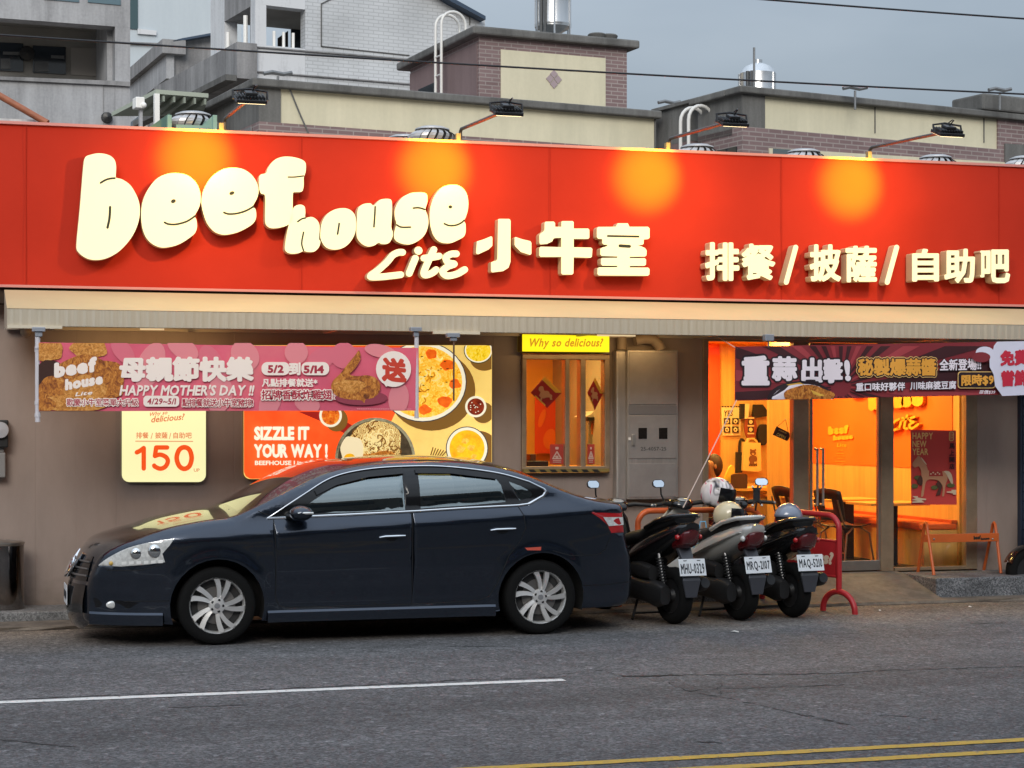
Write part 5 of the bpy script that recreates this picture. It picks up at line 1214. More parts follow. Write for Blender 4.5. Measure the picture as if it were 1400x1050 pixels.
# front wall as pieces round the balcony opening
wh.front(q, [(480,-78),(560,-36),(617,0),(663,25),(663,220),(417.5,220),(417.5,-84)], 0, .3, M_whit)
wh.front(q, [(349,-90),(417.3,-84),(417.3,13),(364,7),(349,5.3)], 0, .3, M_whitp); wh.front(q, [(349,5.35),(364,7.05),(364,62),(349,60.6)], 0, .3, M_whitp); wh.front(q, [(349,60.7),(417.3,67),(417.3,220),(349,220)], 0, .3, M_whitp)
uo0,_ = wh.uz(349,30); uR,_ = wh.uz(663,60); zT = wh.uz(349,-88)[1]; z0 = wh.uz(349,215)[1]
vS,_ = wh.vz(288,60)
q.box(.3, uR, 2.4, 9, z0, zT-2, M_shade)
q.build('wall', t)
# left side of it: pieces round the side balcony opening
q = MB(); va,_ = wh.vz(342,40); vb,_ = wh.vz(307,40); zo1 = wh.vz(342,9)[1]; zo0 = wh.vz(342,60)[1]
q.box(0,.3,.31,va,z0,zT,M_greyd); q.box(0,.3,vb,vS,z0,zT,M_whitp); q.box(0,.3,va,vb,z0,zo0,M_greyd); q.box(0,.3,va,vb,zo1,zT,M_greyd); q.box(.31,2.3,.35,2.39,wh.uz(364,5)[1]+.02,wh.uz(364,5)[1]+.2,M_shade)
q.build('side_wall', t)
q = MB(); wh.front(q, [(398,40),(417,31),(417,66),(398,64.5)], 2.35, .03, M_win); wh.front(q, [(380,52),(394,42),(394,64),(380,63)], 2.35, .03, mat('door_brown',(0.06,0.045,0.04),0.5)); q.build('window', t)
q = MB(); q.box(-.45,.0,-.12,vS+3,wh.uz(349,110)[1],wh.uz(349,61)[1],M_greyd); q.box(-.7,-.455,-.1,vS+4,wh.uz(349,114)[1],wh.uz(349,106)[1],M_cem); q.build('side_balcony', t)
q = MB(); ln = []
for p in ((349,63,663,88.5),(349,96.5,663,122)): wh.front(q, [(p[0],p[1]),(p[2],p[3]),(p[2],p[3]+1.6),(p[0],p[1]+1.6)], -.05, .045, M_greyd)
for p in ([(439,5),(440.2,5),(440.2,64),(439,63)],[(439,62.4),(560,75),(560,76.2),(439,63.6)],[(439,4.5),(452,-2),(470,-8),(470,-7),(452,-.8),(439,6)],[(606,0),(643,23),(643,34),(641.8,34),(641.8,23.8),(605,1.2)]): wh.front(q, p, -.025, .02, M_cem)
q.build('trim_line', t)
q = MB(); wh.front(q, [(478,-84),(562,-40),(619,-3),(664,22),(664,27),(617,2),(560,-34),(478,-77)], -.3, 2.0, M_bluet); q.build('roof_verge', t)
q = MB()
for v,z in ((.15,0),(.15,1)): pass
zr = wh.uz(364,61)[1]
for k in range(3): q.cyl((.5+k*.22,.2,zr-.1),(.5+k*.22,.2,zr+.35),.035,8,M_white)
q.build('balcony_post', t)
q = MB(); q.tube([(-.02,va+.25,zo0-.4),(-.02,va+.25,zo1-.15)],.05,8,M_white); q.tube([(-.02,vb-.3,zo0-.9),(-.02,vb-.3,zo1-.3)],.05,8,M_white); q.build('downpipe', t, smooth=True)
# --- rooftop canopy, water tanks, aerials
cn = Fr(290, 27.0, 9.5); t = cn.thing('rooftop_canopy', 'pale green sheet canopy on a white post behind the green roof cowl', 'canopy')
q = MB(); a = cn.uz(213,128); b_ = cn.uz(285,127); a2 = cn.uz(194,138,1.2); b2_ = cn.uz(300,131,1.2)
q.add([(a[0],0,a[1]),(b_[0],0,a[1]),(b_[0]+.3,1.3,a[1]-.05),(a[0]-.3,1.3,a[1]-.15),(a[0],0,a[1]+.06),(b_[0],0,a[1]+.06),(b_[0]+.3,1.3,a[1]+.01),(a[0]-.3,1.3,a[1]-.09)],[(0,1,2,3),(4,5,6,7),(0,1,5,4),(1,2,6,5),(2,3,7,6),(3,0,4,7)],mat('canopy_green',(0.33,0.37,0.31),0.6)); q.build('roof_sheet', t)
q = MB()
for k in range(5): q.box(a[0]+.1+k*.15, a[0]+.13+k*.15, .0, 1.2, a[1]-.10, a[1]-.02)
q.build('rib', t, mat('canopy_rib',(0.22,0.25,0.21),0.6))
q = MB(); q.box(a[0]-.02,a[0]+.05,-.02,.05,a[1]-1.2,a[1]); q.build('post', t, M_white)
t = cn.thing('utility_box', 'small white utility box on a pole behind the left end of the sign', 'box')
q = MB(); cn.rect(q, 186,132,198,147,-.2,.0,M_white); q.build('box', t, bevel=.01); q = MB(); cn.rect(q, 191,147.5,195,190,-.12,-.06,M_grey); q.build('pole', t)
q = MB(); q.ball((cn.uz(196.5,147,-.2)[0],-.2,cn.uz(196.5,147)[1]),.04,M_white); q.build('insulator', t)
def tank(label, px, ytop, ybot, wpx, d, legs):
    fr = Fr(px, d, 0); t = fr.thing('water_tank', label, 'water tank'); r = wpx/2*d/F; zt_ = fr.uz(px,ytop)[1]; zb = fr.uz(px,ybot)[1]
    m = mat('tank_steel',(0.66,0.67,0.68),0.24,0.9, nz=(1.2,.12), stretch=(6,6,.4))
    prof = [(.001,zb-.12),(r*.5,zb-.09),(r,zb)]
    z = zb
    while z < zt_-.1:
        prof += [(r,z+.02),(r*1.012,z+.04),(r*1.012,z+.06),(r,z+.08),(r,min(z+.42,zt_))]; z += .45
    prof += [(r,zt_),(r*.8,zt_+.1),(r*.25,zt_+.17),(r*.25,zt_+.22),(.001,zt_+.23)]
    b = MB(); b.lathe(prof,36,m); b.build('body', t, smooth=True)
    for k in range(legs):
        a = 2*math.pi*k/legs+.3; b = MB(); b.tube([(r*1.02*math.cos(a),r*1.02*math.sin(a),zb-.55),(r*1.02*math.cos(a),r*1.02*math.sin(a),zt_)],.018,6,m); b.build('leg', t)
    b = MB(); b.tube([(-r*.86,-r*.6,zb-.5),(-r*.86,-r*.6,zt_)],.03,8,mat('tank_pipe',(0.05,0.055,0.06),0.5)); b.tube([(-r*.7,-r*.8,zb-.5),(-r*.7,-r*.8,zt_)],.025,8,mat('tank_pipe',(0.05,0.055,0.06),0.5)); b.build('pipe', t)
tank('tall stainless water tank standing on the stair tower', 756, -60, 38, 50, 33.5, 6)
tank('small round steel water tank on the right brick building', 1036, 101, 130, 50, 30.0, 5)
def aerial(px, y0, y1, d, label, kind):
    fr = Fr(px, d, 5); t = fr.thing('aerial', label, 'aerial'); zb = fr.uz(px,y1)[1]; zt_ = fr.uz(px,y0)[1]; m = mat('aerial_grey',(0.16,0.17,0.18),0.5,.3)
    b = MB(); b.cyl((0,0,zb-.2),(0,0,zt_),.018,8,m); b.build('mast', t)
    b = MB()
    if kind: b.tube([(0,0,zt_-.9),(-.35,0,zt_-1.1),(-.4,0,zt_-1.3)],.015,6,m)
    else: b.tube([(-.2,0,zt_+.02),(-.08,0,zt_+.05),(.08,0,zt_+.03),(.2,0,zt_+.06)],.03,6,m)
    b.build('arm', t)
aerial(1031,65,115,29.0,'thin aerial mast beside the small round water tank',1)
for i,(px,y0,y1) in enumerate(((380,104,114),(915,143,152),(1169,124,131),(1367,126,132))): aerial(px,y0,y1,(26.2,31.0,27.6,28.5)[i],('tiny roof aerial on the left end of the long cream parapet','tiny roof aerial on the parapet left of the white ladder','tiny roof aerial on the right cream parapet','tiny roof aerial on the raised block at the far right')[i],0)
for i,px in enumerate((827,843)):
    fr = tw; u,z = tw.uz(px,52); t = thing('roof_pot', ('dark clay pot near the right end of the tower coping','dark clay pot at the right end of the tower coping')[i], 'pot', tuple(tw.O)); t.rotation_euler = (0,0,tw.dl); ORG[t] = Vector((0,0,0))
    b = MB(); zc_ = tw.uz(655,37.5)[1]; b.lathe([(.001,0),(.11,0),(.16,.12),(.14,.14),(.001,.13)],14,M_cem,Matrix.Translation((u,.3,zc_))); b.build('pot', t, smooth=True)
# --- turbine vents on the restaurant roof
def turbine(label):
    t = thing('turbine_vent', label, 'roof vent', (0,0,0), 'turbine vents along the restaurant roof')
    m = mat('vent_steel',(0.50,0.50,0.51),0.42,0.5, nz=(6,.15)); r = .25
    b = MB(); b.lathe([(r*.72,-.4),(r*.72,-.02),(r*.9,0),(r*.9,.012)],24,m); b.build('neck', t, smooth=True)
    b = MB(); K = 18
    for k in range(K):
        a = 2*math.pi*k/K; vs = []
        for j in range(7):
            h = j/6; rr = r*(.86+.18*math.sin(math.pi*min(1,h*1.05)))*(1 if h < .75 else 1-.28*(h-.75)/.25); tw_ = .32*h
            for da, dr in ((0,1.0),(.26,.92)): vs.append((rr*dr*math.cos(a+da+tw_), rr*dr*math.sin(a+da+tw_), .012+.170*h))
        b.add(vs, [(2*j,2*j+1,2*j+3,2*j+2) for j in range(6)], m)
    b.build('blades', t, fixn=False)
    b = MB(); b.lathe([(r*.74,.182),(r*.72,.195),(r*.5,.215),(.001,.225)],24,m); b.build('cap', t, smooth=True)
    b = MB(); b.lathe([(r*.6,0),(r*.78,.06),(r*.7,.14),(r*.4,.18)],20,mat('vent_inside',(0.03,0.03,0.032),0.8)); b.build('core', t)
    return t
tv0 = None
for i,(px,yt,Y,lab) in enumerate(((264,152.5,19.5,'turbine vent inside the green roof cowl'),(591,172.5,19.5,'turbine vent above the second orange pool of light, the nearer of two'),(553,184,21.0,'turbine vent half hidden behind its neighbour over the s of the lettering'),(953,197,19.5,'turbine vent under the arm of the third floodlight'),(1099,203.5,19.5,'turbine vent above the last orange pool of light'),(1279,211.5,19.5,'turbine vent just below the rightmost floodlight'),(1357,225,21.5,'turbine vent barely showing over the sign near its right end'),(1402,213,19.5,'dark turbine vent cut by the right edge of the photo'))):
    c = turbine(lab) if tv0 is None else copy_tree(tv0)
    if tv0 is None: tv0 = c
    c['label'] = lab; p = P(px, yt, Y); c.location = (p.x, Y, p.z-.225); c.rotation_euler = (0,0,i*.7)
# --- green cowl, orange brace, cables, neighbour
t = thing('roof_cowl', 'faded green sheet metal cowl around a turbine vent', 'cowl', P(265,182,19.0))
M_gr = mat('faded_green',(0.24,0.40,0.34),0.6,nz=(3,.2)); M_grd = mat('dark_green',(0.06,0.13,0.11),0.6)
q = MB(); q.bbox_px(241,170,285,186,19.0,19.04,M_gr); q.build('front_sheet', t)
q = MB(); q.solid(union([[(277,186),(277,171),(291,158),(291,186)]]), onY(19.06), (0,.5,0), M_gr); q.build('side_sheet', t)
q = MB(); q.solid(union([[(200,177),(231,155),(233,157),(233,186),(203,186)]]), onY(19.2), (0,.4,0), M_grd, M_grd); q.build('flap', t)
for x in (229,291):
    q = MB(); q.bbox_px(x,157,x+6,187,18.94,18.99,M_gr); q.build('post', t, bevel=.004)
q = MB(); q.tube([P(-40,108,17.9),P(65,168.5,17.62)],.032,10,mat('brace_rust',(0.33,0.11,0.05),0.6,nz=(8,.3))); tag(q.build('steel_brace', smooth=True), 'rust orange steel brace running up from the left end of the sign', 'brace')
q = MB(); q.bbox_px(-40,160,62,170,17.75,17.8,M_whitp); tag(q.build('flashing', None), 'strip of pale flashing behind the left end of the sign', 'flashing')
def wire(name, pts, r, label):
    q = MB(); q.tube(pts, r, 6, mat('cable_black',(0.015,0.016,0.02),0.6)); tag(q.build(name, smooth=True), label, 'cable')
def sag(a, b, s, n=24): return [a.lerp(b, i/n)-Vector((0,0,4*s*(i/n)*(1-i/n))) for i in range(n+1)]
wire('overhead_cable', sag(P(-300,27,15.0),P(1800,146,15.0),.05), .0085, 'black overhead cable crossing the whole view behind the floodlights')
wire('overhead_cable', sag(P(700,-30,14.0),P(1800,50,14.0),.03), .008, 'black overhead cable high in the sky at upper right')
nb = thing('neighbour_shop', 'dark blue shutter front of the shop next door at the right edge', 'shop', (XR+.1,YW-.3,0))
M_shut = mat('shutter_blue',(0.03,0.045,0.08),0.45)
q = MB(); q.box(XR+.004, XR+4, YW-.06, YW+4, .224, ZR+.1, M_shut); q.build('wall', nb)
q = MB()
for k in range(26): q.box(XR+.02, XR+4, YW-.085, YW-.063, .25+k*.1, .335+k*.1, M_shut)
q.build('shutter', nb)
# the other side of the street, which the car windows mirror
op_ = thing('street_row', 'plain grey apartment row across the street behind the viewer', 'building', (4,-6,0))
M_far = mat('row_grey', (0.13,0.125,0.12), 0.8, nz=(.5,.4)); rnd = random.Random(5)
x = -42
while x < 46:
    w_ = rnd.uniform(4.5,7.5); h_ = rnd.uniform(9.5,14.5); dp = rnd.uniform(0,1.6)
    q = MB(); q.box(x, x+w_-.03, -16, -6-dp, 0, h_, M_far); q.build('wall', op_)
    q = MB()
    for j in range(int(h_//3.1)):
        for k in range(2): q.box(x+.6+k*w_*.46, x+.6+k*w_*.46+w_*.3, -5.99-dp, -5.94-dp, 1.0+j*3.1, 2.7+j*3.1, M_win)
    q.build('window', op_)
    q = MB(); q.box(x+.2, x+w_-.3, -5.9-dp, -4.9-dp, 3.0, 3.15, M_cem); q.box(x+.3, x+w_-.5, -5.92-dp, -5.7-dp, 3.3, 4.1, mat('row_sign_%d' % (int(x) % 3), ((0.5,0.06,0.05),(0.6,0.58,0.5),(0.05,0.12,0.3))[int(x) % 3], 0.5)); q.build('shop_canopy', op_)
    x += w_
# ================================================================== dining room seen through the shopfront
M_orseat = mat('orange_cushion', (0.70,0.12,0.015), 0.5); M_ironb = mat('black_iron', (0.012,0.011,0.010), 0.45, 0.3); M_ttop = mat('table_laminate', (0.80,0.42,0.10), 0.35, nz=(4,.15), stretch=(1,6,1))
M_tube = mat('chair_tube', (0.28,0.22,0.15), 0.3, 0.8); M_shell = mat('chair_shell', (0.022,0.018,0.014), 0.35)
fz = ZI0
bq_ = thing('wall_bench', 'long bench with an orange cushion along the dining room wall', 'bench', (10,19.6,fz))
q = MB(); q.box(9.78,XS-.004,18.02,22.2,fz+.40,fz+.47,M_orseat); q.build('cushion', bq_, bevel=.02)
q = MB(); q.box(9.82,XS-.004,18.02,22.2,fz+.002,fz+.398,M_wood); q.build('base', bq_)
q = MB(); q.box(XS-.07,XS-.005,18.02,22.2,fz+.471,fz+.50,mat('bench_back',(0.5,0.09,0.012),0.5)); q.build('backrest_rail', bq_)
def table(x, y, label):
    t = thing('dining_table', label, 'table', (x,y,fz), 'dining tables along the bench')
    b = MB(); b.box(x-.36,x+.33,y-.3,y+.3,fz+.655,fz+.685,M_ttop); b.build('tabletop', t, bevel=.004)
    b = MB(); b.box(x-.07,x+.07,y-.07,y+.07,fz+.012,fz+.654,M_ironb); b.build('leg', t); b = MB(); b.box(x-.22,x+.22,y-.2,y+.2,fz+.001,fz+.012,M_ironb); b.build('base_plate', t)
for y, l in ((18.42,'oak topped table nearest the glass, behind the New Year poster'),(19.45,'oak topped table in the middle behind the glass door'),(20.62,'oak topped table deepest in the dining room, by the door handle')): table(9.62, y, l)
def chair(label, mshell, kind='chair'):
    t = thing('dining_chair', label, 'chair', (0,0,0), 'dining chairs')
    b = MB(); vs = []; n = 7
    for i in range(n):
        for j in range(7):
            u = -1+2*j/6; x = -.20+.40*i/(n-1); vs.append((x, u*.20*(1-.08*(i/(n-1))), .44+.025*u*u-.02*math.sin(math.pi*i/(n-1))))
    b.add(vs, [(i*7+j,(i+1)*7+j,(i+1)*7+j+1,i*7+j+1) for i in range(n-1) for j in range(6)], mshell); o = b.build('seat', t, smooth=True); sm_ = o.modifiers.new('thick','SOLIDIFY'); sm_.thickness = .012
    b = MB(); vs = []
    for i in range(n):
        for j in range(7):
            u = -1+2*j/6; h = i/(n-1); w = .19*(1-.25*max(0,h-.6)); vs.append((-.21-.10*h+.03*u*u, u*w*(.9+.25*h), .50+.34*h-.03*u*u*h))
    b.add(vs, [(i*7+j,(i+1)*7+j,(i+1)*7+j+1,i*7+j+1) for i in range(n-1) for j in range(6) if not (i in (2,3) and j in (2,3))], mshell); o = b.build('backrest', t, smooth=True); sm_ = o.modifiers.new('thick','SOLIDIFY'); sm_.thickness = .012
    for sx, sy in ((1,1),(1,-1),(-1,1),(-1,-1)):
        b = MB(); b.tube([(sx*.05,sy*.17,.43),(sx*.17,sy*.19,.36),(sx*.23,sy*.21,.0)],.011,8,M_tube); b.build('leg', t, smooth=True)
    for sy in (1,-1):
        b = MB(); b.tube([(-.18,sy*.17,.43),(-.23,sy*.18,.52),(-.29,sy*.17,.72)],.010,8,M_tube); b.build('back_frame', t, smooth=True)
    b = MB(); b.cyl((-.2,-.2,.16),(-.2,.2,.16),.009,8,M_tube); b.build('stretcher', t)
    return t
ch0 = None
for x,y,rz,l in ((9.02,19.30,8,'black shell chair with bent tube legs just left of the door post'),(8.86,20.5,-12,'black shell chair behind the door handle, deeper in the room'),(9.12,18.45,20,'black shell chair with its back to the glass, beside the rightmost table'),(8.15,20.3,160,'black shell chair beyond the scooter helmets in the left pane')):
    c = chair(l, M_shell) if ch0 is None else copy_tree(ch0)
    if ch0 is None: ch0 = c
    c['label'] = l; c.location = (x,y,fz); c.rotation_euler = (0,0,R(rz))
# left-pane contents
t = thing('side_counter', 'oak counter in front of the merchandise wall behind the left pane', 'counter', (7.8,21.3,fz))
q = MB(); q.bbox_px(960,668,1084,672,20.8,21.5,M_ttop); q.build('countertop', t); q = MB(); q.bbox_px(962,672.3,1082,720,20.9,21.45,M_wood); q.build('base', t)
YBK = 22.58
q = MB(); q.bbox_px(930,440,984,760,YBK-.03,YBK+.015,M_rwall); q.bbox_px(966,455,981,475,YBK-.04,YBK-.031,M_owall); tag(q.build('red_wall_panel'), 'tall red panel at the left end of the dining room back wall', 'wall panel')
t = thing('wood_column', 'oak clad screen column behind the hanging OPEN sign', 'column', (8.6,21,fz))
a = Xp(1052,20.4); b_ = Xp(1083.5,20.4); q = MB(); q.box(a,b_,20.4,20.47,fz+.002,ZI1-.002,M_wood); q.build('cladding', t); q = MB(); q.box(a-.01,b_+.01,20.39,20.48,fz+.003,fz+.10,mat('skirting_dark',(0.10,0.05,0.02),0.5)); q.build('skirting', t)
def sheet(name, label, cat, pts, Yp_, m, th=.004):
    t = thing(name, label, cat, tuple(P(sum(p[0] for p in pts)/len(pts), max(p[1] for p in pts), Yp_)))
    b = MB(); b.solid(union([pts]), onY(Yp_), (0,th,0), m, m); b.build('sheet', t); return t
M_ppr = mat('poster_paper', (0.74,0.60,0.30), 0.7); M_ink = mat('poster_ink', (0.03,0.018,0.010), 0.7)
t = sheet('yes_poster', 'cream poster reading YES over four small dark pictures', 'poster', [(986,556),(1012.5,557),(1012.5,595.5),(988,595.5)], YBK-.01, M_ppr)
pr = Print(YBK-.012,.002); pr.text('lettering','YES',(989,561,1001.5,569),M_ink,.02,sk=1)
for x in (989.5,1001):
    for y in (571.5,583): pr.lay('picture', poly([(x,y),(x+9,y),(x+9,y+8.5),(x,y+8.5)]), M_ink); pr.lay('picture', union([ell(x+4.5,y+4.4,2.7,3.1,14)]), M_ppr); pr.lay('picture', union([ell(x+4.5,y+4.6,1.1,1.3,10)]), M_ink)
pr.build(t)
t = thing('price_strip', 'row of small dark caption marks above the YES poster', 'sign', P(1000,557,YBK)); pr = Print(YBK-.01,.002)
for k in range(7): pr.lay('marks', poly([(986.5+k*3.8,555),(989.3+k*3.8,555),(989.3+k*3.8,556.9),(986.5+k*3.8,556.9)]), M_ink, up=0 if k else 1)
pr.build(t)
def hang(name, label, cat, outs, m, Y, th=.05, extra=None):
    t = thing(name, label, cat, tuple(P(outs[0][0][0], outs[0][0][1], Y)))
    b = MB(); b.solid(union(outs), onY(Y), (0,th,0), m, m); b.build('body', t)
    if extra: extra(t)
    return t
M_bkc = mat('black_cloth', (0.016,0.012,0.010), 0.85); M_brc = mat('brown_cloth', (0.09,0.035,0.018), 0.85); M_tot = mat('tote_canvas', (0.80,0.56,0.18), 0.85, nz=(8,.1))
hang('black_apron','black apron hanging behind the dark banner at the merchandise wall','apron',[[(1031,553),(1043,553),(1051,564),(1050,569),(1042,570),(1030,572)]],M_bkc,YBK-.08)
hang('black_apron','narrow black apron hanging right of the YES poster','apron',[[(1013,552),(1018.5,552),(1018.5,572),(1012.5,573)]],M_bkc,YBK-.08)
def tagx(t):
    p2 = Print(YBK-.095,.003)
    for y in (573,583.5): p2.lay('picture', poly([(1022.5,y),(1030.5,y),(1030.5,y+7.5),(1022.5,y+7.5)]), M_ink); p2.lay('picture', union([ell(1026.5,y+3.8,2.5,2.8,14)]), M_ppr)
    for y in (570.5,581.2,591.8): p2.lay('picture', poly([(1022,y),(1031,y),(1031,y+1.8),(1022,y+1.8)]), M_ppr)
    p2.build(t)
hang('oval_board','reddish brown oval board with two small pictures','board',[ell(1026.5,585,8.2,16,26)],mat('board_redbrown',(0.28,0.05,0.015),0.7),YBK-.09,.03,tagx)
hang('paper_card','pale striped card above the oval board','card',[[(1019,552),(1025,552),(1023,572),(1018.5,572.5)]],M_ppr,YBK-.1,.01)
hang('hat','dark brown cap hanging on the merchandise wall','hat',[smooth2([(1041,582),(1046,580),(1050,583),(1050,596),(1049,604),(1045,609),(1041,606),(1038,598),(1038,590)],3)],M_bkc,YBK-.12,.09)
hang('black_bag','slim black bag with a long strap beside the bear tote','bag',[[(1007.5,618),(1016,618.5),(1015,646),(1007,647)], *stroke_polys(smooth2([(1012,619),(1012.5,606),(1015,600),(1018,603)],3,False),.9)],M_bkc,YBK-.1)
def bear(t):
    p2 = Print(YBK-.165,.003); bb = mat('bear_brown',(0.20,0.075,0.022),0.8)
    p2.lay('bear_print', union([blob(1029.5,619,4.2,4.2,2,.08), ell(1026.6,615.2,1.5,1.5,10), ell(1032.6,615.2,1.5,1.5,10), blob(1029.5,629,5.2,6.6,3,.1), ell(1025.6,626.5,1.6,3.4,12,.3), ell(1033.6,626.5,1.6,3.4,12,-.3), ell(1026.8,634,2.1,2.2,12), ell(1032.6,634,2.1,2.2,12)]), bb)
    p2.lay('bear_print', union([ell(1029.6,620.6,1.6,1.3,10), ell(1032.4,632.5,1.2,1.5,10)]), M_tot); p2.lay('bear_print', union([ell(1028,618.2,.5,.5,8), ell(1031,618.2,.5,.5,8), ell(1029.6,620.2,.6,.4,8)]), M_ink)
    for k in range(4): p2.lay('bear_print', poly([(1024+k*3,635),(1026.2+k*3,635),(1026.2+k*3,637),(1024+k*3,637)]), M_ink, up=0 if k else 1)
    p2.build(t)
hang('tote_bag','cream tote bag printed with a brown teddy bear','bag',[[(1017.5,604.5),(1040,605.5),(1041,643),(1036,645),(1016,643.5)], *stroke_polys([(1022,605),(1024,600),(1031,599.5),(1035,604)],1.0)],M_tot,YBK-.16,.06,bear)
hang('yellow_chair','tall rounded yellow chair back behind the full face helmet','chair',[smooth2([(989,668),(992,652),(997,640),(1001,636),(1004,640),(1003,655),(1000,668)],3)],mat('yellow_chair',(0.95,0.60,0.07),0.4),20.6,.04)
hang('dark_chair','dark square chair back behind the phone holder','chair',[rrect(1001.5,648,1022,668,3)],M_brc,20.5,.05)
hang('wall_shelf','thin oak shelf under the bear tote','shelf',[[(1022,662),(1052,661),(1052,664),(1022,665)]],M_ttop,YBK-.25,.22)
# person standing behind the left edge of the glass
def person():
    t = thing('person', 'person with brown hair in a dark brown top behind the left edge of the glass', 'person', (0,0,0))
    skin = mat('skin', (0.30,0.14,0.075), 0.55); hair = mat('hair_brown', (0.035,0.012,0.005), 0.6)
    def skinmesh(name, verts, edges, m, parent, sub=2):
        me = bpy.data.meshes.new(name); me.from_pydata([v[:3] for v in verts], edges, []); o = bpy.data.objects.new(name, me); COL.objects.link(o); o.parent = parent
        sk = o.modifiers.new('skin','SKIN'); lay = me.skin_vertices[0].data if me.skin_vertices else None
        if lay is None:
            bm = bmesh.new(); bm.from_mesh(me); bm.verts.layers.skin.verify(); bm.to_mesh(me); bm.free(); lay = me.skin_vertices[0].data
        for i, v in enumerate(verts): lay[i].radius = (v[3], v[4] if len(v) > 4 else v[3]); lay[i].use_root = (i == 0)
        o.modifiers.new('sub','SUBSURF').levels = sub; o.modifiers['sub'].render_levels = sub; me.materials.append(m); me.polygons.foreach_set('use_smooth', [True]*len(me.polygons)); return o
    vs = [(0,0,.86,.14,.11),(0,0,1.05,.125,.10),(0,0,1.25,.15,.11),(0,0,1.38,.12,.09),(0,0,1.45,.055,.055),(0,.01,1.52,.062,.07),(0,.02,1.60,.078,.092),(0,.02,1.67,.062,.075),
          (.09,0,.82,.085),(.10,.02,.46,.058),(.10,0,.09,.042),(.10,.12,.04,.035),(-.09,0,.82,.085),(-.10,.02,.46,.058),(-.10,0,.09,.042),(-.10,.12,.04,.035),
          (.17,0,1.37,.055),(.23,-.02,1.10,.042),(.22,.12,.92,.03),(.22,.20,.88,.026),(-.17,0,1.37,.055),(-.23,-.02,1.10,.042),(-.22,.12,.92,.03),(-.22,.20,.88,.026)]
    ed = [(0,1),(1,2),(2,3),(3,4),(4,5),(5,6),(6,7),(0,8),(8,9),(9,10),(10,11),(0,12),(12,13),(13,14),(14,15),(3,16),(16,17),(17,18),(18,19),(3,20),(20,21),(21,22),(22,23)]
    body_ = skinmesh('body', vs, ed, skin, t)
    tv = [(0,0,.84,.165,.13),(0,0,1.05,.145,.115),(0,0,1.25,.168,.125),(0,0,1.385,.13,.10),(.18,0,1.375,.065),(.235,-.02,1.12,.055),(-.18,0,1.375,.065),(-.235,-.02,1.12,.055)]
    skinmesh('top', tv, [(0,1),(1,2),(2,3),(3,4),(4,5),(3,6),(6,7)], mat('top_brown',(0.05,0.022,0.014),0.8), t)
    b = MB(); b.ball((0,-.045,1.60),1,hair,20,14,(.100,.098,.140)); b.build('hair', t, smooth=True)
    b = MB()
    for s in (-1,1): b.ball((s*.032,.105,1.605),.010,M_ink,8,6); b.ball((s*.082,.02,1.59),1,skin,8,6,(.012,.02,.03))
    b.ball((0,.115,1.578),1,skin,8,6,(.012,.016,.02)); b.ball((0,.105,1.545),1,mat('lips',(0.4,0.12,0.09),0.5),8,6,(.022,.008,.007)); b.build('face', t, smooth=True)
    for s in (-1,1):
        for k,(dx,ln) in enumerate(((-.025,.055),(-.009,.065),(.008,.062),(.024,.05))):
            b = MB(); b.tube([(s*.22+dx,.205,.875),(s*.22+dx,.205+ln*.6,.86),(s*.22+dx,.205+ln,.835)],[.009,.008,.007],8,skin); b.build('finger', t, smooth=True)
        b = MB(); b.tube([(s*.20,.18,.88),(s*.18,.215,.865),(s*.178,.235,.85)],[.010,.009,.008],8,skin); b.build('thumb', t, smooth=True)
    p = P(973,620,20.4); t.location = (p.x, 20.4, p.z-1.74); t.rotation_euler = (0,0,R(112))
person()
# OPEN sign hanging inside the glass, New Year poster on the glass, stickers
t = sheet('open_sign', 'dark tilted sign reading OPEN hung on a cord inside the left pane', 'sign', [(1062,583),(1079,591.5),(1080,597),(1076.5,603),(1057,594.5)], YW+.075, mat('open_board',(0.045,0.012,0.010),0.5), .012)
pr = Print(YW+.074,.0015); g = text('OPEN',.02)
def rot(tr, x0, y0, w, h, a):
    v = tr[0]; u0,u1 = min(p[0] for p in v),max(p[0] for p in v); w0,w1 = min(p[1] for p in v),max(p[1] for p in v)
    return [(x0+w*(p[0]-u0)/(u1-u0)*math.cos(a)+h*(p[1]-w0)/(w1-w0)*math.sin(a), y0+w*(p[0]-u0)/(u1-u0)*math.sin(a)-h*(p[1]-w0)/(w1-w0)*math.cos(a)) for p in v], tr[1], tr[2]
pr.lay('lettering', rot(g,1061,595.5,13,4.6,.42), M_tot); pr.lay('lettering', rot(text('COME IN',.01),1064.5,588.6,11,1.7,.42), M_tot); pr.build(t)
q = MB(); q.tube([P(1062,584,YW+.08),P(1074,573.5,YW+.08),P(1078,592,YW+.08)],.003,5,M_ink); q.build('cord', t); q = MB(); q.ball(P(1074,573.5,YW+.08),.008,M_steel); q.build('hook', t)
YPN = YW+.028
t = sheet('new_year_poster', 'dark red HAPPY NEW YEAR poster with a brown horse on the right pane', 'poster', [(1245,587.5),(1307,588.5),(1308,690),(1246,690)], YPN, mat('poster_dark_red',(0.62,0.06,0.05),0.6))
pr = Print(YPN,.0015); M_pg = mat('poster_sand',(0.85,0.60,0.22),0.6)
pr.text('lettering','HAPPY',(1247.5,591.5,1275.5,600.5),M_pg,.02); pr.text('lettering','NEW',(1247.5,602.5,1266.5,611.5),M_pg,.02); pr.text('lettering','YEAR',(1247.5,613,1269,622),M_pg,.02)
pr.lay('ornament', union([rrect(1297.5,590,1304,603,2.5)]), M_pg); pr.lay('ornament', union([rrect(1298.5,591,1303,602,1.5)]), mat('poster_dark_red',(0,0,0))); pr.text('lettering','馬年',(1299,592,1302.7,601) ,M_pg,.0)
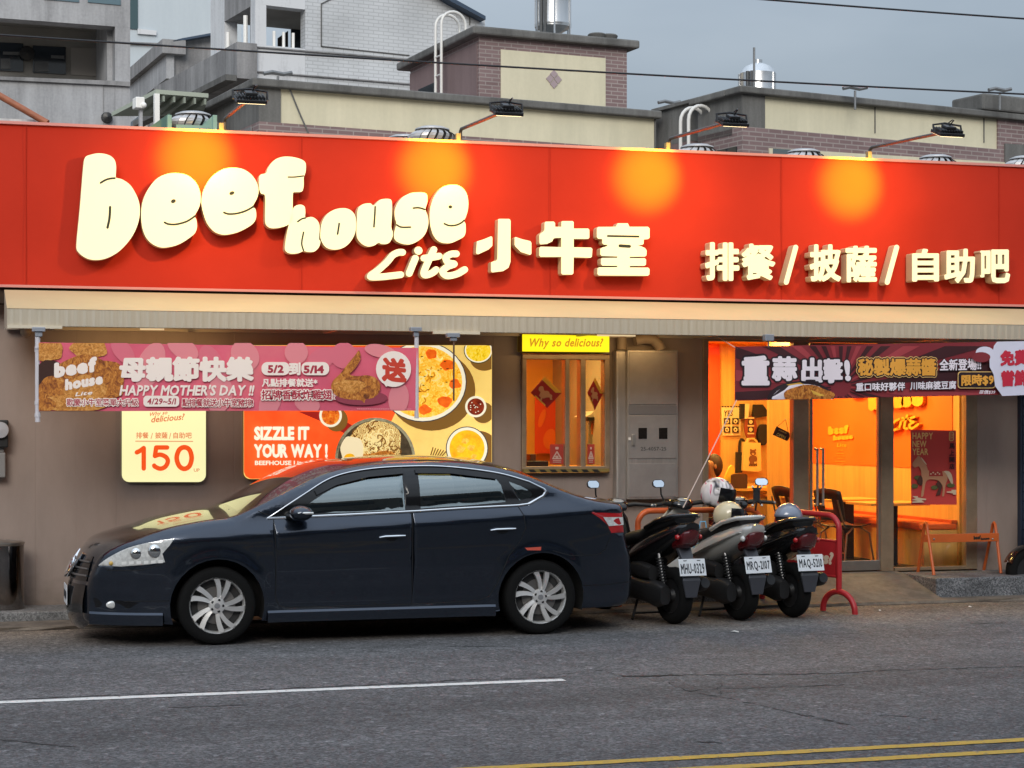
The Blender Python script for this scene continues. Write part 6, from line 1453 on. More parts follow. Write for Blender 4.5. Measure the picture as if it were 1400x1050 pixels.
for k,ch in enumerate('馬上開店'): pr.text('lettering',ch,(1298,606+k*9.3,1305,613.5+k*9.3),mat('poster_ink_red',(0.04,0.008,0.010),.7),.03)
hb = mat('horse_brown',(0.58,0.28,0.15),0.6); hl = mat('horse_cream',(0.72,0.58,0.40),0.6); hd = mat('horse_dark',(0.09,0.03,0.02),0.6); hg = mat('hill_green',(0.12,0.13,0.04),0.6)
S8 = lambda p: [(1230+u/8.08, 570+v/8.08) for u, v in p]
for e in ((165,765,40,26),(385,780,38,24),(565,755,45,24),(200,670,40,22)): pr.lay('hills', union([clip_rect([(1230+x/8.08,570+y/8.08) for x,y in ell(e[0],e[1],e[2],e[3],18)],1246,588,1307.5,689)]), hg, up=0)
pr.k += 1
pr.lay('horse', union([S8([(430,700),(500,690),(470,760),(450,860),(400,870),(430,790),(400,740)]), S8([(230,640),(270,700),(240,760),(200,740),(190,700)])]), hd)
pr.lay('horse', union([smooth2(S8([(205,430),(225,440),(265,490),(300,545),(330,600),(480,600),(515,620),(530,680),(510,740),(500,800),(490,870),(470,872),(478,790),(462,740),(420,700),(330,690),(290,720),(275,790),(262,870),(235,880),(245,800),(255,700),(240,640),(235,590),(210,545),(170,560),(143,535),(150,500),(180,460)]),3)]), hb)
pr.lay('horse', union([smooth2(S8([(490,600),(540,600),(575,640),(590,730),(570,735),(540,680),(515,630)]),3), smooth2(S8([(238,445),(260,470),(300,525),(285,520),(245,470)]),2)]), hl)
pr.lay('horse', union([S8([(325,600),(470,600),(480,655),(325,655)])]), mat('saddle_red',(0.42,0.04,0.03),0.6)); pr.lay('horse', union([S8(ell(x,y,9,8,8)) for x,y in ((345,630),(395,632),(440,630),(370,615),(420,615))]), hl)
pr.lay('cloud', union([S8([(140,875),(200,875),(200,890),(295,905),(290,918),(240,920),(275,945),(140,948),(140,935),(200,930),(135,915),(180,900)])]), hl); pr.lay('cloud', union([S8([(570,805),(625,805),(625,858),(590,858),(590,845),(520,835),(520,825),(575,820)])]), hl)
pr.build(t)
def wall_logo(t, box, sc_b, m, msh, dep, small):
    x0,y0,x1,y1 = box
    items = [('beef',(0,.0,.82,.56),.10,.14,0),('house',(.2,.58,1.0,.92),.10,.12,0)]
    b = MB(); s_ = MB()
    for wd,(a,b0,c,d),ri,bo,sk in items:
        tr = fit(text(wd,bo,2,.05), x0+a*(x1-x0), y0+b0*(y1-y0), x0+c*(x1-x0), y0+d*(y1-y0), 0, ri*(y1-y0))
        b.solid(tr, lambda u,v: PX(u,v,XS-.012-dep), (dep,0,0), m, msh)
    b.build('lettering', t)
lg = thing('wall_lettering', 'small yellow beef house lettering on the orange wall behind the door', 'lettering', PX(1148,602,XS))
wall_logo(lg, (1132,583,1166,604), 1, mat('logo_yellow',(0.85,0.42,0.03),0.5), mat('logo_amber',(0.6,0.22,0.02),0.5), .01, True)
b = MB(); b.solid(fit(text('Lite',.02),1144,606,1157,611,1), lambda u,v: PX(u,v,XS-.014), (.002,0,0), mat('logo_yellow',(0,0,0)))
for k,(w,y) in enumerate(((6,615),(8,620),(11,623),(7,626),(11,631),(8,634))): b.solid(union([[(1149-w/1.6,y),(1149+w/1.6,y),(1149+w/1.6,y+1),(1149-w/1.6,y+1)]]), lambda u,v: PX(u,v,XS-.014), (.002,0,0), mat('logo_amber2',(0.75,0.28,0.02),0.5))
b.build('lettering', lg)
lg = thing('wall_lettering', 'large raised yellow beef house Lite lettering on the orange wall behind the banner', 'lettering', PX(1230,590,XS))
b = MB(); my = mat('logo_yellow',(0,0,0)); ms = mat('logo_amber',(0,0,0))
for st,box,bo,sk,ri in (('beef',(1160,500,1245,545),.14,0,10),('house',(1187,528,1262,562),.13,0,7)): b.solid(fit(text(st,bo,2,.05),*box,sk,ri), lambda u,v: PX(u,v,XS-.06), (.045,0,0), my, ms)
for p,r in (([(1229,573),(1222,577),(1216,585),(1213,590),(1221,588),(1228,586)],1.5),([(1234,572),(1234.3,572.4)],1.9),([(1232,576),(1229,586)],1.5),([(1240,568),(1236,584),(1240,586)],1.5),([(1233,575),(1243,572)],1.4),([(1250,570),(1244,572),(1245,576),(1249,577),(1243,581),(1246,586),(1255,580)],1.5)):
    b.solid(union(stroke_polys(smooth2(p,3,False),r,8)), lambda u,v: PX(u,v,XS-.06), (.045,0,0), my, ms)
b.build('lettering', lg)
# ================================================================== dark navy saloon car
def car_paint():
    m = mat('navy_metallic_paint', (0.030,0.040,0.060), 0.22, 0.85, coat=1.0); t, b = nodes_of(m)
    tcn = t.nodes.new('ShaderNodeTexCoord'); n = t.nodes.new('ShaderNodeTexNoise'); n.inputs['Scale'].default_value = 900; t.links.new(tcn.outputs['Object'], n.inputs['Vector'])
    bp = t.nodes.new('ShaderNodeBump'); bp.inputs['Strength'].default_value = 0.04; bp.inputs['Distance'].default_value = 0.001; t.links.new(n.outputs['Fac'], bp.inputs['Height']); t.links.new(bp.outputs['Normal'], b.inputs['Normal'])
    return m
M_paint = car_paint()
def car_glass():
    m = bpy.data.materials.new('car_tinted_glass'); m.use_nodes = True; t = m.node_tree; t.nodes.clear(); MATS['car_tinted_glass'] = m
    o = t.nodes.new('ShaderNodeOutputMaterial'); tr = t.nodes.new('ShaderNodeBsdfTransparent'); tr.inputs[0].default_value = (.30,.34,.35,1); gl = t.nodes.new('ShaderNodeBsdfGlossy'); gl.inputs['Roughness'].default_value = 0.01; gl.inputs['Color'].default_value = (.86,.97,.97,1)
    lw = t.nodes.new('ShaderNodeLayerWeight'); lw.inputs['Blend'].default_value = 0.35; mr = t.nodes.new('ShaderNodeMapRange'); mr.inputs[3].default_value = .26; mr.inputs[4].default_value = 0.8
    mi = t.nodes.new('ShaderNodeMixShader'); t.links.new(lw.outputs['Fresnel'], mr.inputs[0]); t.links.new(mr.outputs[0], mi.inputs[0]); t.links.new(tr.outputs[0], mi.inputs[1]); t.links.new(gl.outputs[0], mi.inputs[2]); t.links.new(mi.outputs[0], o.inputs[0]); return m
M_cglass = car_glass(); M_gblack = mat('gloss_black', (0.008,0.008,0.009), 0.12, spec=0.4)
M_wsglass = mat('windscreen_glass', (0.03,0.035,0.04), 0.02, 0.0, spec=1.0, coat=1.0)
M_chrome = mat('chrome', (0.72,0.73,0.75), 0.12, 1.0); M_rub = mat('tyre_rubber', (0.006,0.006,0.006), 0.85, spec=0.2, bump=(60,.15))
M_alloy = mat('alloy_silver', (0.80,0.79,0.77), 0.34, 0.6); M_seam = mat('panel_gap', (0.004,0.004,0.005), 0.8)
M_redl = mat('red_lens', (0.42,0.012,0.015), 0.12, coat=1.0); M_clear = mat('clear_lens', (0.86,0.87,0.85), 0.12, 0.15, coat=1.0, nz=(26,.35)); M_plate = mat('plate_white', (0.74,0.77,0.80), 0.4); M_pink = mat('plate_ink', (0.015,0.02,0.03), 0.5)
CX, CYY = 3.37, 16.06
car = thing('parked_car', 'dark navy blue saloon car parked at the kerb before the food billboard', 'car', (0,0,0))
WF, WR, WZ, AR = -1.35, 1.35, 0.31, 0.375
TOP = smooth2([(-2.32,0.165),(-2.365,0.20),(-2.375,0.30),(-2.35,0.48),(-2.30,0.62),(-2.245,0.715),(-2.16,0.775),(-2.03,0.835),(-1.88,0.89),(-1.70,0.945),(-1.43,0.993),(-1.2,1.025),(-0.91,1.155),(-0.62,1.295),(-0.39,1.384),(-0.15,1.434),(0.12,1.458),(0.4,1.464),(0.73,1.450),(1.02,1.402),(1.22,1.345),(1.42,1.262),(1.61,1.183),(1.8,1.128),(1.97,1.096),(2.075,1.082),(2.105,1.045),(2.12,0.97),(2.135,0.83),(2.165,0.72),(2.20,0.6),(2.215,0.42),(2.20,0.27),(2.12,0.205)], 7, False)
def arc(cx, a0, a1, n=18): return [(cx+AR*math.cos(R(a0+(a1-a0)*i/n)), WZ+AR*math.sin(R(a0+(a1-a0)*i/n))) for i in range(n+1)]
BOT = [(1.95,0.205)]+arc(WR,-16,196)+[(0.6,0.17),(0.2,0.168),(-0.3,0.166),(-0.7,0.166)]+arc(WF,-20,202)+[(-1.9,0.185),(-2.2,0.172)]
SIL = TOP+BOT
def segdist(p, A, closed):
    best = 9; x, y = p
    for i in range(0 if closed else 1, len(A)):
        ax, ay = A[i-1]; bx, by = A[i]; dx, dy = bx-ax, by-ay; l = dx*dx+dy*dy
        t = 0 if l < 1e-12 else max(0, min(1, ((x-ax)*dx+(y-ay)*dy)/l))
        q = (ax+t*dx-x)**2+(ay+t*dy-y)**2
        if q < best: best = q
    return math.sqrt(best)
PROF = [(0.0,-.07),(0.17,-.045),(0.24,-.03),(0.34,-.030),(0.45,-.016),(0.6,-.002),(0.75,.003),(0.86,.006),(0.915,.008),(0.94,.003),(0.975,-.014),(1.03,-.038),(1.065,-.052)]
def prof(z):
    if z >= 1.065: return -.052-.37*(lambda q: .12*q+.10*q*q+.37*q**3)(min(1.15,(z-1.065)/.37))
    for i in range(1, len(PROF)):
        if z <= PROF[i][0]:
            a, b = PROF[i-1], PROF[i]; t = (z-a[0])/(b[0]-a[0]); t = t*t*(3-2*t)*.6+t*.4; return a[1]+(b[1]-a[1])*t
    return PROF[-1][1]
def halfw(x, z):
    zz = z-.055*x*max(0, min(1, (z-.45)/.4))
    w = 0.882+prof(zz)
    if x < -1.5: w -= 0.34*((-1.5-x)/0.86)**2.4
    if x > 1.5: w -= 0.15*((x-1.5)/0.72)**2.2
    for c in (WF, WR):
        d = math.hypot(x-c, z-WZ); w += 0.014*math.exp(-((d-AR-.01)/.05)**2)
    ds = segdist((x,z), TOP, False); r = 0.075 if x < -1.2 else (.06 if z > 1.1 else .055)
    if ds < r: w -= r*0.9*(1-math.sqrt(max(0, 1-((r-ds)/r)**2)))
    return w
DLO = smooth2([(-.95,1.0),(-.87,1.05),(-.65,1.185),(-.40,1.318),(-.1,1.382),(.27,1.405),(.6,1.398),(.99,1.349),(1.26,1.275)],6,False)+smooth2([(1.385,1.215),(1.40,1.19),(1.375,1.155)],3,False)+[(1.25,1.09),(1.15,1.078),(.7,1.062),(.29,1.042),(-.3,1.020)]
GL1 = smooth2([(-.70,1.035),(-.62,1.105),(-.42,1.228),(-.2,1.30),(.0,1.332),(.19,1.345)],3,False)+[(.19,1.055),(-.3,1.040)]
GL2 = [(.32,1.345),(.6,1.342),(.85,1.325),(.985,1.30),(1.02,1.25),(1.05,1.11),(.7,1.085),(.32,1.066)]
GL3 = [(1.085,1.282),(1.19,1.242),(1.275,1.195),(1.285,1.165),(1.26,1.142),(1.17,1.122)]
HL = smooth2([(-2.265,.635),(-2.19,.70),(-2.05,.778),(-1.88,.826),(-1.69,.857)],3,False)+[(-1.73,.80),(-1.785,.735),(-1.765,.668),(-1.9,.65),(-2.1,.632)]
TL = [(1.79,1.012),(1.92,1.008),(2.09,1.0),(2.10,.93),(2.118,.835),(1.985,.835),(1.945,.905),(1.87,.965)]
D1 = [(-.90,1.012),(-.885,.7),(-.885,.36),(-.855,.30),(-.80,.282),(.24,.282),(.24,1.036),(-.3,1.016)]
D2 = [(.246,.282),(.80,.295),(.90,.33),(.97,.45),(1.06,.66),(1.17,.80),(1.205,.90),(1.19,1.0),(1.15,1.072),(.7,1.056),(.246,1.037)]
regs = [('quarter_glass',GL3),('rear_glass',GL2),('front_glass',GL1),('frame',DLO),('headlight',HL),('taillight',TL),('door1',D1),('door2',D2)]
pts2 = []; eds = []
def add_loop(lp, closed=True):
    o = len(pts2); pts2.extend(Vector(p) for p in lp); n = len(lp)
    for i in range(n if closed else n-1): eds.append((o+i, o+(i+1) % n))
add_loop(SIL)
for _, lp in regs: add_loop(lp)
fixed = list(pts2)
cell = {}
for p in fixed: cell.setdefault((int(p.x//.03), int(p.y//.03)), []).append(p)
def near(x, y, d):
    i, j = int(x//.03), int(y//.03)
    return any((q.x-x)**2+(q.y-y)**2 < d*d for a in (-1,0,1) for b in (-1,0,1) for q in cell.get((i+a,j+b), ()))
def tryadd(x, y, d):
    if not near(x, y, d):
        v = Vector((x,y)); pts2.append(v); cell.setdefault((int(x//.03), int(y//.03)), []).append(v)
for off in (.004,.012,.024,.04,.058):
    for i in range(1, len(TOP)-1):
        a, b = Vector(TOP[i-1]), Vector(TOP[i+1]); d = (b-a).normalized(); nn = Vector((d.y,-d.x)); p = Vector(TOP[i])+nn*off
        if inside((p.x,p.y), SIL): tryadd(p.x, p.y, off*.35)
yy = .17
while yy < 1.5:
    xx = -2.5
    while xx < 2.25:
        if inside((xx,yy), SIL) and segdist((xx,yy), TOP, False) > .03: tryadd(xx, yy, .012)
        xx += .03
    yy += .024
rr = delaunay_2d_cdt(pts2, eds, [], 0, 1e-5, False)
V2 = [(v.x, v.y) for v in rr[0]]
fac = {}
for f in rr[2]:
    c = (sum(V2[i][0] for i in f)/3, sum(V2[i][1] for i in f)/3)
    if not inside(c, SIL): continue
    a, b, d = (V2[i] for i in f)
    if abs((b[0]-a[0])*(d[1]-a[1])-(b[1]-a[1])*(d[0]-a[0])) < 1e-9: continue
    k = 'body'
    for nm, lp in regs:
        if inside(c, lp): k = nm; break
    fac.setdefault(k, []).append(tuple(f))
N0 = len(V2)
Wv = [halfw(x, z) for x, z in V2]
near_v = [Vector((x,-w,z)) for (x,z), w in zip(V2, Wv)]; far_v = [Vector((x,w,z)) for (x,z), w in zip(V2, Wv)]
allv = near_v+far_v
# bridge across the top outline
idx = {}
for i, (x, z) in enumerate(V2): idx[(round(x,4), round(z,4))] = i
tid = []
for p in TOP:
    k = (round(p[0],4), round(p[1],4))
    if k in idx: tid.append(idx[k])
    else:
        tid.append(min(range(N0), key=lambda i: (V2[i][0]-p[0])**2+(V2[i][1]-p[1])**2))
NB = 14; brow = []
for j, i in enumerate(tid):
    x, z = V2[i]; w = Wv[i]
    a = Vector(TOP[max(0,j-1)]); b = Vector(TOP[min(len(TOP)-1,j+1)]); d = (b-a).normalized(); nn = Vector((-d.y, d.x))
    if x < -2.2: bu = .10
    elif x < -1.9: bu = .045+.055*(-1.9-x)/.3
    elif x < -1.25: bu = .045
    elif x < -.2: bu = .040+.055*math.sin(math.pi*(x+1.25)/1.05)
    elif x < .9: bu = .03
    elif x < 1.65: bu = .045
    elif z > 1.05: bu = .03
    else: bu = .07
    row = [i]
    for k in range(1, NB):
        y = -w+2*w*k/NB; s = 1-(y/w)**2; s = s**.8
        v = Vector((x+nn.x*bu*s, y, z+nn.y*bu*s)); allv.append(v); row.append(len(allv)-1)
    row.append(N0+i); brow.append(row)
bridge = {'body':[], 'windscreen':[], 'rear_window':[]}
for j in range(len(brow)-1):
    xm = (TOP[j][0]+TOP[j+1][0])/2; zm = (TOP[j][1]+TOP[j+1][1])/2
    for k in range(NB):
        key = 'windscreen' if (-1.16 < xm < -.26 and zm > 1.0 and 0 < k < NB-1) else 'rear_window' if (1.0 < xm < 1.62 and zm > 1.1 and 0 < k < NB-1) else 'body'
        bridge[key].append((brow[j][k], brow[j][k+1], brow[j+1][k+1], brow[j+1][k]))
# global smooth normals
nrm = [Vector((0,0,0)) for _ in allv]
def orient(f, sgn=None): return f
faces_near = {k: [f for f in v] for k, v in fac.items()}
def fn(f):
    a, b, c = allv[f[0]], allv[f[1]], allv[f[2]]; n = (b-a).cross(c-a)
    if len(f) == 4: n = n+(c-a).cross(allv[f[3]]-a)
    return n
def acc(f):
    n = fn(f)
    for i in f: nrm[i] += n
NEAR = {k: [] for k in fac}; FAR = {k: [] for k in fac}
for k, v in fac.items():
    for f in v:
        if fn(f).y > 0: f = f[::-1]
        NEAR[k].append(f); acc(f)
        g = tuple(i+N0 for i in f[::-1]); FAR[k].append(g); acc(g)
for k in bridge:
    o = []
    for f in bridge[k]:
        c = sum((allv[i] for i in f), Vector())/4-Vector((0,0,.62)); c.y = 0
        if fn(f).dot(Vector((c.x*.35, 0, c.z)) if abs(c.x) < 1.9 else c) < 0: f = f[::-1]
        o.append(f); acc(f)
    bridge[k] = o
nrm = [n.normalized() if n.length > 0 else Vector((0,0,1)) for n in nrm]
def car_part(name, faces, m, parent=car, off=0.0, label=None):
    use = sorted({i for f in faces for i in f}); mp_ = {i: k for k, i in enumerate(use)}
    b = MB(); b.add([allv[i]+nrm[i]*off for i in use], [tuple(mp_[i] for i in f) for f in faces], m)
    o = b.build(name, parent, smooth=True, angle=180, normals=[nrm[i] for i in use], fixn=False)
    if label: o['label'] = label
    return o
body = car_part('body', NEAR['body']+FAR['body']+bridge['body'], M_paint)
car_part('windscreen', bridge['windscreen'], M_wsglass); car_part('rear_window', bridge['rear_window'], M_wsglass)
doors = []
for sd in (NEAR, FAR):
    car_part('window_frame', sd['frame'], M_gblack)
    d1 = car_part('door', sd['door1'], M_paint); d2 = car_part('door', sd['door2'], M_paint); doors.append((d1,d2))
    car_part('window_pane', sd['front_glass'], M_cglass, d1, -.004); car_part('window_pane', sd['rear_glass'], M_cglass, d2, -.004); car_part('window_pane', sd['quarter_glass'], M_cglass, car, -.004)
    car_part('headlight', sd['headlight'], M_clear); car_part('taillight', sd['taillight'], M_redl)
def on_side(x, z, off=.002):
    w = halfw(x, z); e = .004; dx = (halfw(x+e,z)-halfw(x-e,z))/(2*e); dz = (halfw(x,z+e)-halfw(x,z-e))/(2*e)
    n = Vector((-dx,-1,-dz)).normalized(); n.x = -abs(dx)*(1 if dx > 0 else -1)*0+n.x
    return Vector((x,-w,z))+Vector((n.x*off, n.y*off, n.z*off))
def ribbon(pts, wd, off, m, name, parent, dens=.03):
    P_ = []
    for i in range(len(pts)-1):
        a, b = Vector(pts[i]), Vector(pts[i+1]); n = max(1, int((b-a).length/dens)); P_ += [a.lerp(b, k/n) for k in range(n)]
    P_.append(Vector(pts[-1])); vs = []
    for i, p in enumerate(P_):
        d = (P_[min(i+1,len(P_)-1)]-P_[max(i-1,0)]).normalized(); q = Vector((-d.y,d.x))*wd/2
        vs += [on_side(p.x+q.x,p.y+q.y,off), on_side(p.x-q.x,p.y-q.y,off)]
    b = MB(); b.add(vs, [(2*i,2*i+1,2*i+3,2*i+2) for i in range(len(P_)-1)], m); return b.build(name, parent, smooth=True, fixn=False)
for pl in (D1[:7], D2[:9], [(-2.2,.60),(-1.95,.605),(-1.76,.66)], [(1.44,.70),(1.6,.655),(1.85,.655),(1.93,.70),(1.97,.80)], [(-.90,1.012),(-1.02,1.06)], [(-1.73,.36),(-2.1,.355)], [(1.72,.40),(1.9,.395),(2.19,.41)]):
    ribbon(pl, .006, .0016, M_seam, 'panel_gap', body)
ch = DLO+[DLO[0]]
b = MB()
def chrome_path(pts, r0): 
    b.tube([on_side(p[0],p[1],.007) for p in pts], r0, 6, M_chrome)
nb_ = len(DLO)
chrome_path([p for p in DLO[:nb_-8]], .0065); b.build('window_trim', car, smooth=True)
b = MB(); b.tube([on_side(p[0],p[1],.003) for p in DLO[nb_-12:]]+[on_side(*DLO[0],.003)], .010, 6, M_chrome, flat=None); b.build('window_trim', car, smooth=True)
b = MB(); b.add([on_side(*p,.004) for p in ((1.24,1.075),(1.385,1.145),(1.425,1.19),(1.40,1.20),(1.365,1.162),(1.235,1.098))],[(0,1,4,5),(1,2,3,4)],M_chrome); b.build('window_trim', car, fixn=False)
# visor strip over the windows, handles, mirror
ribbon([(-.55,1.20),(-.38,1.277),(-.1,1.340),(.2,1.366)], .046, .014, M_gblack, 'rain_visor', doors[0][0]); ribbon([(.30,1.367),(.6,1.362),(.98,1.316)], .042, .014, M_gblack, 'rain_visor', doors[0][1])
for (x, z), dd in (((.065,.845),doors[0][0]),((1.005,.888),doors[0][1])):
    b = MB(); b.tube([on_side(x-.105,z-.008,.016),on_side(x-.06,z,.03),on_side(x+.06,z+.003,.032),on_side(x+.105,z+.003,.02)],[.012,.0165,.0165,.014],10,M_chrome,flat=.62); b.build('door_handle', dd, smooth=True)
    b = MB(); c = on_side(x,z-.012,.0015); b.ball(c,1,M_gblack,16,8,(.05,.004,.028)); b.build('handle_recess', dd, smooth=True)
for sg in (-1, 1):
    b = MB(); c = Vector((-.70, sg*.985, 1.045)); b.ball(c,1,M_paint,18,10,(.095,.105,.062)); b.tube([(-.78,sg*.85,1.02),(-.73,sg*.93,1.015)],[.03,.025],8,M_gblack)
    mr_ = b.build('wing_mirror', car, smooth=True)
    b = MB(); b.tube([(-.74,sg*1.07,1.05),(-.66,sg*1.088,1.052),(-.62,sg*1.07,1.05)],.010,6,M_clear); b.build('indicator', mr_, smooth=True)
b = MB(); 
b.add([on_side(*p,.003) for p in ((1.79,1.018),(2.09,1.006),(2.095,.968),(1.90,.975))],[(0,1,2,3)],M_redl)
b.build('lamp_strip', car, fixn=False)
b = MB(); b.add([on_side(*p,.009) for p in ((1.90,.972),(2.095,.966),(2.105,.90),(1.955,.895))],[(0,1,2,3)],M_clear); b.build('reversing_lamp', car, fixn=False)
b = MB(); b.add([on_side(*p,.003) for p in ((1.20,.728),(1.34,.733),(1.335,.705),(1.22,.707))],[(0,1,2,3)],mat('orange_sticker',(0.5,0.06,0.03),0.5)); b.build('red_reflector', car, fixn=False)
b = MB(); 
for k in range(6):
    x = -2.09+k*.055; b.add([on_side(x,.645+k*.003,.004),on_side(x+.035,.648+k*.003,.004),on_side(x+.035,.672+k*.003,.004),on_side(x,.669+k*.003,.004)],[(0,1,2,3)],M_white)
for z0,x0,x1 in ((.70,-2.12,-1.82),): pass
b.build('running_light', car, fixn=False)
b = MB(); b.ball(on_side(-1.98,.735,-.012),1,mat('lamp_reflector',(0.75,0.75,0.73),0.08,1.0),14,8,(.055,.03,.05)); b.ball(on_side(-1.84,.755,-.012),1,mat('lamp_reflector',(0.75,0.75,0.73),0.08,1.0),14,8,(.06,.03,.06)); b.build('lamp_reflector', car, smooth=True)
b = MB(); b.ball(on_side(-2.17,.655,0),.018,mat('amber_bulb',(0.6,0.38,0.08),0.2),10,6); b.build('indicator', car, smooth=True)
# front: grille with chrome wings, plate, fog lamp, splitter; skirts
def nose(y, z, off=0.0):
    j = min(range(len(TOP)//2), key=lambda k: abs(TOP[k][1]-z)+(9 if TOP[k][0] > -2.15 else 0)); x, zz = TOP[j]; w = halfw(x, zz); s = max(0, 1-(y/w)**2)**.8
    return Vector((x-.10*s-off, y, z))
b = MB()
def patch(ys, zs, off, m):
    vs = []; 
    for z in zs:
        for y in ys: vs.append(nose(y, z, off))
    n = len(ys); b.add(vs, [(i*n+k,i*n+k+1,(i+1)*n+k+1,(i+1)*n+k) for i in range(len(zs)-1) for k in range(n-1)], m)
ys = [-.5+.1*k for k in range(11)]
patch(ys, [.50,.54,.58,.62,.66,.70], .008, M_gblack); b.build('grille', car, smooth=True, fixn=False)
b = MB()
for z in (.545,.60,.655): b.tube([nose(y,z,.016) for y in ys], .008, 6, mat('grille_bar',(0.25,0.25,0.26),0.3,0.8))
b.build('grille_bar', car, smooth=True)
for sg in (-1,1):
    b = MB(); b.tube([nose(sg*.27,.71,.025),nose(sg*.22,.63,.03),nose(sg*.14,.53,.032),nose(sg*.02,.515,.034)],[.02,.026,.026,.024],8,M_chrome,flat=.5); b.build('grille_chrome', car, smooth=True)
b = MB(); b.lathe([(.001,.012),(.055,.01),(.065,0)],20,M_chrome,Matrix.Translation(nose(0,.61,.02)) @ Matrix.Rotation(R(-90),4,'Y')); b.build('badge', car, smooth=True)
b = MB(); vs = [nose(y,z,.0) for z in (.27,.46) for y in (-.24,.24)]; xf = min(v.x for v in vs)-.03
b.box(xf-.006, xf, -.19,.19,.285,.445,M_plate); pf = b.build('number_plate', car, bevel=.004)
b = MB()
for k in range(7):
    b.solid(union([blob(-.15+k*.05,0,.017,.034,k,.35,10)]), lambda u,v: Vector((xf-.008,u,.362-v)), (.001,0,0), M_pink)
b.build('plate_lettering', pf)
b = MB(); patch([-.5+.1*k for k in range(11)], [.24,.30,.36,.42,.47], .006, M_gblack); b.build('lower_grille', car, smooth=True, fixn=False)
b = MB(); b.add([on_side(*p,.003) for p in ((-2.30,.375),(-2.28,.30),(-2.17,.275),(-2.03,.30),(-1.96,.345),(-2.1,.36))],[(0,1,2,3,4,5)],M_gblack); b.build('fog_lamp_recess', car, fixn=False)
b = MB(); c = on_side(-2.16,.325,.004); b.ball(c,1,M_clear,14,8,(.045,.012,.03)); b.build('fog_lamp', car, smooth=True)
def lip(xs, z0, z1, out, m, name):
    b = MB(); vs = []
    for x in xs:
        w = halfw(x, max(z1,.2)); vs += [(x,-w-out*.3,z1),(x,-w-out,z1-.018),(x,-w-out*.85,z0+.01),(x,-w+.02,z0)]
    b.add(vs, [(4*i+k,4*i+k+1,4*i+5+k,4*i+4+k) for i in range(len(xs)-1) for k in range(3)], m); return b.build(name, car, smooth=True, angle=30)
lip([-.95+.1*k for k in range(20)], .158, .262, .018, M_paint, 'side_skirt')
lip([-2.33+.05*k for k in range(12)], .155, .265, .02, M_paint, 'front_spoiler')
b = MB(); b.box(-1.95,1.95,-.56,.56,.19,.66); b.box(-.93,.93,-.80,.80,.185,.86); b.box(1.76,2.06,-.66,.66,.215,.62); b.box(-2.12,-1.78,-.5,.5,.18,.5); b.build('underbody', car, M_dark)
for c in (WF,WR):
    for sg in (-1,1):
        b = MB(); b.lathe([(.001,0),(AR+.012,0),(AR+.012,sg*.26)],28,M_dark,Matrix.Translation((c,sg*.57,WZ)) @ Matrix.Rotation(R(-90),4,'X'),R(162),R(378)); b.build('wheel_arch', car)
def make_wheel():
    mx_ = Matrix.Rotation(R(90),4,'X')   # lathe axis -> -Y is outward
    b = MB(); r = .312; prof_ = [(.222,-.085),(.26,-.10),(.295,-.095),(r-.004,-.075),(r,-.05),(r,.05),(r-.004,.075),(.295,.095),(.26,.10),(.226,.095),(.222,.085)]
    b.lathe([(a,h) for a,h in prof_],56,M_rub,mx_); w = b.build('wheel', car, smooth=True, angle=50)
    b = MB(); b.lathe([(.226,.096),(.229,.088),(.219,.078),(.208,.04),(.20,-.06)],56,M_alloy,mx_); b.build('rim', w, smooth=True)
    b = MB(); b.lathe([(.001,.02),(.205,.02)],40,mat('brake_dark',(0.018,0.018,0.018),0.7),mx_); b.lathe([(.05,.03),(.15,.03),(.15,.022)],40,mat('brake_disc',(0.22,0.21,0.2),0.4,0.8),mx_); b.build('brake', w)
    b = MB()
    for k in range(5):
        for a_off, sw, wd in ((-.19,.16,.040),(.19,.24,.040)):
            a0 = 2*math.pi*k/5+a_off+math.pi/2; vs = []
            for j in range(6):
                t = j/5; rad = .055+(.216-.055)*t; a = a0+sw*(t**1.2)-.06; hw = (.014+.008*t)
                for s in (-1,1): vs.append((rad*math.cos(a)-s*hw*math.sin(a), -(.082-.012*(1-t)+.004*s), rad*math.sin(a)+s*hw*math.cos(a)))
                for s in (1,-1): vs.append((rad*math.cos(a)-s*hw*math.sin(a), -.045, rad*math.sin(a)+s*hw*math.cos(a)))
            b.add(vs, [(4*j+q,4*j+(q+1)%4,4*j+4+(q+1)%4,4*j+4+q) for j in range(5) for q in range(4)], M_alloy)
    b.lathe([(.001,.082),(.03,.08),(.062,.074),(.068,.05)],24,M_alloy,mx_); b.build('spoke', w, smooth=True, angle=35)
    b = MB()
    for k in range(5):
        a = 2*math.pi*k/5+math.pi/2; b.lathe([(.001,.078),(.011,.078),(.011,.07)],10,M_dark,Matrix.Translation((.046*math.cos(a),0,.046*math.sin(a))) @ mx_)
    b.build('wheel_nut', w)
    b = MB(); b.lathe([(.001,.086),(.021,.085),(.024,.08)],18,mat('cap_grey',(0.4,0.4,0.41),0.3,0.6),mx_); b.build('centre_cap', w, smooth=True)
    return w
w0 = make_wheel()
for i,(x,y,rz,sp) in enumerate(((WF,-.765,0,.35),(WR,-.765,0,.18),(WF,.765,180,0),(WR,.765,180,0))):
    w = w0 if i == 0 else copy_tree(w0, car)
    w.location = (x,y,WZ); w.rotation_euler = (0,sp,R(rz))
M_cseat = mat('seat_fabric', (0.10,0.098,0.09), 0.8)
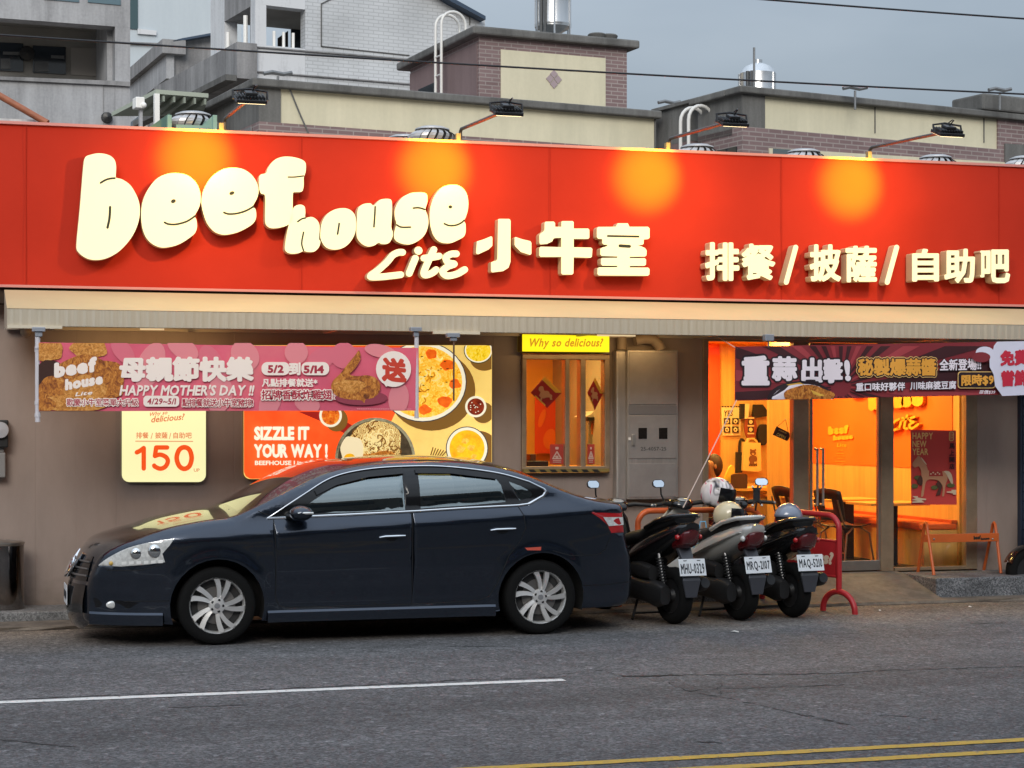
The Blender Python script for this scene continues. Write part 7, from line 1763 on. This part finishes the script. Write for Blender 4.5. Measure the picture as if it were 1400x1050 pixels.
for x in (-.12, .78):
    for y in (-.36, .36):
        q = MB(); q.box(x-.25,x+.22,y-.24,y+.24,.50,.66); q.v = [Vector(v) for v in q.v]
        q.add([(x+.16,y-.23,.62),(x+.30,y-.23,.62),(x+.44,y-.20,1.16),(x+.34,y-.20,1.18),(x+.16,y+.23,.62),(x+.30,y+.23,.62),(x+.44,y+.20,1.16),(x+.34,y+.20,1.18)],[(0,1,2,3),(4,5,6,7),(0,1,5,4),(1,2,6,5),(2,3,7,6),(3,0,4,7)]); q.box(x+.36,x+.46,y-.12,y+.12,1.19,1.33); q.build('car_seat', car, M_cseat, bevel=.03)
q = MB(); q.box(-1.15,-.78,-.74,.74,.80,1.02); q.build('dashboard', car, M_smat_ if False else M_dark, bevel=.04)
q = MB(); q.tube([(-.66+.03*math.sin(a),-.36+.18*math.cos(a),.98+.17*math.sin(a)) for a in (2*math.pi*k/20 for k in range(20))],.015,8,M_black,closed=True); q.build('steering_wheel', car, smooth=True)
b = MB(); b.tube([(-1.20,-.45,1.055),(-1.13,-.1,1.07),(-1.1,.3,1.085)],.010,6,M_black); b.build('wiper', car)
car.location = (CX, CYY, 0.004)
# ================================================================== scooters, helmets, barriers, rail
M_sblk = mat('scooter_black', (0.010,0.010,0.011), 0.16, coat=0.6); M_smat = mat('scooter_matt_black', (0.016,0.016,0.017), 0.55); M_sseat = mat('scooter_seat', (0.013,0.012,0.012), 0.6, bump=(90,.15))
M_ssil = mat('scooter_silver', (0.60,0.60,0.57), 0.25, 0.4, coat=0.8); M_splum = mat('scooter_plum', (0.055,0.020,0.024), 0.18, coat=1.0); M_eng = mat('engine_grey', (0.045,0.045,0.047), 0.42, 0.6); M_guard = mat('mudguard_grey', (0.05,0.052,0.062), 0.35)
M_tail = mat('smoked_red_lens', (0.10,0.008,0.010), 0.12, coat=1.0)
M_mirr = mat('mirror_glass', (0.85,0.9,0.95), 0.02, 1.0); M_shock = mat('shock_steel', (0.4,0.4,0.4), 0.3, 0.8)
def loft(b, secs, m, n=18, ex=2.6, cap=True):
    """secs = (x, y, z, half width, half height[, tilt]) rings across local X"""
    vs = []
    for s in secs:
        x,y,z,w,h = s[:5]; tl = s[5] if len(s) > 5 else 0
        for k in range(n):
            a = 2*math.pi*k/n; c, si = math.cos(a), math.sin(a)
            yy = w*math.copysign(abs(c)**(2/ex), c); zz = h*math.copysign(abs(si)**(2/ex), si)
            vs.append((x-zz*math.sin(tl), y+yy, z+zz*math.cos(tl)))
    fs = [(i*n+k,i*n+(k+1)%n,(i+1)*n+(k+1)%n,(i+1)*n+k) for i in range(len(secs)-1) for k in range(n)]
    if cap: fs += [tuple(range(n-1,-1,-1)), tuple((len(secs)-1)*n+k for k in range(n))]
    b.add(vs, fs, m); return b
def scooter(label, mbody, maccent, plate, tail_z=0.0, silver=False, mirrors=(1,-1)):
    t = thing('scooter', label, 'scooter', (0,0,0), 'scooters parked nose to the kerb')
    mx_ = Matrix.Rotation(R(90),4,'X')
    for x in (-.63,.64):
        r = .25; b = MB(); b.lathe([(.155,-.045),(.20,-.062),(.235,-.05),(r,-.02),(r,.02),(.235,.05),(.20,.062),(.155,.045)],36,M_rub,Matrix.Translation((x,0,r)) @ mx_); w = b.build('wheel', t, smooth=True, angle=60)
        b = MB(); b.lathe([(.157,.046),(.15,.03),(.06,.02),(.04,.05),(.001,.05)],24,M_smat,Matrix.Translation((x,0,r)) @ mx_); b.lathe([(.157,-.046),(.15,-.03),(.06,-.02),(.04,-.05),(.001,-.05)],24,M_smat,Matrix.Translation((x,0,r)) @ mx_); b.build('rim', w, smooth=True)
    dz = tail_z
    b = MB(); loft(b, [(.10,0,.50,.12,.10),(-.05,0,.53,.16,.14),(-.25,0,.59,.19,.155),(-.48,0,.67+dz*.4,.195,.14),(-.70,0,.75+dz*.8,.165,.11),(-.86,0,.81+dz,.115,.07),(-.93,0,.835+dz,.07,.035)], mbody); b.build('rear_cowl', t, smooth=True, angle=60)
    for s in (1,-1):
        b = MB(); pts = [(.0,s*.155,.52),(-.2,s*.192,.575),(-.42,s*.203,.645+dz*.4),(-.66,s*.176,.73+dz*.8),(-.84,s*.125,.80+dz)]; b.tube(pts,[.02,.034,.036,.028,.014],8,maccent,flat=.35); b.build('side_trim', t, smooth=True)
    b = MB(); loft(b, [(.16,0,.66,.07,.02),(.10,0,.70,.14,.05),(-.10,0,.735,.175,.065),(-.32,0,.765+dz*.2,.18,.065,.05),(-.42,0,.81+dz*.5,.18,.065,.2),(-.62,0,.86+dz*.8,.155,.06,.1),(-.80,0,.90+dz,.11,.04)], M_sseat); b.build('seat', t, smooth=True, angle=60)
    b = MB(); zt = .90+dz; b.tube([(-.45,.19,zt-.09),(-.62,.18,zt-.02),(-.80,.14,zt+.025),(-.90,.05,zt+.035),(-.90,-.05,zt+.035),(-.80,-.14,zt+.025),(-.62,-.18,zt-.02),(-.45,-.19,zt-.09)],.02,10,M_ssil if silver else M_sblk); b.build('grab_rail', t, smooth=True)
    b = MB(); loft(b, [(-.76,0,.70+dz,.10,.085,.35),(-.89,0,.735+dz,.090,.085,.35),(-.935,0,.75+dz,.06,.06,.35)], M_tail, 16, 3); b.build('taillight', t, smooth=True, angle=60)
    for s in (1,-1): b = MB(); b.ball((-.86,s*.115,.745+dz),1,M_clear if silver else M_redl,12,8,(.03,.02,.025)); b.build('indicator', t, smooth=True)
    # plate arm, plate, mudguard
    b = MB(); b.add([(-.76,-.07,.72+dz*.7),(-.76,.07,.72+dz*.7),(-.87,.06,.56),(-.87,-.06,.56),(-.925,.09,.40),(-.925,-.09,.40),(-.92,.055,.25),(-.92,-.055,.25),(-.74,-.07,.70),(-.74,.07,.70),(-.84,.06,.55),(-.84,-.06,.55),(-.90,.09,.40),(-.90,-.09,.40),(-.905,.055,.25),(-.905,-.055,.25)],
        [(0,1,2,3),(3,2,4,5),(5,4,6,7),(8,11,10,9),(11,13,12,10),(13,15,14,12),(1,9,10,2),(2,10,12,4),(4,12,14,6),(0,3,11,8),(3,5,13,11),(5,7,15,13),(6,14,15,7)], M_guard); b.build('mudguard', t, bevel=.006)
    pm = Matrix.Translation((-.925,0,.515)) @ Matrix.Rotation(R(14),4,'Y')
    b = MB(); b.v = []; b.box(-.004,.0,-.135,.135,-.075,.075,M_plate); b.v = [pm @ v for v in b.v]; pl = b.build('number_plate', t, bevel=.003)
    if plate:
        b = MB(); tr = fit(text(plate,.018,2,.07), .120,-.034,-.120,.056)
        b.solid(tr, lambda u,v: pm @ Vector((-.0065,u,-v)), pm.to_3x3() @ Vector((.0015,0,0)), M_pink)
        for u in (.07,-.07): b.solid(union([[(u-.02,-.062),(u+.02,-.062),(u+.012,-.054),(u-.015,-.056)]]), lambda a,c: pm @ Vector((-.0065,a,-c)), pm.to_3x3() @ Vector((.0015,0,0)), M_pink)
        b.build('plate_lettering', pl)
    # engine and drive on the left, silencer on the right, shock absorbers
    b = MB(); loft(b, [(.02,.11,.31,.06,.09),(-.08,.145,.31,.07,.115),(-.25,.15,.295,.065,.10),(-.45,.15,.28,.065,.10),(-.62,.15,.265,.07,.115),(-.73,.15,.26,.05,.08)], M_eng, 18, 3); loft(b, [(.0,0,.38,.15,.13),(-.2,0,.40,.16,.13),(-.38,0,.40,.13,.11)], M_smat); b.build('engine', t, smooth=True, angle=50)
    b = MB(); loft(b, [(-.22,.15,.47,.05,.06),(-.36,.155,.46,.055,.075),(-.52,.15,.44,.045,.06)], M_smat, 16, 3.5); b.build('air_box', t, smooth=True, angle=50)
    b = MB(); b.tube([(-.05,-.12,.26),(-.25,-.16,.24),(-.4,-.175,.26)],.022,10,M_shock); b.tube([(-.38,-.175,.26),(-.45,-.178,.28),(-.82,-.18,.36),(-.86,-.18,.37)],[.035,.06,.062,.045],16,M_eng); b.build('silencer', t, smooth=True)
    for s in (1,-1):
        b = MB(); a, c = Vector((-.66,s*.115,.30)), Vector((-.56,s*.12,.63)); b.tube([a,c],.014,8,M_shock)
        co = [a.lerp(c,.2+.65*k/60)+Vector((math.cos(k*.9)*.03,math.sin(k*.9)*.03,0)) for k in range(61)]; b.tube(co,.007,5,M_smat); b.build('shock_absorber', t, smooth=True)
    b = MB()
    for s in (1,-1): b.tube([(-.18,s*.09,.22),(-.20,s*.15,.06),(-.24,s*.19,.012)],.012,8,M_smat)
    b.tube([(-.20,.15,.06),(-.20,-.15,.06)],.010,8,M_smat); b.build('centre_stand', t, smooth=True)
    # floor, leg shield, front
    b = MB(); b.box(-.02,.40,-.15,.15,.27,.34,M_smat); b.box(.05,.12,-.09,.09,.34,.50,M_smat); b.build('floorboard', t, bevel=.02)
    b = MB(); loft(b, [(.36,0,.34,.16,.05),(.42,0,.50,.20,.05,-.2),(.45,0,.70,.21,.055,-.2),(.43,0,.86,.16,.05),(.40,0,.93,.09,.04)], mbody, 18, 3) 
    b.v = b.v[:]; b.build('leg_shield', t, smooth=True, angle=60)
    b = MB(); vs = []
    for i,(x,z,w) in enumerate(((.40,.34,.17),(.46,.46,.20),(.50,.60,.22),(.52,.74,.215),(.50,.86,.17),(.46,.95,.10))):
        for k in range(9): u = -1+2*k/8; vs.append((x+.07*(1-u*u), u*w, z))
    b.add(vs, [(i*9+k,i*9+k+1,(i+1)*9+k+1,(i+1)*9+k) for i in range(5) for k in range(8)], mbody); o = b.build('front_cowl', t, smooth=True); sm_ = o.modifiers.new('thick','SOLIDIFY'); sm_.thickness = .02
    b = MB()
    for k in range(13):
        a = R(20+150*k/12)
        for u in (-1,-.4,.4,1): b.v.append(Vector((.64+(.275-.02*u*u)*math.cos(a), u*.075, .25+(.275-.02*u*u)*math.sin(a))))
    b.f = [(i*4+k,i*4+k+1,(i+1)*4+k+1,(i+1)*4+k) for i in range(12) for k in range(3)]; b.m = [0]*len(b.f); b.mats = [mbody]; b.build('front_fender', t, smooth=True)
    b = MB()
    for s in (1,-1): b.tube([(.64,s*.07,.25),(.56,s*.06,.55),(.50,s*.05,.66)],.018,8,M_shock)
    b.build('front_fork', t, smooth=True)
    b = MB(); loft(b, [(.54,0,.96,.05,.03),(.48,0,.99,.10,.055),(.40,0,1.01,.13,.06),(.33,0,1.00,.10,.045),(.29,0,.98,.06,.03)], M_sblk, 18, 2.6); hb_ = b.build('handlebar_cowl', t, smooth=True, angle=60)
    b = MB(); b.ball((.345,0,1.045),1,mat('gauge_grey',(0.32,0.34,0.35),0.15),16,8,(.04,.06,.014),Matrix.Rotation(R(-18),4,'Y')); b.build('instrument', hb_, smooth=True)
    for s in (1,-1):
        b = MB(); b.tube([(.40,s*.08,1.0),(.37,s*.20,1.015),(.33,s*.25,1.01)],[.026,.022,.017],10,M_smat); b.tube([(.335,s*.245,1.01),(.30,s*.36,1.0)],.019,10,M_smat); b.ball((.298,s*.365,1.0),.019,M_shock,8,6); b.build('handgrip', t, smooth=True)
        b = MB(); b.tube([(.40,s*.21,1.01),(.40,s*.28,1.0),(.35,s*.38,.985)],.007,6,M_shock); b.build('brake_lever', t, smooth=True)
        if s not in mirrors: continue
        b = MB(); b.tube([(.37,s*.19,1.03),(.38,s*.22,1.10),(.37,s*.23,1.17)],.008,8,M_smat)
        mo = Matrix.Translation((.36,s*.26,1.20)) @ Matrix.Rotation(R(8*s),4,'Z') @ Matrix.Rotation(R(17),4,'Y'); loft_b = MB(); loft(loft_b, [(.025,0,0,.03,.015),(.015,0,0,.065,.036),(-.004,0,0,.07,.04)], M_smat, 18, 2.8); b.add([mo @ v for v in loft_b.v], loft_b.f, M_smat); mi_ = b.build('mirror', t, smooth=True, angle=50)
        b = MB(); b.add([mo @ Vector((-.006,.062*c,.033*s2)) for c,s2 in ((-1,-.3),(-.75,-1),(.6,-1),(1,-.5),(1,.5),(.7,1),(-.6,1),(-1,.4))],[tuple(range(8))],M_mirr); b.build('mirror_glass', mi_)
    return t
def place(t, x, y, rz, lean=0.0): t.location = (x,y,.003); t.rotation_euler = (R(lean),0,R(rz))
sA = scooter('black scooter with plum side trim and plate MHU-0329, nearest the car', M_sblk, M_splum, 'MHU-0329', .03, False, (1,))
sB = scooter('silver and black scooter with plate MRQ-2107 in the middle of the row', M_ssil, M_ssil, 'MRQ-2107', .0, True, (1,))
sC = scooter('black scooter with plate MAQ-5210 beside the red barrier', M_sblk, M_smat, 'MAQ-5210', -.03, False, (-1,))
def rear_at(px, py, rz): g = G(px, py); a = R(rz); return g.x+.63*math.cos(a), g.y+.63*math.sin(a)
for s_, px, py, rz, ln in ((sA,921,853,101,0.5),(sB,1012,848,99.5,-.5),(sC,1084,844,97,0)):
    x, y = rear_at(px, py, rz); place(s_, x, y, rz, ln)
sD = copy_tree(sC); sD['label'] = 'dark motorbike front wheel cut off by the right edge of the photo'
for ch in list(sD.children):
    if ch.name.startswith('number_plate'):
        for g_ in list(ch.children): bpy.data.objects.remove(g_)
p = G(1412,815); place(sD, p.x+.62, p.y+.08, 182)
# phone holder on the third scooter
t = thing('phone_holder', 'black phone holder with white corner clips on the third handlebar', 'phone holder', (0,0,0))
b = MB(); a = P(1034,680,16.75); b.box(-.035,.035,-.012,.0,-.06,.08,M_smat); b.build('cradle', t, bevel=.008)
for sx, sz in ((-1,1),(1,1),(-1,-1),(1,-1)):
    b = MB(); b.tube([(sx*.02,-.015,sz*.05),(sx*.045,-.018,sz*.085)],.009,8,M_smat); b.ball((sx*.047,-.02,sz*.088),.012,M_white); b.build('clip', t)
b = MB(); b.cyl((0,-.006,-.06),(0,.02,-.14),.01,8,M_smat); b.build('stem', t)
t.location = P(1034,678,16.72)
# bag hung between the first two scooters
bag = thing('shopping_bag', 'yellow and blue patterned plastic bag hung between the first two scooters', 'bag', (0,0,0))
b = MB(); vs = []; n = 14
for i in range(9):
    h = i/8; w = .12*(1-.25*h+.1*math.sin(3*h)); d = .07*(1-.6*h)
    for k in range(n): a = 2*math.pi*k/n; rn = 1+.12*mnoise.noise(Vector((math.cos(a)*2,math.sin(a)*2,h*4))); vs.append((w*rn*math.cos(a), d*rn*math.sin(a), .30*h))
b.add(vs, [(i*n+k,i*n+(k+1)%n,(i+1)*n+(k+1)%n,(i+1)*n+k) for i in range(8) for k in range(n)]+[tuple(range(n-1,-1,-1))], printmat('bag_print', [(0.34,c8(232,232,220)),(0.46,c8(236,196,40)),(0.54,c8(240,214,90)),(0.60,c8(90,170,220))], 9, rough=.35)); b.build('bag_body', bag, smooth=True)
b = MB(); b.tube([(-.05,0,.29),(-.03,0,.42),(.03,0,.42),(.05,0,.29)],.008,6,mat('bag_blue',(0.2,0.5,0.75),0.4)); b.build('handle', bag, smooth=True)
bag.location = P(961,766,16.35); bag.scale = (.85,.85,.85)
# helmets
def helmet(label, kind, m, loc, rz, tilt=0.0, r=.14):
    t = thing('helmet', label, 'helmet', (0,0,0), 'motorcycle helmets'); Mx = Matrix.Identity(4)
    b = MB(); n, k = 28, 18; vs = []; keep = []
    def pt(i, j):
        th = math.pi*i/k; ph = 2*math.pi*j/n; x, y, z = math.sin(th)*math.cos(ph), math.sin(th)*math.sin(ph), math.cos(th)
        if kind == 'full' and x > .2 and z < 0: x *= 1.12
        return Vector((x*r*1.12, y*r*.92, z*r*1.05))
    vs = [pt(i,j) for i in range(k+1) for j in range(n)]
    def hole(i, j):
        c = (pt(i,j)+pt(i+1,(j+1)%n))/2/r
        if c.z < -.80: return True
        if kind == 'full': return c.x > .55 and -.36 < c.z < .30 and abs(c.y) < .72
        return (c.x > .35 and c.z < .05) or c.z < -.62
    b.add(vs, [(i*n+j,(i+1)*n+j,(i+1)*n+(j+1)%n,i*n+(j+1)%n) for i in range(k) for j in range(n) if not hole(i,j)], m); sh = b.build('shell', t, smooth=True, angle=180); md = sh.modifiers.new('thick','SOLIDIFY'); md.thickness = .018; md.offset = -1
    b = MB(); b.ball((0,0,-.01),1,M_smat,18,12,(r*1.0,r*.82,r*.86)); b.build('lining', t, smooth=True)
    b = MB(); vs = []
    if kind == 'open':
        b.tube([(.05,r*.8,-.05),(.06,r*.5,-.15),(.06,-r*.5,-.15),(.05,-r*.8,-.05)],.007,6,mat('strap_red',(0.25,0.04,0.03),0.7)); b.build('chin_strap', t, smooth=True); t.location = loc; t.rotation_euler = (0,R(tilt),R(rz)); return t
    z0, z1 = (-.45,.50) if kind == 'full' else (-.50,.60)
    for i in range(7):
        z = z0+(z1-z0)*i/6
        for j in range(15):
            ph = R(-78+156*j/14); rr = math.sqrt(max(.05,1-z*z*.55)); vs.append(Vector((rr*math.cos(ph)*r*1.18+.004, rr*math.sin(ph)*r*.97, z*r)))
    b.add(vs, [(i*15+j,i*15+j+1,(i+1)*15+j+1,(i+1)*15+j) for i in range(6) for j in range(14)], M_gblack); b.build('visor', t, smooth=True)
    if kind == 'half': 
        b = MB(); b.tube([(0,r*.85,-.04),(.02,r*.6,-.16),(.02,-r*.6,-.16),(0,-r*.85,-.04)],.006,6,M_smat); b.build('chin_strap', t, smooth=True)
    t.location = loc; t.rotation_euler = (0,R(tilt),R(rz)); return t
M_h1 = printmat('helmet_graphics', [(0.30,c8(30,26,32)),(0.42,c8(214,210,212)),(0.56,c8(232,228,230)),(0.60,c8(206,60,110)),(0.68,c8(226,222,226)),(0.74,c8(120,24,40))], 4.5, rough=.18, dist=2.0, detail=1)
helmet('white full face helmet with pink and black graphics perched on the handlebars', 'full', M_h1, P(981,675,16.6), -32, 12, .146)
helmet('cream half helmet with a dark visor on the silver scooter seat', 'half', mat('helmet_cream',(0.62,0.54,0.36),0.22,coat=.6), P(996,705,16.25), -28, 4, .128)
helmet('grey blue half helmet on the black scooter seat by the red barrier', 'open', mat('helmet_greyblue',(0.20,0.235,0.31),0.2,coat=.8), P(1078,708,16.35), 205, -6, .135)
# tubular barriers
def barrier(label, a, b_, m, panel, lettering):
    """a, b_ = ground points of the two posts"""
    t = thing('barrier', label, 'barrier', tuple(a)); d = (b_-a); Lh = d.length; d.normalize(); n = Vector((d.y,-d.x,0)); up = Vector((0,0,1)); r = .028; H = .905
    Pt = lambda u, z, o=0: a+d*u+up*z+n*o
    rr = .13; q = MB(); path = [Pt(0,.19)]+[Pt(rr-rr*math.cos(x),H-rr+rr*math.sin(x)) for x in (math.pi/2*k/8 for k in range(9))]+[Pt(Lh-rr+rr*math.sin(x),H-rr+rr*math.cos(x)) for x in (math.pi/2*k/8 for k in range(9))]+[Pt(Lh,.19)]
    q.tube(path, r, 12, m); q.build('frame', t, smooth=True)
    for u in (0, Lh):
        q = MB(); q.tube([Pt(u-.19,.0)]+[Pt(u-.19*math.cos(x),.02+.18*math.sin(x)) for x in (math.pi*k/14 for k in range(15))]+[Pt(u+.19,.0)], r*1.02, 12, m); q.build('foot', t, smooth=True)
    if panel:
        q = MB(); zs = (.665,.335)
        vs = [Pt(r*.9,zs[1],-.008),Pt(Lh-r*.9,zs[1],-.008),Pt(Lh-r*.9,zs[0],-.008),Pt(r*.9,zs[0],-.008),Pt(r*.9,zs[1],.008),Pt(Lh-r*.9,zs[1],.008),Pt(Lh-r*.9,zs[0],.008),Pt(r*.9,zs[0],.008)]
        q.add(vs,[(0,1,2,3),(4,5,6,7),(0,1,5,4),(1,2,6,5),(2,3,7,6),(3,0,4,7)],m); pn = q.build('panel', t)
        for z in zs: q = MB(); q.cyl(Pt(r,z),Pt(Lh-r,z),.014,8,m); q.build('rail', t)
        if lettering:
            q = MB(); tr = fit(text(lettering,.05,2), Lh*.08, -.56, Lh-.07, -.44, .02); q.solid(tr, lambda u,v: Pt(u,-v,.011), -n*.002, mat('barrier_cream',(0.72,0.55,0.42),0.6)); q.build('lettering', pn)
    else:
        q = MB(); q.cyl(Pt(r,.62),Pt(Lh-r,.62),.012,8,m); q.cyl(Pt(r,.34),Pt(Lh-r,.34),.012,8,m); q.build('rail', t)
    return t
M_bor = mat('barrier_orange', (0.62,0.12,0.03), 0.4, nz=(5,.12)); M_brd = mat('barrier_red', (0.46,0.022,0.028), 0.4, nz=(5,.12))
gl, gr = Vector((Xp(872,17.0),17.0,0.03)), Vector((Xp(1040,17.0),17.0,0.03)); barrier('orange tubular barrier behind the first two scooters', gl, gr, M_bor, False, None)
gl, gr = Vector((Xp(1062,16.85),16.85,0.03)), G(1147,838); barrier('red tubular barrier with a lettered panel right of the last scooter', gl, gr, M_brd, True, 'delicious?')
# orange rail on two hoop legs
M_rail = mat('rail_orange', (0.62,0.13,0.025), 0.42, nz=(6,.12)); zg = .222
rl = thing('orange_rail', 'low orange plank rail on two hooped legs on the granite block', 'rail', (Xp(1310,17.5),17.5,zg))
for (xa, ya), (xb, yb), xt in (((1255,782),(1277,786.5),1265.5),((1345,779.5),(1368.6,784),1359)):
    A = G(xa, ya, zg); B = G(xb, yb, zg); T_ = P(xt, 714.5, (A.y+B.y)/2); q = MB(); w = .045; dv = (B-A).normalized()
    q.tube([A, T_-dv*w-Vector((0,0,.06)), T_-dv*w*.7-Vector((0,0,.02)), T_, T_+dv*w*.7-Vector((0,0,.02)), T_+dv*w-Vector((0,0,.06)), B], .016, 10, M_rail); q.build('leg', rl, smooth=True)
q = MB(); Yr = 17.46; q.bbox_px(1271,730.5,1366,742,Yr,Yr+.03,M_rail); q.build('plank', rl, bevel=.004)
q = MB(); q.bbox_px(1262,731,1360,741.5,Yr+.17,Yr+.2,M_rail); q.build('plank', rl, bevel=.004)
q = MB(); q.flat(fit(text('beef',.10),1331,732.5,1341,738,0,.8), onY(Yr-.002), M_ink); q.flat(fit(text('house',.09),1341,735,1353,738.6,0,1), onY(Yr-.003), M_ink); q.build('lettering', rl, fixn=False)
for x in (1277,1357):
    q = MB(); q.ball(P(x,737,Yr-.002),.012,M_shock,10,6); q.build('bolt', rl, smooth=True)
